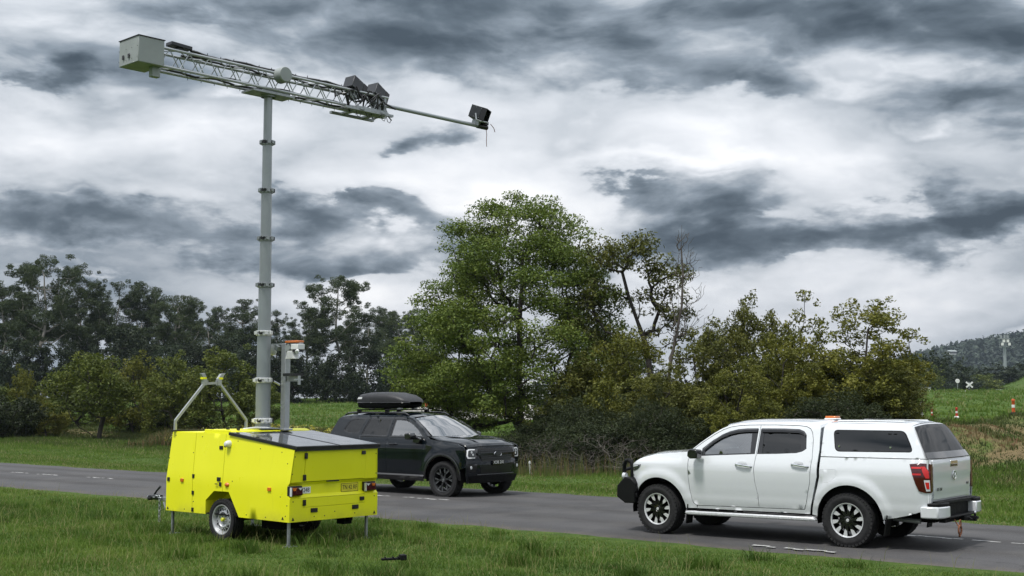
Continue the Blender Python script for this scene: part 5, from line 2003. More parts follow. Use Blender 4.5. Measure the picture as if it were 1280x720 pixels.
for z in (2.50, 2.42, 2.07, 2.00):
    b = MB()
    b.box((-.101, -.1955, z), (.085, .004, .035))
    b.build('post_label', m_boxgrey, post)
b = MB()
b.tube([(mx - .06, -.05, 2.462), (-.04, -.19, 2.360)], .016, 6)
b.build('post_strut', m_alu, post)

# ------------------------------------------------------------------ boom: truss arm with cameras
ANG = R(46.5)
mw = Vector(to_world((TP[0], TP[1], TP[2]), (mx, 0, 0)))
ROOTM = Matrix.Translation((TP[0], TP[1], 0)) @ Matrix.Rotation(TP[2], 4, 'Z')
BM = ROOTM.inverted() @ Matrix.Translation((mw.x, mw.y, 0)) @ Matrix.Rotation(ANG, 4, 'Z')
b = MB()
b.box((0, 0, 7.045), (.80, .34, .030))
b.box((.05, 0, 7.075), (.55, .30, .022))
b.lathe([(.12, 7.0), (.12, 7.03)], 20)
boom = b.build('truss_arm', m_galv, trl)
boom.matrix_local = BM
T0, T1 = -2.09, 2.42
YW, ZL, ZH = .155, 7.105, 7.385
chord = {}


def rod(name, p, q, r, mat, n=8):
    p, q = Vector(p), Vector(q)
    key = ('rod', round(r, 4), n)
    if key not in chord:
        t = MB()
        t.tube([(0, 0, 0), (0, 0, 1)], r, n)
        chord[key] = t.mesh(name)
    o = link(name, chord[key], mat, boom)
    d = q - p
    o.matrix_local = Matrix.Translation(p) @ d.to_track_quat('Z', 'Y').to_matrix().to_4x4() @ Matrix.Diagonal((1, 1, d.length, 1))
    return o


for y in (-YW, YW):
    for z in (ZL, ZH):
        rod('chord', (T0, y, z), (T1, y, z), .024, m_alu)
nb = 13
for i in range(nb):
    a, c = T0 + (T1 - T0) * i / nb, T0 + (T1 - T0) * (i + 1) / nb
    m_ = (a + c) / 2
    for y in (-YW, YW):
        rod('brace', (a, y, ZL), (m_, y, ZH), .009, m_alu, 6)
        rod('brace', (m_, y, ZH), (c, y, ZL), .009, m_alu, 6)
    for z in (ZL, ZH):
        s_ = 1 if i % 2 else -1
        rod('brace', (a, -YW * s_, z), (c, YW * s_, z), .009, m_alu, 6)
# round antenna drum on the near side of the truss over the mast
b = MB()
b.lathe([(0.0, .10), (.115, .10), (.128, .085), (.128, -.07), (.0, -.07)], 28, 0, Matrix.Translation((.10, -.24, 7.345)) @ Matrix.Rotation(R(90), 4, 'X'))
b.build('radar_drum', m_boxgrey, boom)
# counterweight cabinet
b = MB()
b.box((-2.29, 0, 7.262), (.43, .55, .39))
cab = b.build('equipment_cabinet', m_boxgrey, boom, bevel=.010)
b = MB()
b.box((-2.29, 0, 7.462), (.45, .57, .012))
b.build('cabinet_lid', m_latch, cab)
for y in (.14, -.02):
    b = MB()
    b.box((-2.518, y, 7.19), (.008, .045, .065))
    b.build('vent_hole', m_latch, cab)
b = MB()
for y in (.26, .06, -.1, -.26):
    for z in (7.46, 7.30, 7.14):
        b.lathe([(0, .005), (.008, 0)], 6, 0, Matrix.Translation((-2.515, y, z)) @ Matrix.Rotation(R(-90), 4, 'Y'))
b.build('rivets', m_latch, cab)
b = MB()
b.box((-2.14, -.12, 7.00), (.14, .10, .17))
b.tube([(-2.14, -.12, 7.05), (-2.14, -.12, 7.12)], .03, 8)
b.build('side_sensor', m_boxgrey, cab, bevel=.02)
b = MB()
b.tube([(-2.36, .05, 7.12), (-2.36, .05, 7.07)], .02, 8)
b.build('drain_plug', m_latch, cab)
# flat device on top of the truss behind the cabinet, and cables lying on the chords
b = MB()
b.box((-1.72, -.10, 7.475), (.36, .17, .055), rot=Matrix.Rotation(R(3), 3, 'Y'))
b.box((-1.72, -.10, 7.43), (.10, .10, .06))
b.build('top_device', m_camblack, boom, bevel=.006)
rng2 = np.random.default_rng(5)
for kk, (y, z, r_) in enumerate(((-.13, 7.42, .024), (-.05, 7.405, .017), (.10, 7.412, .017), (-.10, 7.13, .016), (.06, 7.12, .018))):
    b = MB()
    x = np.linspace(-1.55 if kk < 3 else T0, 2.05, 34)
    b.tube([(xx, y + .02 * math.sin(xx * 5 + kk) + .006 * rng2.normal(), z + .012 * math.sin(xx * 7 + 2 * kk) + .004 * rng2.normal()) for xx in x], r_, 6)
    b.build('cable', m_latch, boom)
b = MB()
for xx in np.linspace(-1.5, 2.1, 16):
    b.tube([(xx, -YW, ZH + .015), (xx + .004, -YW - .004, ZH + .055 + .02 * rng2.random())], .006, 5)
    b.tube([(xx + .1, YW, ZL - .015), (xx + .1, YW, ZL - .05)], .005, 5)
b.build('cable_tie', m_latch, boom)
b = MB()
for k in range(7):
    x0 = 1.25 + .13 * k
    P = [(x0, -.14, 7.38)]
    for q in range(5):
        P.append((x0 + .10 * q + .05 * rng2.normal(), -.18 + .10 * rng2.normal() * .6, 7.25 + .10 * rng2.normal()))
    b.tube(P, .017, 6)
b.build('cable_bundle', m_latch, boom)
# camera platform under the tip of the truss
b = MB()
b.box((1.95, 0, 7.065), (1.05, .10, .022))
b.box((1.72, -.02, 7.055), (.10, .60, .03))
b.box((2.18, -.02, 7.055), (.10, .60, .03))
b.box((1.90, -.27, 7.045), (1.05, .06, .04))
b.box((1.95, .25, 7.045), (.95, .06, .04))
b.box((1.95, -.10, 7.09), (.60, .30, .05))
b.box((2.35, 0, 7.22), (.05, .34, .34))
b.build('camera_platform', m_galv, boom)
b = MB()
for k in range(5):
    xx, yy = 1.65 + .17 * k, -.27 if k % 2 else -.22
    b.tube([(xx, yy, 7.03), (xx + .03, yy, 6.95), (xx + .08, yy, 6.93), (xx + .11, yy, 6.99)], .006, 5)
b.tube([(2.3, -.3, 7.02), (2.38, -.3, 6.96)], .012, 5)
b.build('hanging_wire', m_latch, boom)


def cam_house(c, yaw, pitch, roll, L=.40, w=.25, h_=.26, wires=False):
    b_ = MB()
    b_.box((-.05, 0, 0), (L - .10, w, h_))
    o = b_.build('camera_housing', m_camblack, boom, bevel=.008)
    o.matrix_local = Matrix.Translation(c) @ Matrix.Rotation(R(yaw), 4, 'Z') @ Matrix.Rotation(R(pitch), 4, 'Y') @ Matrix.Rotation(R(roll), 4, 'X')
    b_ = MB()
    x0, x1 = L / 2 - .10, L / 2
    b_.box((L / 2 - .05, 0, h_ / 2 - .006), (.10, w, .012))
    b_.box((L / 2 - .05, 0, -h_ / 2 + .006), (.10, w, .012))
    b_.box((L / 2 - .05, w / 2 - .006, 0), (.10, .012, h_ - .024))
    b_.box((L / 2 - .05, -w / 2 + .006, 0), (.10, .012, h_ - .024))
    b_.build('hood', m_latch, o)
    b_ = MB()
    b_.lathe([(0, .012), (.05, .010), (.06, 0)], 16, 0, Matrix.Translation((x0 + .001, 0, 0)) @ Matrix.Rotation(R(90), 4, 'Y'))
    b_.build('lens', m_lampdark, o)
    b_ = MB()
    for sx in (-.15, -.05, .05):
        for sz in (-.09, .09):
            b_.tube([(sx, -w / 2, sz), (sx, -w / 2 - .006, sz)], .006, 6)
    b_.build('housing_bolts', m_galv, o)
    b_ = MB()
    b_.box((0, 0, -h_ / 2 - .06), (.14, .16, .10), 0)
    b_.tube([(0, -.09, -h_ / 2 - .10), (0, .09, -h_ / 2 - .10)], .03, 10, 0)
    b_.build('pan_bracket', m_galv, o)
    return o


cam_house((1.76, -.06, 7.475), 8, 24, -4, .36, .22, .225)
cam_house((2.26, -.06, 7.435), 10, 26, -4, .36, .22, .225)
b = MB()
b.tube([(2.15, 0, 7.29), (4.98, 0, 7.29)], .036, 14)
b.build('boom_pole', m_mast, boom)
b = MB()
b.tube([(4.78, 0, 7.29), (5.04, 0, 7.29)], .046, 12)
b.box((4.95, 0, 7.36), (.16, .12, .06))
b.build('pole_clamp', m_latch, boom)
tipc = cam_house((4.82, -.03, 7.520), -62, 20, 0, .32, .28, .24)
b = MB()
b.tube([(4.66, -.10, 7.37), (4.72, -.16, 7.34), (4.86, -.17, 7.34), (4.96, -.10, 7.36), (4.98, .02, 7.42)], .014, 6)
b.tube([(4.66, -.10, 7.37), (4.66, -.08, 7.50)], .014, 6)
b.build('tip_bracket', m_alu, boom)
b = MB()
b.tube([(5.0, -.02, 7.28), (5.02, -.02, 7.15), (5.01, -.02, 7.02), (5.02, -.02, 6.92)], .006, 5)
b.tube([(5.02, -.12, 7.34), (5.10, -.13, 7.27), (5.13, -.13, 7.20)], .007, 5)
b.build('loose_wire', m_rust, boom)

# ------------------------------------------------------------------ vegetation
def mat_leaf(name, c0, c1, c2, trans=0.25, rough=0.6):
    """leaf colours vary from leaf to leaf ('tone') and a little from tree to tree"""
    m, nt, b = new_mat(name)
    o = m.node_tree.nodes['Material Output']
    at = nt.new('ShaderNodeAttribute')
    at.attribute_name = 'tone'
    oi = nt.new('ShaderNodeObjectInfo')
    t = nt.m('ADD', at.outputs['Fac'], nt.m('MULTIPLY', nt.m('SUBTRACT', oi.outputs['Random'], 0.5), 0.22), clamp=True)
    col = nt.ramp(t, [(0.0, c0), (0.5, c1), (1.0, c2)])
    nt.put(b.inputs['Base Color'], col)
    b.inputs['Roughness'].default_value = rough
    b.inputs['Specular IOR Level'].default_value = 0.25
    if trans:
        tl = nt.new('ShaderNodeBsdfTranslucent')
        nt.put(tl.inputs[0], col)
        mx = nt.new('ShaderNodeMixShader')
        mx.inputs[0].default_value = trans
        nt.put(mx.inputs[1], b.outputs[0])
        nt.put(mx.inputs[2], tl.outputs[0])
        nt.put(o.inputs[0], mx.outputs[0])
    return m


def mat_bark(name, c0, c1, scale=6.0):
    m, nt, b = new_mat(name)
    tc = nt.new('ShaderNodeTexCoord').outputs['Object']
    mp = nt.new('ShaderNodeMapping')
    mp.inputs['Scale'].default_value = (scale, scale, scale * 0.22)
    nt.put(mp.inputs[0], tc)
    nt.put(b.inputs['Base Color'], nt.ramp(nt.noise(mp.outputs[0], 1.0, 6, 0.7), [(0.3, c0), (0.7, c1)]))
    b.inputs['Roughness'].default_value = 0.9
    return m


L_euc = mat_leaf('gum_leaves', (0.022, 0.035, 0.015), (0.054, 0.076, 0.032), (0.106, 0.130, 0.054))
L_euc2 = mat_leaf('dark_gum_leaves', (0.012, 0.021, 0.012), (0.028, 0.043, 0.022), (0.054, 0.074, 0.037))
L_big = mat_leaf('bright_green_leaves', (0.038, 0.066, 0.012), (0.094, 0.140, 0.022), (0.180, 0.220, 0.040))
L_olive = mat_leaf('olive_leaves', (0.046, 0.054, 0.012), (0.102, 0.112, 0.022), (0.198, 0.194, 0.042))
L_yel = mat_leaf('yellow_green_leaves', (0.050, 0.060, 0.010), (0.115, 0.126, 0.018), (0.22, 0.210, 0.036))
L_wat = mat_leaf('wattle_leaves', (0.034, 0.050, 0.009), (0.084, 0.110, 0.017), (0.165, 0.182, 0.032))
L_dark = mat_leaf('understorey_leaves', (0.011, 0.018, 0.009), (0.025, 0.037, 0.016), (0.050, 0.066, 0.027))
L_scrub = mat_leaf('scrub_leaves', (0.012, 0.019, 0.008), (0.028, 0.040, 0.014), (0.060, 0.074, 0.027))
B_pale = mat_bark('pale_gum_bark', (0.13, 0.12, 0.105), (0.30, 0.28, 0.25))
B_dark = mat_bark('dark_bark', (0.014, 0.012, 0.010), (0.045, 0.038, 0.030))
B_grey = mat_bark('grey_twig_bark', (0.05, 0.042, 0.036), (0.12, 0.105, 0.09))


def skeleton(trunk, targets, r, wob=0.07, sag=0.10, lowpen=1.2, seg=4):
    """branches grown from a trunk line to every clump; returns node positions and parents"""
    P = [np.array(p, float) for p in trunk]
    par = [-1] + list(range(len(trunk) - 1))
    dep = list(np.concatenate([[0], np.cumsum([np.linalg.norm(P[i + 1] - P[i]) for i in range(len(P) - 1)])]))
    ax = np.array(trunk)
    order = np.argsort([min(np.linalg.norm(ax - t, axis=1)) + 0.3 * t[2] for t in targets])
    for k in order:
        t = np.array(targets[k], float)
        A = np.array(P)
        v = t - A
        d = np.linalg.norm(v, axis=1) + 1e-6
        hz = np.hypot(v[:, 0], v[:, 1])
        pen = np.maximum(0, 0.45 * hz - v[:, 2]) * lowpen
        cost = d + pen + 0.12 * np.array(dep)
        cost[0] += 5
        i = int(np.argmin(cost))
        base, L = A[i], d[i]
        n = max(2, min(seg + 1, int(L / 0.5) + 2))
        prev = i
        for q in range(1, n + 1):
            s = q / n
            p = base + (t - base) * s
            p = p + np.array([0, 0, -sag * L * math.sin(math.pi * s)])
            if q < n:
                p = p + r.normal(size=3) * wob * L * 0.5
            P.append(p)
            par.append(prev)
            dep.append(dep[prev] + L / n)
            prev = len(P) - 1
    return np.array(P), np.array(par)


def limb_mesh(name, P, par, r_tip, expo=2.4, rmax=None, n=6, tip_k=1.0):
    N = len(P)
    area = np.zeros(N)
    kids = np.zeros(N, int)
    for i in range(N - 1, 0, -1):
        if kids[i] == 0:
            area[i] += r_tip ** expo
        area[par[i]] += area[i]
        kids[par[i]] += 1
    rad = np.maximum(area, r_tip ** expo) ** (1 / expo)
    if rmax:
        rad = rad * min(1.0, rmax / rad[0]) if rad[0] > rmax else rad * (rmax / rad[0]) ** 0.6
    i1 = np.arange(1, N)
    i0 = par[1:]
    A, B = P[i0], P[i1]
    ra, rb = np.minimum(rad[i0], rad[i1] * 1.7), rad[i1]
    d = B - A
    L = np.linalg.norm(d, axis=1, keepdims=True) + 1e-9
    d = d / L
    ref = np.where(np.abs(d[:, 2:3]) > 0.9, np.array([[1.0, 0, 0]]), np.array([[0, 0, 1.0]]))
    u = np.cross(d, ref)
    u /= np.linalg.norm(u, axis=1, keepdims=True)
    w = np.cross(d, u)
    A = A - d * (ra * 0.35)[:, None]
    V = []
    for k in range(n):
        a = 2 * math.pi * k / n
        o = u * math.cos(a) + w * math.sin(a)
        V.append(A + o * ra[:, None])
    for k in range(n):
        a = 2 * math.pi * k / n
        o = u * math.cos(a) + w * math.sin(a)
        V.append(B + o * rb[:, None])
    V = np.stack(V, 1).reshape(-1, 3)
    b0 = np.arange(N - 1) * (2 * n)
    F = np.concatenate([np.stack([b0 + k, b0 + (k + 1) % n, b0 + n + (k + 1) % n, b0 + n + k], 1) for k in range(n)])
    return np_mesh(name, V, F, True)


def leaves(clumps, r, size=(0.16, 0.07), up=0.3, droop=0.0, shell=0.5, tone_amp=0.5):
    """clumps: list of (centre, (rx,ry,rz), count, tone). One small rhombic face per spray of leaves."""
    cs = np.concatenate([np.repeat(np.array([c[0]]), c[2], 0) for c in clumps])
    rs = np.concatenate([np.repeat(np.array([c[1]]), c[2], 0) for c in clumps])
    tn = np.concatenate([np.full(c[2], c[3]) for c in clumps])
    n = len(cs)
    q = r.normal(size=(n, 3))
    q /= np.linalg.norm(q, axis=1, keepdims=True)
    rad = r.random(n) ** (1 / 3.0)
    rad = rad * (1 - shell) + shell * (0.75 + 0.30 * r.random(n) ** 1.5 * r.random(n))
    # uneven lumps on the clump
    lump = 1 + 0.25 * np.sin(q[:, 0] * 5 + cs[:, 0] * 3) * np.cos(q[:, 1] * 5 + cs[:, 1] * 2) + 0.18 * np.sin(q[:, 2] * 7 + cs[:, 2] * 4)
    P = cs + q * rs * (rad * lump)[:, None]
    nrm = r.normal(size=(n, 3)) + q * 0.5
    nrm[:, 2] += up
    nrm /= np.linalg.norm(nrm, axis=1, keepdims=True)
    a = r.normal(size=(n, 3))
    a[:, 2] -= droop
    u = a - nrm * (a * nrm).sum(1, keepdims=True)
    u /= np.linalg.norm(u, axis=1, keepdims=True) + 1e-9
    w = np.cross(nrm, u)
    sc = (0.6 + 0.8 * r.random(n))[:, None]
    L, W = size[0] * sc, size[1] * sc
    V = np.stack([P - u * L * .5, P + w * W * .5 + nrm * L * .06, P + u * L * .5, P - w * W * .5 + nrm * L * .06], 1).reshape(-1, 3)
    F = np.arange(4 * n).reshape(n, 4)
    tone = np.clip(tn + tone_amp * (r.random(n) - 0.5), 0, 1)
    return V, F, np.repeat(tone, 4)


def crown_mesh(name, clumps, r, **kw):
    V, F, t = leaves(clumps, r, **kw)
    return np_mesh(name, V, F, False, {'tone': t})


def fill_points(n, r, env, mind):
    """poisson-ish points inside an envelope test env(p)->bool over a box"""
    (lo, hi, fn) = env
    lo, hi = np.array(lo), np.array(hi)
    out = []
    tries = 0
    while len(out) < n and tries < n * 300:
        tries += 1
        p = lo + (hi - lo) * r.random(3)
        if not fn(p):
            continue
        if out and np.min(np.linalg.norm(np.array(out) - p, axis=1)) < mind:
            continue
        out.append(p)
    return out


def make_tree(name, label, cat, loc, parts, group=None, rz=0.0, sc=1.0, kind_names=('trunk', 'crown')):
    t = thing(name, label, cat, loc, rz, group)
    t.scale = (sc, sc, sc) if not isinstance(sc, tuple) else sc
    for nm, (me, mt) in zip(kind_names, parts):
        link(nm, me, mt, t)
    return t


def on_ground(x, y, dz=-0.05):
    return (x, y, float(terrain(x, y)) + dz)


def at_px(px, d):
    """ground point at a bearing given in photograph pixels and a distance along the view"""
    return ((px - 640) / FPX * d, d)


# --- the big spreading tree, with foliage in flat layered pads
def big_tree():
    r = np.random.default_rng(21)
    H = 10.6
    trunk = [(0, 0, 0), (.05, 0, .5), (.0, .05, 1.1), (-.08, .0, 2.0), (-.12, .03, 3.0), (-.05, .0, 4.2), (-.1, 0, 5.6), (.02, 0, 7.2), (.05, 0, 8.6)]
    # a few big limbs leaving near the ground
    targets, clumps = [], []

    def half_w(z):       # crown radius by height, from the outline in the photograph
        return np.interp(z, [1.2, 2.2, 3.2, 4.4, 5.6, 7.0, 8.2, 9.2, 10.0, 10.5], [2.6, 4.3, 4.9, 4.8, 4.3, 3.7, 3.15, 2.5, 1.6, .5])
    zs = [1.45, 2.0, 2.7, 3.4, 4.1, 4.8, 5.5, 6.15, 6.8, 7.4, 8.0, 8.6, 9.15, 9.7, 10.15]
    for z in zs:
        w = half_w(z)
        n = int(8 + w * w * 1.7) if z > 1.8 else 16
        for k in range(n):
            a = r.random() * 2 * math.pi
            f = math.sqrt(.22 + .78 * r.random())
            # the right side is shaded out by its neighbour: thinner, and see-through gaps
            if math.cos(a) > .15 and 3.0 < z < 7.6 and f > .35 and r.random() < .28:
                continue
            if z < 4.4 and f < .55 and r.random() < .7:
                continue
            p = np.array([math.cos(a) * w * f - .15, math.sin(a) * w * f * .85, z + .42 * r.normal() + .45 * (1 - f)])
            rr = .40 + .32 * r.random()
            targets.append(p - np.array([0, 0, .15]))
            clumps.append((p, (rr * 1.2, rr * 1.2, rr * .66), int(1250 * rr * rr), .38 + .36 * r.random()))
    P, par = skeleton(trunk, targets, r, .08, .05, 1.0)
    limbs = limb_mesh('trunk', P, par, .012, 2.15, .30, 7)
    cr = crown_mesh('crown', clumps, r, size=(.105, .055), up=.8, shell=.3)
    return [(limbs, B_dark), (cr, L_big)]


bx_, by_ = at_px(652, 50)
make_tree('spreading_tree', 'big dome shaped bright green tree behind the bonnet of the dark wagon', 'tree', on_ground(bx_, by_), big_tree(), sc=(.98, .98, .915))


# --- gum trees: bare pale stems and separate tufts of leaf at the ends
def gum(seed, H=13.0, spread=3.2, lean=0.3, open_=0.5, tone=.45):
    r = np.random.default_rng(seed)
    n = 9
    trunk = [(lean * (k / n) ** 1.5 + .12 * r.normal() * (k > 0), .12 * r.normal() * (k > 0), H * .80 * k / n) for k in range(n + 1)]
    z0 = H * (.30 + .12 * r.random())

    def inside(p):
        t = (p[2] - z0) / (H - z0)
        if t < 0 or t > 1:
            return False
        w = spread * (.45 + .75 * math.sin(math.pi * min(1, t ** .8 * .86 + .14))) * (1 if t < .8 else (1 - t) * 4.2 + .16)
        q = p[:2] - np.array([lean * t, 0])
        rad = np.linalg.norm(q) / w
        return .12 < rad < 1 and (rad > .35 or t > .6)
    pts = fill_points(int(58 - 22 * open_), r, ((-spread * 1.3, -spread * 1.3, z0), (spread * 1.3 + lean, spread * 1.3, H), inside), .55 + .30 * open_)
    clumps = []
    for p in pts:
        rr = .40 + .34 * r.random()
        clumps.append((p + np.array([0, 0, .1]), (rr * 1.1, rr * 1.1, rr * .70), int(1500 * rr * rr), tone + .28 * (r.random() - .5)))
        for _ in range(4):
            o = r.normal(size=3) * np.array([.62, .62, .42])
            clumps.append((p + o, (rr * .55, rr * .55, rr * .40), int(260 * rr), tone + .28 * (r.random() - .5)))
    P, par = skeleton(trunk, [p - np.array([0, 0, .2]) for p in pts], r, .10, .10, 1.3)
    for i in range(len(trunk), len(P)):
        if P[i][2] > z0 * 1.15 and r.random() < .45:
            q = .22 + .22 * r.random()
            clumps.append((P[i] + r.normal(size=3) * .15, (q * 1.2, q * 1.2, q * .8), int(900 * q * q), tone + .3 * (r.random() - .5)))
    return [(limb_mesh('trunk', P, par, .022, 2.2, .20, 6), B_pale), (crown_mesh('crown', clumps, r, size=(.135, .050), up=.2, droop=.8, shell=.35), L_euc)]


gums = [gum(3, 13, 3.0, .4, .55), gum(4, 13, 3.4, -.5, .35), gum(5, 13, 2.6, .2, .8), gum(6, 13, 3.6, .6, .25, .36), gum(8, 13, 2.8, -.3, .45)]


# --- rounded bushes and small trees filled with leaf to the ground
def bush(seed, H, W, tone=.45, leaf=(.15, .07), mat=None, n=60, low=.05, stem=B_dark, r_st=.10, taper=1.0, dens=1.0, nstem=1):
    r = np.random.default_rng(seed)
    stems = []
    trunk = [(0, 0, 0), (.06 * W * r.normal(), .05 * W, H * .14), (.08 * W * r.normal(), .0, H * .3), (.08 * W * r.normal(), 0, H * .5), (0.05 * W * r.normal(), 0, H * .72)]
    lob = [(r.random() * 6.28, .75 + .5 * r.random()) for _ in range(5)]

    def inside(p):
        t = p[2] / H
        if t < low or t > 1:
            return False
        w = W / 2 * (math.sin(math.pi * min(1, .12 + .88 * t ** taper)) ** .6 + .04)
        a = math.atan2(p[1], p[0])
        k = 1 + .22 * sum(math.cos(a - la) * .5 * (lk - .8) * math.sin(5 * t + la) for la, lk in lob)
        rad = math.hypot(p[0], p[1]) / max(.05, w * k)
        return rad < 1 and (rad > .45 or t > .75)
    pts = fill_points(n, r, ((-W * .62, -W * .62, low * H), (W * .62, W * .62, H), inside), .42 * W / math.sqrt(n) * 1.5)
    clumps = []
    for p in pts:
        rr = W * (.085 + .055 * r.random()) * (60 / n) ** .25
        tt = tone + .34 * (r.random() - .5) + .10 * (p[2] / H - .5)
        clumps.append((p, (rr * 1.05, rr * 1.05, rr * .85), int(dens * 8.5 * rr * rr / (leaf[0] * leaf[1])), tt))
        for _ in range(2):
            clumps.append((p + r.normal(size=3) * rr * .9, (rr * .5,) * 3, int(dens * 2.0 * rr * rr / (leaf[0] * leaf[1])), tt + .1))
    P, par = skeleton(trunk, pts, r, .09, .06, .8)
    return [(limb_mesh('trunk', P, par, .009, 2.2, r_st, 6), stem), (crown_mesh('crown', clumps, r, size=leaf, up=.45, shell=.45), mat)]


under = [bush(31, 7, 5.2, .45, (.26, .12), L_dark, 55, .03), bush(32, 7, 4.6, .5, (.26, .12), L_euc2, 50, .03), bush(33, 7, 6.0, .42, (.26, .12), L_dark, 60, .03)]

# the gum wood on the left: tall trees first  (pixel x, pixel y of the top, distance, width factor, which)
GUM_TXT = ['at the far left edge of the wood', 'tallest gum at the left, its top tuft highest of the row', 'with open tufts just right of the tallest gum', 'with a rounded head above the low wattles',
           'at the right end of the first high group', 'standing alone in the dip left of the mast', 'with a broad flat head left of the mast', 'directly left of the mast', 'just right of the mast',
           'behind the lamp post beside the mast', 'tall pale-stemmed gum right of the lamp post', 'small gum above the roof pod', 'at the edge of the big dome tree',
           'low crowned one behind the leftmost tall gum', 'thin one left of the flat headed gum', 'short one right of the pale-stemmed gum']
GUMS = [(8, 340, 96, .95, 1), (56, 304, 92, 1.0, 0), (98, 324, 98, .9, 2), (142, 336, 100, 1.05, 3), (178, 350, 102, .85, 1), (218, 357, 96, .95, 0), (262, 371, 104, 1.0, 3), (300, 368, 100, .95, 4),
        (345, 384, 108, .9, 2), (384, 380, 106, .9, 4), (420, 331, 94, 1.05, 0), (460, 372, 110, .95, 3), (510, 378, 104, .9, 1), (34, 362, 108, 1.0, 4), (240, 366, 112, .8, 2), (487, 384, 112, .9, 4)]
for k, (px, py, d, wf, wh) in enumerate(GUMS):
    d *= 1.42
    x, y = at_px(px, d)
    g0 = float(terrain(x, y))
    H = (HORIZON - py) / FPX * d + CAMH - g0
    s = H / 13.0
    make_tree('gum_tree', 'gum tree ' + GUM_TXT[k] if not GUM_TXT[k].startswith(('tall', 'low', 'thin', 'short', 'small')) else GUM_TXT[k] + ' in the gum wood', 'tree', (x, y, g0 - .05), gums[wh], 'gum trees in the wood on the left', rz=(k * 2.399) % 6.28, sc=(s * wf, s * wf, s))

# dark bushes under the gums
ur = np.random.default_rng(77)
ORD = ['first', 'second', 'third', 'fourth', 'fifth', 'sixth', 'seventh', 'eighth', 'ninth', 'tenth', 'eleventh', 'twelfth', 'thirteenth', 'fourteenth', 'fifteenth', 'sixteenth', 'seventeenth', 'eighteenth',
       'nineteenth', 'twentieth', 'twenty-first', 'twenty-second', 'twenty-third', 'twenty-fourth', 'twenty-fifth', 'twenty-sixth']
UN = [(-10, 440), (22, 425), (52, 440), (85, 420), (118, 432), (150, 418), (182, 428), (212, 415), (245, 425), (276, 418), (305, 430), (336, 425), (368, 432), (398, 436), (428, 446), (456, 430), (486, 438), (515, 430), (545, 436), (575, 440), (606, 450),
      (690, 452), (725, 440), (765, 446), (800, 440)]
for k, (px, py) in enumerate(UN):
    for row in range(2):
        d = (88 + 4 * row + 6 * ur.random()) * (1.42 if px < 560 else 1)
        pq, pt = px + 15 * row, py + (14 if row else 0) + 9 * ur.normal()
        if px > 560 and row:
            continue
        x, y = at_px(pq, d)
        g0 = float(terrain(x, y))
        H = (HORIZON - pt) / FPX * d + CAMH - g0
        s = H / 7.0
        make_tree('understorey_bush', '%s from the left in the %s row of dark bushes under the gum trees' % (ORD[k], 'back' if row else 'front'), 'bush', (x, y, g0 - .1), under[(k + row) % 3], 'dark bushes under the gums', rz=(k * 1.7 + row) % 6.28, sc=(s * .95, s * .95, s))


# --- wattles in front of the wood, at the left
def leaning_wattle():
    """several bent dark stems from one foot, crown of fine yellow-green leaf"""
    r = np.random.default_rng(51)
    trunk = [(0, 0, 0), (.02, 0, .3), (.10, 0, .7), (.18, .0, 1.1), (.30, 0, 1.5), (.15, .0, 2.0), (-.1, 0, 2.5)]
    targets, clumps = [], []
    for k in range(70):
        a, f = r.random() * 6.28, math.sqrt(r.random())
        z = 1.35 + 2.55 * r.random()
        w = np.interp(z, [1.3, 2.0, 2.8, 3.5, 4.0], [1.4, 2.1, 2.15, 1.5, .5])
        p = np.array([math.cos(a) * w * f - .35, math.sin(a) * w * f, z])
        rr = .36 + .22 * r.random()
        targets.append(p)
        clumps.append((p, (rr * 1.1, rr * 1.1, rr * .75), int(700 * rr * rr), .45 + .35 * (r.random() - .5) + .05 * (z - 2.5)))
    P, par = skeleton(trunk + [], targets, r, .12, .12, .7)
    # second stem leaning left
    st = [(0, 0, .02), (-.45, 0, .35), (-.95, 0, .62), (-1.35, 0, 1.1), (-1.6, 0, 1.7), (-1.5, 0, 2.3)]
    n0 = len(P)
    P = np.concatenate([P, np.array(st)])
    par = np.concatenate([par, [0] + list(range(n0, n0 + len(st) - 1))])
    return [(limb_mesh('trunk', P, par, .014, 2.1, .15, 7), B_dark), (crown_mesh('crown', clumps, r, size=(.16, .06), up=.4, shell=.4), L_wat)]


wp = (-20.2, 63.0)
make_tree('wattle_tree', 'small wattle with bent dark stems forking from the ground at left', 'tree', on_ground(*wp), leaning_wattle(), sc=1.04)
wat = [bush(41, 4.2, 3.3, .45, (.15, .06), L_wat, 60, .06), bush(42, 4.2, 3.6, .55, (.15, .06), L_yel, 60, .10, taper=.8), bush(43, 4.2, 3.0, .50, (.14, .055), L_wat, 60, .06), bush(44, 2.2, 3.4, .4, (.14, .06), L_scrub, 50, .0)]
WAT = [(30, 462, 70, 1, .55, 'slim yellow-green wattle left of the forked wattle'), (62, 500, 66, 1, .62, 'low bright yellow-green wattle tucked left of the forked wattle'), (170, 446, 68, 1, .85, 'yellow-green wattle right of the forked wattle'),
       (218, 446, 66, 2, 1.0, 'olive wattle left of the trailer front corner'), (278, 438, 64, 2, 1.2, 'broad olive wattle behind the arm rest frame'), (322, 470, 72, 0, .8, 'green wattle behind the foot of the mast'),
       (8, 492, 64, 3, 1.0, 'grey scrubby bush at the left edge of the picture'), (-18, 470, 68, 0, 1.0, 'green wattle cut off by the left edge'), (195, 500, 70, 3, .9, 'grey scrub below the two wattles beside the trailer'),
       (250, 500, 68, 0, .8, 'dark green bush low behind the trailer front'), (105, 470, 74, 0, 1.1, 'green wattle behind the forked wattle')]
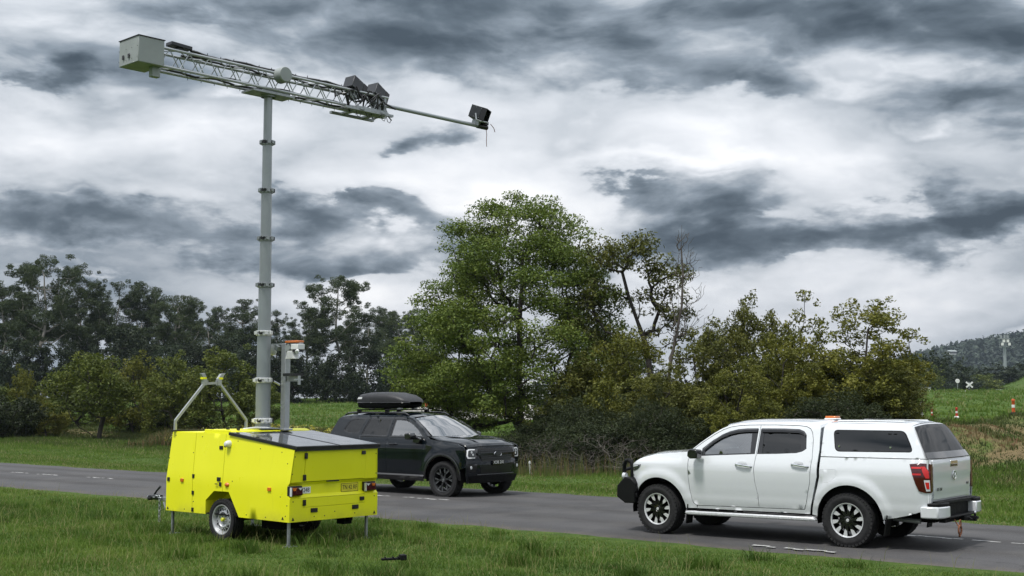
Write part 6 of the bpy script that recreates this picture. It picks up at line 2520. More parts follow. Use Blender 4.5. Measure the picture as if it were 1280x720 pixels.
for k, (px, py, d, wh, wf, lb) in enumerate(WAT):
    x, y = at_px(px, d)
    g0 = float(terrain(x, y))
    H = (HORIZON - py) / FPX * d + CAMH - g0
    s = H / (2.2 if wh == 3 else 4.2)
    make_tree('wattle_bush', lb, 'bush', (x, y, g0 - .05), wat[wh], 'wattles along the verge at left', rz=(k * 1.3) % 6.28, sc=(wf, wf, s) if wh != 3 else (wf, wf, s))


# --- olive tree and dead tree right of the big tree
def olive_tree():
    r = np.random.default_rng(61)
    trunk = [(.3, 0, 0), (.35, 0, .8), (.30, 0, 2.0), (.42, 0, 3.2), (.25, 0, 4.4), (-.1, 0, 5.4), (-.45, 0, 6.4), (-.7, 0, 7.4)]
    targets, clumps = [], []
    heads = [((-1.2, 0, 7.9), 1.1, 20), ((.0, 0, 8.2), .95, 16), ((1.15, 0, 7.3), .95, 15), ((-1.75, .3, 6.6), 1.0, 14), ((-2.0, 0, 5.4), .9, 10), ((1.6, 0, 5.9), .8, 8), ((.2, .2, 6.3), 1.0, 8), ((1.0, .3, 4.9), .9, 7), ((-1.2, .3, 4.6), .9, 8)]
    for c, rr, n in heads:
        for _ in range(n):
            q = r.normal(size=3)
            q /= np.linalg.norm(q)
            p = np.array(c) + q * rr * r.random() ** .4 * np.array([1.1, 1.1, .75])
            s = .26 + .20 * r.random()
            targets.append(p)
            clumps.append((p, (s * 1.2, s * 1.2, s * .8), int(620 * s * s), .42 + .36 * (r.random() - .5)))
    P, par = skeleton(trunk, targets, r, .10, .08, 1.0)
    return [(limb_mesh('trunk', P, par, .014, 2.15, .17, 6), B_dark), (crown_mesh('crown', clumps, r, size=(.15, .065), up=.5, shell=.4), L_olive)]


x, y = at_px(800, 48)
make_tree('olive_green_tree', 'thin crowned olive tree with a curved dark trunk beside the dead tree', 'tree', on_ground(x, y), olive_tree(), sc=.925)


def dead_tree():
    r = np.random.default_rng(71)
    trunk = [(-.9, 0, 0), (-.7, 0, 1.8), (-.45, 0, 3.4), (-.2, 0, 4.6), (.0, 0, 5.6), (.05, 0, 6.8), (.0, 0, 7.8), (.03, 0, 8.7)]
    targets = []
    for k in range(230):
        z = 4.4 + 4.1 * r.random() ** .9
        w = np.interp(z, [4.4, 5.6, 6.6, 8.6], [1.3, 1.25, .9, .28])
        a = r.random() * 6.28
        f = .3 + .7 * r.random()
        targets.append(np.array([math.cos(a) * w * f + .1, math.sin(a) * w * f, z]))
    P, par = skeleton(trunk, targets, r, .10, .12, 1.6)
    return [(limb_mesh('trunk', P, par, .0100, 2.0, .065, 5), B_grey)]


x, y = at_px(853, 46.5)
make_tree('dead_tree', 'leafless dead tree of bare grey twigs standing above the olive shrubs', 'tree', on_ground(x, y), dead_tree(), sc=.945)

# --- olive shrubs behind the ute
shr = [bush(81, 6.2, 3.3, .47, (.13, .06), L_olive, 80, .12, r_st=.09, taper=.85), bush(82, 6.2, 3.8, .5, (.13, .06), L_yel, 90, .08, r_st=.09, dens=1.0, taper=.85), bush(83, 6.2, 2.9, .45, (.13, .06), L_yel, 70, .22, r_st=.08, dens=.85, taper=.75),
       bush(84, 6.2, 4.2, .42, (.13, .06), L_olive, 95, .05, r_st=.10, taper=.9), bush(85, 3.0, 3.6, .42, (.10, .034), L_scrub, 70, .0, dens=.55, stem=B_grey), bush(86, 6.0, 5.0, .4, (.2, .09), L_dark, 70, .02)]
SHR = [(790, 398, 45, 1, .82, 'yellow-green shrub at the right foot of the big dome tree'), (742, 432, 47, 3, .85, 'dark olive shrub between the big dome tree and the yellow-green shrub'),
       (868, 396, 45, 0, .75, 'olive shrub under the dead tree'), (905, 384, 43, 0, .7, 'dark-stemmed olive shrub behind the cab windscreen'), (938, 368, 45, 3, .66, 'broad olive shrub behind the ute cab'),
       (978, 408, 41, 1, .62, 'yellow-green shrub behind the cab roof'), (1000, 358, 44, 2, .80, 'tall thin shrub with a loose top behind the cab roof'), (1036, 440, 42, 3, .60, 'low olive shrub behind the orange beacon'),
       (1084, 362, 41, 1, .86, 'tall bushy shrub behind the canopy'), (1048, 432, 44, 0, .62, 'narrow shrub just left of the tall bushy one'), (1114, 446, 40, 0, .60, 'low shrub at the right end of the row'), (1110, 440, 43, 3, .52, 'dark shrub filling the right end of the row'),
       (830, 452, 42, 3, .70, 'low olive shrub left of the ute bonnet'), (925, 440, 39, 1, .62, 'yellow-green shrub low behind the ute door'), (962, 430, 46, 0, .7, 'shrub filling the gap behind the cab')]
for k, (px, py, d, wh, wf, lb) in enumerate(SHR):
    x, y = at_px(px, d)
    g0 = float(terrain(x, y))
    H = (HORIZON - py) / FPX * d + CAMH - g0
    s = H / 6.2
    make_tree('olive_shrub', lb, 'shrub', (x, y, g0 - .05), shr[wh], 'olive shrubs behind the ute', rz=(k * 2.1) % 6.28, sc=(wf, wf, s))
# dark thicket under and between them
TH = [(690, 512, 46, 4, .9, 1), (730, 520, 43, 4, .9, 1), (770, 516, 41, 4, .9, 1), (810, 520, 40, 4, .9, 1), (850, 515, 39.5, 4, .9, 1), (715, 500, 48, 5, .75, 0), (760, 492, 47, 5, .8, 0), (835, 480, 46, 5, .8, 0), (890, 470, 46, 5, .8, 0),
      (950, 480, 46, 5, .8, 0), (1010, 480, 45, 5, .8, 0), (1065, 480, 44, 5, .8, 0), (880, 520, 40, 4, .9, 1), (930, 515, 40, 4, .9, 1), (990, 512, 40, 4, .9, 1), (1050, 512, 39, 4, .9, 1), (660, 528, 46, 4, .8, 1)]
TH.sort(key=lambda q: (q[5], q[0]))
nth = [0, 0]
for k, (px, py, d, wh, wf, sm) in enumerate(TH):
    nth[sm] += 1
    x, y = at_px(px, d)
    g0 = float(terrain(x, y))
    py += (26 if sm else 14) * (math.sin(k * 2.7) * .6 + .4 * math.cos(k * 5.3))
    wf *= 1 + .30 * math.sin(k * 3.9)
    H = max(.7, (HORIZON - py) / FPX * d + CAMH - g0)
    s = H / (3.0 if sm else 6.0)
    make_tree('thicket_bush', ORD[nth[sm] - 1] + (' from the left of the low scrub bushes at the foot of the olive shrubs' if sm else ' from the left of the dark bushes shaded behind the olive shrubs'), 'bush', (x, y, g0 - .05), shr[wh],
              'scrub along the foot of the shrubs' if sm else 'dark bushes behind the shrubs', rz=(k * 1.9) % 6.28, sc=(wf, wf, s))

# bare twiggy shrubs in front of the thicket
def twig_bush():
    r = np.random.default_rng(95)
    tg_ = [np.array([math.cos(a) * w, math.sin(a) * w, z]) for a, w, z in zip(r.random(170) * 6.28, 1.1 * r.random(170) ** .6, .35 + 1.35 * r.random(170))]
    P, par = skeleton([(0, 0, 0), (.05, 0, .15), (.02, .03, .35)], tg_, r, .14, -.04, .4)
    return [(limb_mesh('trunk', P, par, .0065, 2.0, .035, 4), B_grey)]


tw = twig_bush()
for k, (px, py, d, wf) in enumerate(((676, 545, 41, .9), (706, 538, 40, 1.1), (742, 548, 38.5, 1.0), (772, 540, 38, 1.1), (662, 560, 42, .7), (724, 560, 38.5, .8), (795, 555, 36.5, .8))):
    x, y = at_px(px, d)
    g0 = float(terrain(x, y))
    s = max(.5, ((HORIZON - py) / FPX * d + CAMH - g0) / 1.7)
    make_tree('bare_shrub', ORD[k] + ' from the left of the leafless twiggy shrubs in front of the dark scrub' if k < 0 else ['grey leafless twig shrub beside the front of the dark wagon', 'wider leafless twig shrub right of the dark wagon', 'leafless twig shrub midway between wagon and ute', 'tall leafless twig shrub just left of the bull bar',
              'small leafless twig shrub closest to the dark wagon', 'short leafless twig shrub in the tall grass between the vehicles', 'short leafless twig shrub behind the bull bar'][k], 'shrub', (x, y, g0 - .03), tw, 'leafless shrubs between the vehicles', rz=k * 1.4, sc=(wf, wf, s))

# --- distant trees at the right
far = [bush(91, 9, 8, .45, (.55, .28), L_dark, 50, .02, dens=.8), bush(92, 9, 7, .5, (.55, .28), L_euc2, 45, .02, dens=.8), bush(93, 9, 9, .5, (.5, .26), L_wat, 50, .0, dens=.8)]
FARL = [(1136, 436, 190, 1, .6, 'dark pointed tree just right of the olive shrubs'), (1150, 447, 170, 2, .5, 'pale topped tree beside the left crossing sign'), (1166, 440, 200, 0, .9, 'tall dark tree between the two crossing signs'), (1186, 446, 210, 0, .9, 'dark rounded tree left of the right crossing sign'),
        (1204, 462, 215, 1, .8, 'grey-green tree behind the right crossing sign'), (1226, 466, 220, 2, .8, 'green bush right of the crossing sign'), (1244, 455, 230, 0, 1.0, 'dark dense tree below the light tower'), (1262, 462, 235, 1, .9, 'tree right of the light tower foot'),
        (1284, 452, 240, 0, 1.0, 'dark tree at the right edge of the picture'), (1176, 470, 190, 1, .6, 'low bush under the tall dark tree'), (1215, 455, 260, 1, .9, 'hazy tree behind the crossing'), (1300, 448, 250, 1, 1.0, 'tree past the right edge')]
for k, (px, py, d, wh, wf, lb) in enumerate(FARL):
    x, y = at_px(px, d)
    g0 = float(terrain(x, y))
    H = (HORIZON - py) / FPX * d + CAMH - g0
    s = H / 9.0
    make_tree('distant_tree', lb, 'tree', (x, y, g0 - .1), far[wh], 'trees beyond the railway crossing', rz=k * 1.1, sc=(wf, wf, s))

# ------------------------------------------------------------------ grass
def mat_grass(name, greens, straw):
    m, nt, b = new_mat(name)
    o = m.node_tree.nodes['Material Output']
    at = nt.new('ShaderNodeAttribute')
    at.attribute_name = 'tone'
    dr = nt.new('ShaderNodeAttribute')
    dr.attribute_name = 'dry'
    c = nt.ramp(at.outputs['Fac'], [(0.0, greens[0]), (0.5, greens[1]), (1.0, greens[2])])
    c = nt.mix(dr.outputs['Fac'], c, straw)
    nt.put(b.inputs['Base Color'], c)
    b.inputs['Roughness'].default_value = 0.6
    b.inputs['Specular IOR Level'].default_value = 0.25
    tl = nt.new('ShaderNodeBsdfTranslucent')
    nt.put(tl.inputs[0], c)
    mx = nt.new('ShaderNodeMixShader')
    mx.inputs[0].default_value = 0.42
    nt.put(mx.inputs[1], b.outputs[0])
    nt.put(mx.inputs[2], tl.outputs[0])
    nt.put(o.inputs[0], mx.outputs[0])
    return m


M_grass = mat_grass('grass_blades', ((0.042, 0.086, 0.011), (0.096, 0.168, 0.023), (0.178, 0.250, 0.048)), (0.30, 0.27, 0.12))
M_verge = mat_grass('verge_blades', ((0.050, 0.096, 0.013), (0.106, 0.176, 0.027), (0.188, 0.258, 0.052)), (0.36, 0.31, 0.16))
M_straw = mat_grass('straw_blades', ((0.040, 0.060, 0.016), (0.075, 0.100, 0.028), (0.120, 0.140, 0.045)), (0.28, 0.170, 0.098))


def wave(x, y, s, k=0.0):
    """soft patchiness 0..1"""
    v = (np.sin(x * s + k) * np.cos(y * s * 1.3 + 1.7 * k) + .6 * np.sin(x * s * 2.1 + y * s * 1.4 + k) + .4 * np.cos(x * s * 3.7 - y * s * 4.3 + 2 * k) + .3 * np.sin(x * s * 7.9 + y * s * 6.1 - k))
    return np.clip(.5 + .28 * v, 0, 1)


def blades(name, X, Y, Hh, W, tone, dry, mat, r, lean=.45, zoff=-.015):
    n = len(X)
    Z = terrain(X, Y) + zoff
    a = r.random(n) * 2 * math.pi
    ux, uy = np.cos(a), np.sin(a)
    b = r.random(n) * 2 * math.pi
    ln = lean * Hh * (.3 + .9 * r.random(n))
    lx, ly = np.cos(b) * ln, np.sin(b) * ln
    w = W * .5
    P = np.zeros((n, 5, 3))
    P[:, 0] = np.stack([X - ux * w, Y - uy * w, Z], 1)
    P[:, 1] = np.stack([X + ux * w, Y + uy * w, Z], 1)
    mx_, my_, mz = X + lx * .32, Y + ly * .32, Z + Hh * .58
    P[:, 2] = np.stack([mx_ + ux * w * .8, my_ + uy * w * .8, mz], 1)
    P[:, 3] = np.stack([mx_ - ux * w * .8, my_ - uy * w * .8, mz], 1)
    P[:, 4] = np.stack([X + lx, Y + ly, Z + np.sqrt(np.maximum(.05, 1 - (ln / np.maximum(Hh, 1e-3)) ** 2 * .5)) * Hh], 1)
    i = np.arange(n) * 5
    me = np_mesh(name, P.reshape(-1, 3), [np.stack([i, i + 1, i + 2, i + 3], 1), np.stack([i + 3, i + 2, i + 4], 1)], False, {'tone': np.repeat(np.clip(tone, 0, 1), 5), 'dry': np.repeat(np.clip(dry, 0, 1), 5)})
    o = link(name, me, mat)
    tag(o, kind='stuff')
    return o


def near_dist(X, Y, line):
    """signed distance to a road edge; positive on the camera's side"""
    P = np.array(line, float)
    best = np.full(len(X), 1e9)
    sg = np.zeros(len(X))
    for i in range(len(P) - 1):
        a, b = P[i], P[i + 1]
        d = b - a
        L2 = d @ d
        t = np.clip(((X - a[0]) * d[0] + (Y - a[1]) * d[1]) / L2, 0, 1)
        dx, dy = X - (a[0] + t * d[0]), Y - (a[1] + t * d[1])
        dist = np.hypot(dx, dy)
        cr = d[0] * (Y - a[1]) - d[1] * (X - a[0])
        m_ = dist < best
        best = np.where(m_, dist, best)
        sg = np.where(m_, -np.sign(cr), sg)
    return best * sg


CN2, CF2 = cn[::2], cf[::2]


def scatter(r, n, ymin, ymax, k=.43, pad=1.5, power=1.0):
    """points in the part of the ground around the view, thinning out with distance"""
    u = r.random(n)
    e = 2 - power
    Y = (ymin ** e + (ymax ** e - ymin ** e) * u) ** (1 / e)
    X = (r.random(n) * 2 - 1) * (Y * k + pad)
    return X, Y


r = np.random.default_rng(101)
# foreground verge
X, Y = scatter(r, 470000, 12.5, 36, .42, 1.2, 1.1)
d = near_dist(X, Y, CN2)
ok = d > -.10 - .12 * wave(X, Y, 2.2)
X, Y, d = X[ok], Y[ok], d[ok]
pt = wave(X, Y, .55, .4)
pt2 = wave(X, Y, 1.9, 2.2)
left = smooth01((-X + 1.5) / 6)
Hh = (.030 + .055 * pt * (.30 + .75 * left) + .020 * pt2) * (.5 + .9 * r.random(len(X))) * np.clip(.35 + d * .9, .35, 1)
Hh *= 1 + .5 * (wave(X, Y, .9, 5.1) > .74) * left
tone = .50 + .55 * (pt2 - .5) - .50 * (pt - .5) * (.4 + .6 * left) + .40 * (wave(X, Y, .28, 4.4) - .5) + .35 * (r.random(len(X)) - .5)
dry = ((r.random(len(X)) < .03 + .14 * (wave(X, Y, .8, 3.3) > .62) + .30 * np.exp(-np.maximum(d, 0) / .35)) * (.45 + .5 * r.random(len(X))))
blades('lawn_grass', X, Y, Hh, .008 + .005 * r.random(len(X)), tone, dry, M_grass, r, .75)
# longer seed stalks here and there
X, Y = scatter(r, 9000, 13, 34, .42, 1.2, 1.1)
d = near_dist(X, Y, CN2)
ok = (d > .1) & (wave(X, Y, .55, .4) * (.5 + .5 * smooth01((-X + 3) / 7)) + .2 * r.random(len(X)) > .42)
X, Y = X[ok], Y[ok]
blades('seed_stalk_grass', X, Y, .17 + .16 * r.random(len(X)), np.full(len(X), .006), .7 + .3 * r.random(len(X)), .35 + .6 * r.random(len(X)), M_grass, r, .55)
# scattered darker tussocks standing above the turf
X0, Y0 = scatter(r, 260, 13, 32, .42, .5, 1.1)
ok = near_dist(X0, Y0, CN2) > .6
X0, Y0 = X0[ok], Y0[ok]
m_ = 130
rad_ = (.10 + .22 * r.random(len(X0)))[:, None]
X = (X0[:, None] + rad_ * r.normal(size=(len(X0), m_)) * .6).ravel()
Y = (Y0[:, None] + rad_ * r.normal(size=(len(X0), m_)) * .6).ravel()
Hh = ((.09 + .16 * r.random(len(X0)))[:, None] * (.5 + .7 * r.random((len(X0), m_)))).ravel()
blades('tussock_grass', X, Y, Hh, .008 + .005 * r.random(len(X)), np.repeat(.02 + .40 * r.random(len(X0)), m_) + .25 * (r.random(len(X)) - .5), (r.random(len(X)) < .05) * .6, M_grass, r, .7)
# far verge
X, Y = scatter(r, 560000, 20, 75, .42, 1.5, 1.0)
d = near_dist(X, Y, CF2)
nn = .625 * X + .78 * Y
ok = (d < .10 + .12 * wave(X, Y, 2.0)) & (nn < 35.5)
X, Y, d, nn = X[ok], Y[ok], d[ok], nn[ok]
pt = wave(X, Y, .45, 1.1)
Hh = (.04 + .07 * pt + .10 * smooth01((nn - 29) / 4)) * (.5 + .9 * r.random(len(X))) * np.clip(.4 - d * .6, .4, 1)
tone = .55 + .45 * (wave(X, Y, 1.5, 4) - .5) + .4 * (r.random(len(X)) - .5) - .15 * smooth01((nn - 30) / 3)
dry = ((r.random(len(X)) < .06 + .22 * (wave(X, Y, .6, 2.5) > .64) + .4 * np.exp(np.minimum(d, 0) / .35)) * (.4 + .5 * r.random(len(X))))
blades('verge_grass', X, Y, Hh, .014 + .010 * r.random(len(X)), tone, dry, M_verge, r)
# rank grass and weeds along the foot of the bank
X, Y = scatter(r, 420000, 26, 90, .42, 2, .8)
nn = .625 * X + .78 * Y
th_ = X / Y
rt = smooth01((th_ - .20) / .10)
ok = (nn > 31.0 + 1.2 * wave(X, Y, .7, .8)) & (nn < 46 + 4 * rt)
X, Y, nn, th_, rt = X[ok], Y[ok], nn[ok], th_[ok], rt[ok]
clump = wave(X, Y, .95, 3.9)
Hh = (.06 + .24 * clump ** 1.8) * (.5 + .9 * r.random(len(X)))
brown = wave(X, Y, .62, 1.9) + .30 * (wave(X, Y, 1.3, .3) - .5)
dry = np.clip((brown - .61) * 7, 0, 1) * (.35 + .6 * r.random(len(X))) * (.06 + .84 * rt) + (r.random(len(X)) < .03) * .5
Hh = Hh * np.where(dry > .3, .55, 1.0)
tone = .42 + .5 * (clump - .5) + .35 * (r.random(len(X)) - .5)
blades('bank_grass', X, Y, Hh, .022 + .016 * r.random(len(X)), tone, dry, M_straw, r, .6)
# tall pale stalks in the middle, in front of the dark scrub
X = -.6 + 4.6 * r.random(1300)
Y = 36.5 + 4.0 * r.random(1300) - X * .6
ok = wave(X, Y, 1.3, 2.0) > .35
X, Y = X[ok], Y[ok]
blades('tall_grass', X, Y, .30 + .60 * r.random(len(X)) ** 1.8, np.full(len(X), .013), .5 + .5 * r.random(len(X)), (r.random(len(X)) < .35) * (.25 + .6 * r.random(len(X))), M_straw, r, .28)
# rough green field up to the railway
X, Y = scatter(r, 260000, 45, 230, .43, 3, 1.0)
nn = .625 * X + .78 * Y
ok = (nn > 42) & ~((np.abs(X + 1 - (Y - 80) * .02) < 7) & (Y > 84) & (Y < 112))
X, Y = X[ok], Y[ok]
Hh = (.08 + .16 * wave(X, Y, .25, 1.0)) * (.5 + .9 * r.random(len(X)))
blades('field_grass', X, Y, Hh, .05 + .05 * r.random(len(X)), .55 + .5 * (wave(X, Y, .16, 2.7) - .5) + .3 * (r.random(len(X)) - .5), (r.random(len(X)) < .05 + .12 * (wave(X, Y, .12, 3) > .66)) * .6, M_verge, r, .5)
# flowering weeds behind the trailer and the wagon
X = -16.5 + 12.5 * r.random(26000)
Y = 55 + 9 * r.random(26000)
ok = wave(X, Y, .8, 6.0) > .32
X, Y = X[ok], Y[ok]
Hh = (.30 + .45 * wave(X, Y, .5, 1.4)) * (.6 + .5 * r.random(len(X)))
blades('weed_stems', X, Y, Hh, .035 + .02 * r.random(len(X)), .45 + .5 * (r.random(len(X)) - .5), (r.random(len(X)) < .4) * .5, M_straw, r, .35)
m_flower = mat_leaf('yellow_flowers', (0.22, 0.20, 0.02), (0.42, 0.40, 0.05), (0.55, 0.55, 0.28), .2)
k = (r.random(len(X)) < .16) & (X > -15) & (wave(X, Y, .8, 2.0) > .42)
cl = [((x, y, float(z)), (.10, .10, .06), 5, float(t)) for x, y, z, t in zip(X[k], Y[k], terrain(X[k], Y[k]) + Hh[k] * .95, r.random(k.sum()))]
V, F, t = leaves(cl, r, size=(.07, .05), up=.6)
tag(link('weed_flowers', np_mesh('weed_flowers', V, F, False, {'tone': t}), m_flower), kind='stuff')

# ------------------------------------------------------------------ small things in the field
def ray_ground(px, py):
    """ground point seen at a photograph pixel"""
    t = math.atan((HORIZON - 360) / FPX)
    c, s = math.cos(t), math.sin(t)
    a, b_ = (px - 640) / FPX, (360 - py) / FPX
    dx, dy, dz = a, c - b_ * s, s + b_ * c
    for q in np.concatenate([np.linspace(15, 120, 800), np.linspace(120, 500, 800)]):
        if CAMH + dz * q <= float(terrain(dx * q, dy * q)):
            return (dx * q, dy * q, float(terrain(dx * q, dy * q)))
    q = 200.0
    return (dx * q, dy * q, float(terrain(dx * q, dy * q)))


m_orange = simple('orange_plastic', (0.62, 0.10, 0.02), 0.5)
m_redp = simple('red_plastic', (0.55, 0.035, 0.025), 0.5)
m_sign = simple('white_sign', (0.72, 0.72, 0.70), 0.55)

# orange and white bollards
for px, py, hgt, mt, lb in ((533, 519, 15, m_orange, 'orange bollard on the pale gravel just right of the roof pod'), (632, 523, 20, m_orange, 'orange bollard in front of the pale gravel under the big dome tree'),
                            (1165, 521, 9, m_redp, 'short red bollard, middle left in the field beyond the canopy'), (1196, 522, 12, m_redp, 'red bollard with a white base in the field beyond the canopy'),
                            (1267, 518, 18, m_orange, 'tall orange and white bollard at the right edge of the field'), (798, 512, 8, m_orange, 'orange bollard glimpsed between the trunks right of the big dome tree')):
    p = ray_ground(px, py)
    h_ = hgt / FPX * p[1] * 1.05
    t = thing('bollard', lb, 'bollard', p, .3, 'bollards in the field')
    b = MB()
    b.lathe([(h_ * .22, 0), (h_ * .22, h_ * .06), (h_ * .11, h_ * .10), (h_ * .10, h_ * .85), (h_ * .12, h_ * .88), (h_ * .11, h_ * .97), (0, h_)], 14)
    b.build('post', mt, t)
    b = MB()
    b.lathe([(h_ * .105, h_ * .42), (h_ * .114, h_ * .43), (h_ * .114, h_ * .60), (h_ * .105, h_ * .61)], 14)
    b.build('white_band', m_sign, t)
    b = MB()
    b.lathe([(h_ * .25, -.02), (h_ * .25, h_ * .05), (h_ * .15, h_ * .13), (0, h_ * .13)], 14)
    b.build('base', m_sign if px == 1196 else m_blackp, t)
# white guide posts
for px, py, hgt, lb in ((664, 595, 17, 'small white leaning peg at the edge of the far verge'), (1153, 522, 18, 'white post at the left end of the red bollards')):
    p = ray_ground(px, py)
    h_ = hgt / FPX * p[1] * 1.1
    t = thing('marker_post', lb, 'post', p, .4)
    t.rotation_euler = (0, R(-7), .4)
    b = MB()
    b.prism([(-h_ * .07, 0), (h_ * .07, 0), (h_ * .07, h_ * .9), (h_ * .03, h_), (-h_ * .07, h_ * .93)], -.015, .015, 'y')
    b.build('stake', m_sign, t)
    b = MB()
    b.box((0, -.018, h_ * .78), (h_ * .08, .008, h_ * .10))
    b.build('reflector', m_redp if px > 1000 else m_lampdark, t)

# railway crossing signs
def crossbuck(px, py_c, size, py_b, d, lb):
    x, y = at_px(px, d)
    z0 = float(terrain(x, y))
    zc = CAMH + (HORIZON - py_c) / FPX * d
    L = size / FPX * d
    t = thing('crossing_sign', lb, 'crossing sign', (x, y, z0 - .1), .1, 'railway crossing signs')
    hc = zc - z0 + .1
    b = MB()
    b.tube([(0, .06, 0), (0, .06, hc + L * .45)], .07, 8)
    b.build('pole', m_galv, t)
    for a in (38, -38):
        b = MB()
        b.box((0, -.03 if a > 0 else -.06, hc), (L * 1.35, .025, L * .26), rot=Matrix.Rotation(R(a), 3, 'Y'))
        b.build('cross_arm', m_sign, t)
    b = MB()
    b.box((0, -.02, hc - L * .85), (L * .9, .06, L * .34))
    lampb = b.build('signal_board', m_blackp, t)
    for sx in (-1, 1):
        b = MB()
        b.lathe([(0, .05), (L * .14, .03), (L * .15, 0)], 12, 0, Matrix.Translation((sx * L * .28, -.05, hc - L * .85)) @ Matrix.Rotation(R(90), 4, 'X'))
        b.build('signal_lamp', m_redlens, lampb)
    b = MB()
    b.box((0, -.02, hc - L * 1.35), (L * .42, .04, L * .30))
    b.build('small_plate', m_sign, t)


crossbuck(1130, 480, 7.5, 492, 160, 'white crossing sign half hidden by the right hand olive shrubs')
crossbuck(1210, 481, 8, 494, 163, 'white crossing sign standing clear in the green field at right')
x, y = at_px(1195.5, 163)
z0 = float(terrain(x, y))
t = thing('round_sign', 'small white round sign left of the clear standing crossing sign', 'sign', (x, y, z0 - .1))
b = MB()
b.tube([(0, .05, 0), (0, .05, 2.0)], .04, 8)
b.build('pole', m_galv, t)
b = MB()
b.lathe([(0, .02), (.26, .02), (.28, 0), (0, 0)], 20, 0, Matrix.Translation((0, 0, 1.85)) @ Matrix.Rotation(R(90), 4, 'X'))
b.build('disc', m_sign, t)
x, y = at_px(1196, 161)
z0 = float(terrain(x, y))
t = thing('boom_barrier', 'red and white level crossing boom lying low across the track', 'barrier', (x, y, z0), .05)
for k in range(7):
    b = MB()
    b.box((-1.2 + .36 * k, 0, .40 + .02 * k), (.36, .06, .12))
    b.build('boom_stripe', m_redp if 1 <= k <= 3 else m_sign, t)
b = MB()
b.box((1.55, 0, .3), (.3, .3, .6))
b.box((-1.3, 0, .2), (.08, .08, .4))
b.build('stand', m_sign, t)
# relay cabinets by the line
for px, w_, lb in ((1156, 1.0, 'pale low cabinet at the left of the crossing'), (1228, 1.4, 'grey relay cabinet right of the clear standing crossing sign')):
    x, y = at_px(px, 163)
    z0 = float(terrain(x, y))
    t = thing('relay_cabinet', lb, 'cabinet', (x, y, z0 - .05))
    b = MB()
    b.box((0, 0, .25), (w_, .6, .50))
    b.build('case', m_sign if px < 1200 else m_boxgrey, t, bevel=.03)
    b = MB()
    b.box((0, 0, .52), (w_ * 1.1, .7, .06))
    b.build('lid', m_galv, t)
# low dark car crossing at the far right
def small_car(name, label, cat, loc, rz, mt, L=4.4, Hc=1.45, van=False):
    t = thing(name, label, cat, loc, rz)
    b = MB()
    if van:
        pr = [(-L / 2, .35), (-L / 2, 1.3), (-L / 2 + .06, Hc), (L / 2 - 1.35, Hc), (L / 2 - .75, 1.25), (L / 2 - .1, 1.0), (L / 2, .8), (L / 2, .35)]
    else:
        pr = [(-L / 2, .35), (-L / 2, .85), (-L / 2 + .3, 1.0), (-L / 2 + .8, Hc), (L / 2 - 2.0, Hc), (L / 2 - 1.2, .98), (L / 2 - .1, .85), (L / 2, .6), (L / 2, .35)]
    b.prism(pr, -.86, .86, 'y')
    b.build('body', mt, t, bevel=.07)
    b = MB()
    if van:
        b.prism([(L / 2 - 1.9, 1.15), (L / 2 - .95, 1.12), (L / 2 - 1.42, Hc - .12), (L / 2 - 1.9, Hc - .12)], -.875, .875, 'y')
    else:
        b.prism([(-L / 2 + .55, 1.0), (L / 2 - 1.4, 1.0), (L / 2 - 2.05, Hc - .06), (-L / 2 + .9, Hc - .06)], -.872, .872, 'y')
    b.build('side_window', m_dark, t)
    for sx in (-L / 2 + .8, L / 2 - .85):
        for sy in (-1, 1):
            b = MB()
            b.tube([(sx, sy * .70, .32), (sx, sy * .88, .32)], .32, 18)
            b.tube([(sx, sy * .88, .32), (sx, sy * .89, .32)], .18, 14, 1)
            b.build('wheel', [m_rubber, m_silver], t)
    b = MB()
    for sy in (-1, 1):
        b.box((L / 2 - .02, sy * .62, .78), (.06, .34, .16))
    b.build('headlight', m_clear, t)
    return t


x, y = at_px(660, 118)
small_car('white_van', 'white van seen through the branches of the big dome tree', 'van', (x, y, float(terrain(x, y)) + .02), .25, m_sign, 4.6, 2.2, True)
x, y = at_px(1248, 164)
t = thing('trackside_box', 'low black trackside box with a pale lid near the mound at right', 'box', (x, y, float(terrain(x, y)) - .02), .1)
b = MB()
b.box((0, 0, .14), (1.0, .5, .30))
b.build('case', m_blackp, t, bevel=.03)
b = MB()
b.box((-.05, 0, .31), (.7, .5, .04))
b.build('lid', m_sign, t)

# pale gravel beside the line
gx = np.linspace(-9.0, 8.0, 60)
gy = np.linspace(86, 111, 40)
A, B_ = np.meshgrid(gx, gy)
ed = np.minimum(1, np.minimum((A + 9.0), (8.0 - A)) / 1.6) * np.minimum(1, np.minimum(B_ - 86, 111 - B_) / 3)
Zg = terrain(A, B_) + .16 * ed * (1 + .7 * hmm(A, B_, .8)) + .30 * ed * np.clip(hmm(A, B_, .35, 1.0), 0, 2) * .7 - .05 * (ed <= .02)
ii = np.arange(A.size).reshape(A.shape)
F = np.stack([ii[:-1, :-1], ii[:-1, 1:], ii[1:, 1:], ii[1:, :-1]], -1).reshape(-1, 4)
m_gravel = simple('pale_gravel', (0.25, 0.24, 0.215), 0.95, var=.5, scale=5, bump=.8)
tag(link('gravel_patch', np_mesh('gravel_patch', np.stack([A, B_, Zg], -1).reshape(-1, 3), F, True), m_gravel), kind='structure')

# black bracket lying in the grass near the camera
p = ray_ground(491, 712)
t = thing('dropped_bracket', 'bent black plastic bracket lying in the grass at the bottom of the picture', 'bracket', (p[0], p[1], p[2] + .09), .35)
b = MB()
b.box((0, 0, .03), (.30, .05, .030))
b.box((.13, 0, .045), (.08, .11, .07))
b.build('body', m_blackp, t, bevel=.008)
b = MB()
for xx in (-.10, .0, .07):
    b.box((xx, .0, .052), (.012, .06, .016))
b.build('rib', m_blackp, t)

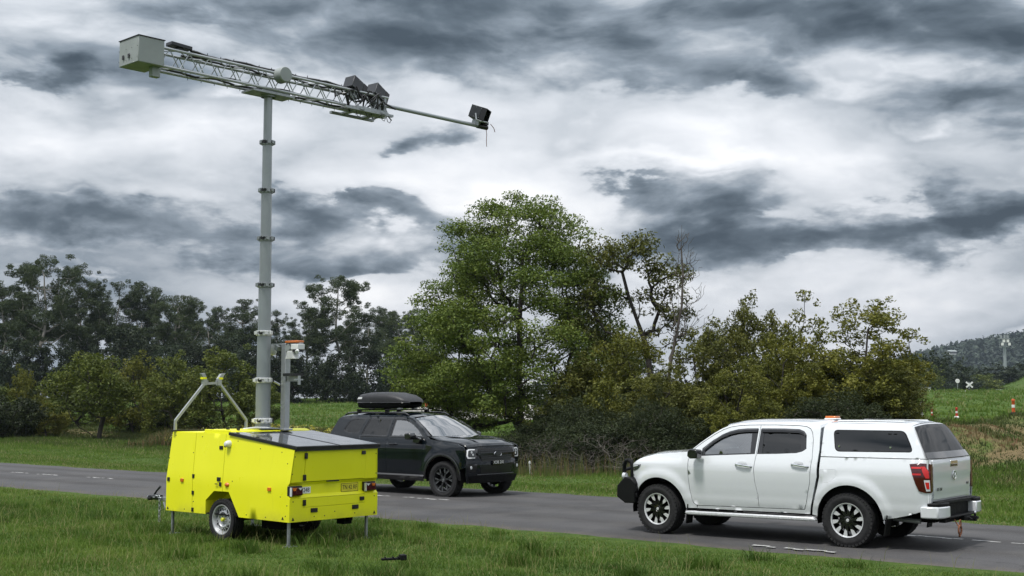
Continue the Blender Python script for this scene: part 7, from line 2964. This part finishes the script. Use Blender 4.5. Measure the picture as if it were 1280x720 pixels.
# tower with floodlights beyond the trees
D = 420.0
x, y = at_px(1255.5, D)
z0 = float(terrain(x, y))
zt = CAMH + (HORIZON - 418) / FPX * D
t = thing('light_tower', 'pale lighting tower with a caged head standing before the hill', 'tower', (x, y, z0))
hh = zt - z0
b = MB()
b.lathe([(.62, 0), (.42, hh * .86), (0, hh * .86)], 16)
b.build('pole', m_mast, t)
b = MB()
b.box((0, 0, hh * .80), (2.3, 2.3, .15))
for sx in (-1, 1):
    for sy in (-1, 1):
        b.box((sx * 1.1, sy * 1.1, hh * .865), (.14, .14, hh * .13))
b.box((0, 0, hh * .93), (3.0, 2.6, .22))
b.build('head_frame', m_galv, t)
for k, (dx_, dz_) in enumerate(((-1.15, .84), (1.15, .84), (-.6, .89), (.7, .89))):
    b = MB()
    b.box((dx_, -1.25, hh * dz_), (.75, .35, .9))
    b.build('lamp_head', m_sign, t)
b = MB()
for dx_ in (-1.0, .1, 1.1):
    b.box((dx_, 0, hh * .96), (.5, .5, hh * .05))
b.build('roof_boxes', m_boxgrey, t)

# ------------------------------------------------------------------ wooded hill on the horizon
def hill_h(x, y):
    th = x / y
    prof = np.interp(th, [.10, .22, .30, .335, .352, .372, .398, .44, .50, .62, .80, 1.1], [0, 6, 24, 33, 36, 38.5, 42.5, 43.5, 46, 42, 30, 0])
    rr = np.hypot(x, y)
    return prof * np.exp(-((rr - 1010) / 190.0) ** 2) * (1 + .03 * hmm(x, y, .012))


hx = np.linspace(60, 1100, 90)
hy = np.linspace(480, 1500, 80)
A, B_ = np.meshgrid(hx, hy)
Zh = hill_h(A, B_) + terrain(A, B_) - 3 * (hill_h(A, B_) < 1)
ii = np.arange(A.size).reshape(A.shape)
F = np.stack([ii[:-1, :-1], ii[:-1, 1:], ii[1:, 1:], ii[1:, :-1]], -1).reshape(-1, 4)
m_hill = simple('hill_ground', (0.03, 0.045, 0.025), .95, var=.4, scale=.05)
tag(link('hills', np_mesh('hills', np.stack([A, B_, Zh], -1).reshape(-1, 3), F, True), m_hill), kind='structure')
rh = np.random.default_rng(303)
cl = []
cnt = 0
while cnt < 5200:
    th_, rr = .24 + .36 * rh.random(), 680 + 420 * rh.random()
    x = rr * math.sin(math.atan(th_))
    y = rr * math.cos(math.atan(th_))
    hz_ = float(hill_h(x, y))
    if hz_ < 2.5:
        continue
    w = 3.0 + 3.2 * rh.random()
    cl.append(((x, y, hz_ + float(terrain(x, y)) + w * .55), (w, w, w * .8), 22, .3 + .5 * rh.random()))
    cnt += 1
L_hill = mat_leaf('hill_gum_leaves', (0.012, 0.022, 0.014), (0.028, 0.044, 0.028), (0.055, 0.075, 0.048), 0.1)
V, F, t_ = leaves(cl, rh, size=(3.4, 1.7), up=.8, shell=.6)
tag(link('hill_forest', np_mesh('hill_forest', V, F, False, {'tone': t_}), L_hill), kind='stuff')
# a pale long roofed house among the hill trees
for px, py, w_, d, lb in ((1189, 439, 4.2, 740, 'long pale roofed house among the trees on the hill'),):
    x, y = at_px(px, d)
    zc = CAMH + (HORIZON - py) / FPX * d
    t = thing('house', lb, 'house', (x, y, zc - 2.6), .2)
    t.scale = (1, .5, .55)
    b = MB()
    b.box((0, 0, 2.6), (w_, 7, 3.2))
    b.build('wall', m_white_box, t)
    b = MB()
    b.prism([(-4.2, 4.2), (4.2, 4.2), (0, 5.6)], -w_ / 2 - .5, w_ / 2 + .5, 'x')
    b.build('roof', m_boxgrey, t)
    for k in range(3):
        b = MB()
        b.box((-w_ * .3 + w_ * .3 * k, -3.52, 2.6), (1.6, .08, 1.4))
        b.build('window', m_dark, t)

# ------------------------------------------------------------------ air
hz = MB()
hz.box((-200, 800, 31.1), (4200, 1560, 65.8))
m_haze = bpy.data.materials.new('haze')
m_haze.use_nodes = True
hn = NT(m_haze.node_tree)
for nd in list(hn.n):
    hn.n.remove(nd)
ho = hn.new('ShaderNodeOutputMaterial')
pv = hn.new('ShaderNodeVolumePrincipled')
pv.inputs['Color'].default_value = (0.62, 0.72, 0.86, 1)
pv.inputs['Density'].default_value = 0.00015
hn.t.links.new(pv.outputs[0], ho.inputs['Volume'])
tag(link('haze', hz.mesh('haze'), m_haze), kind='stuff')
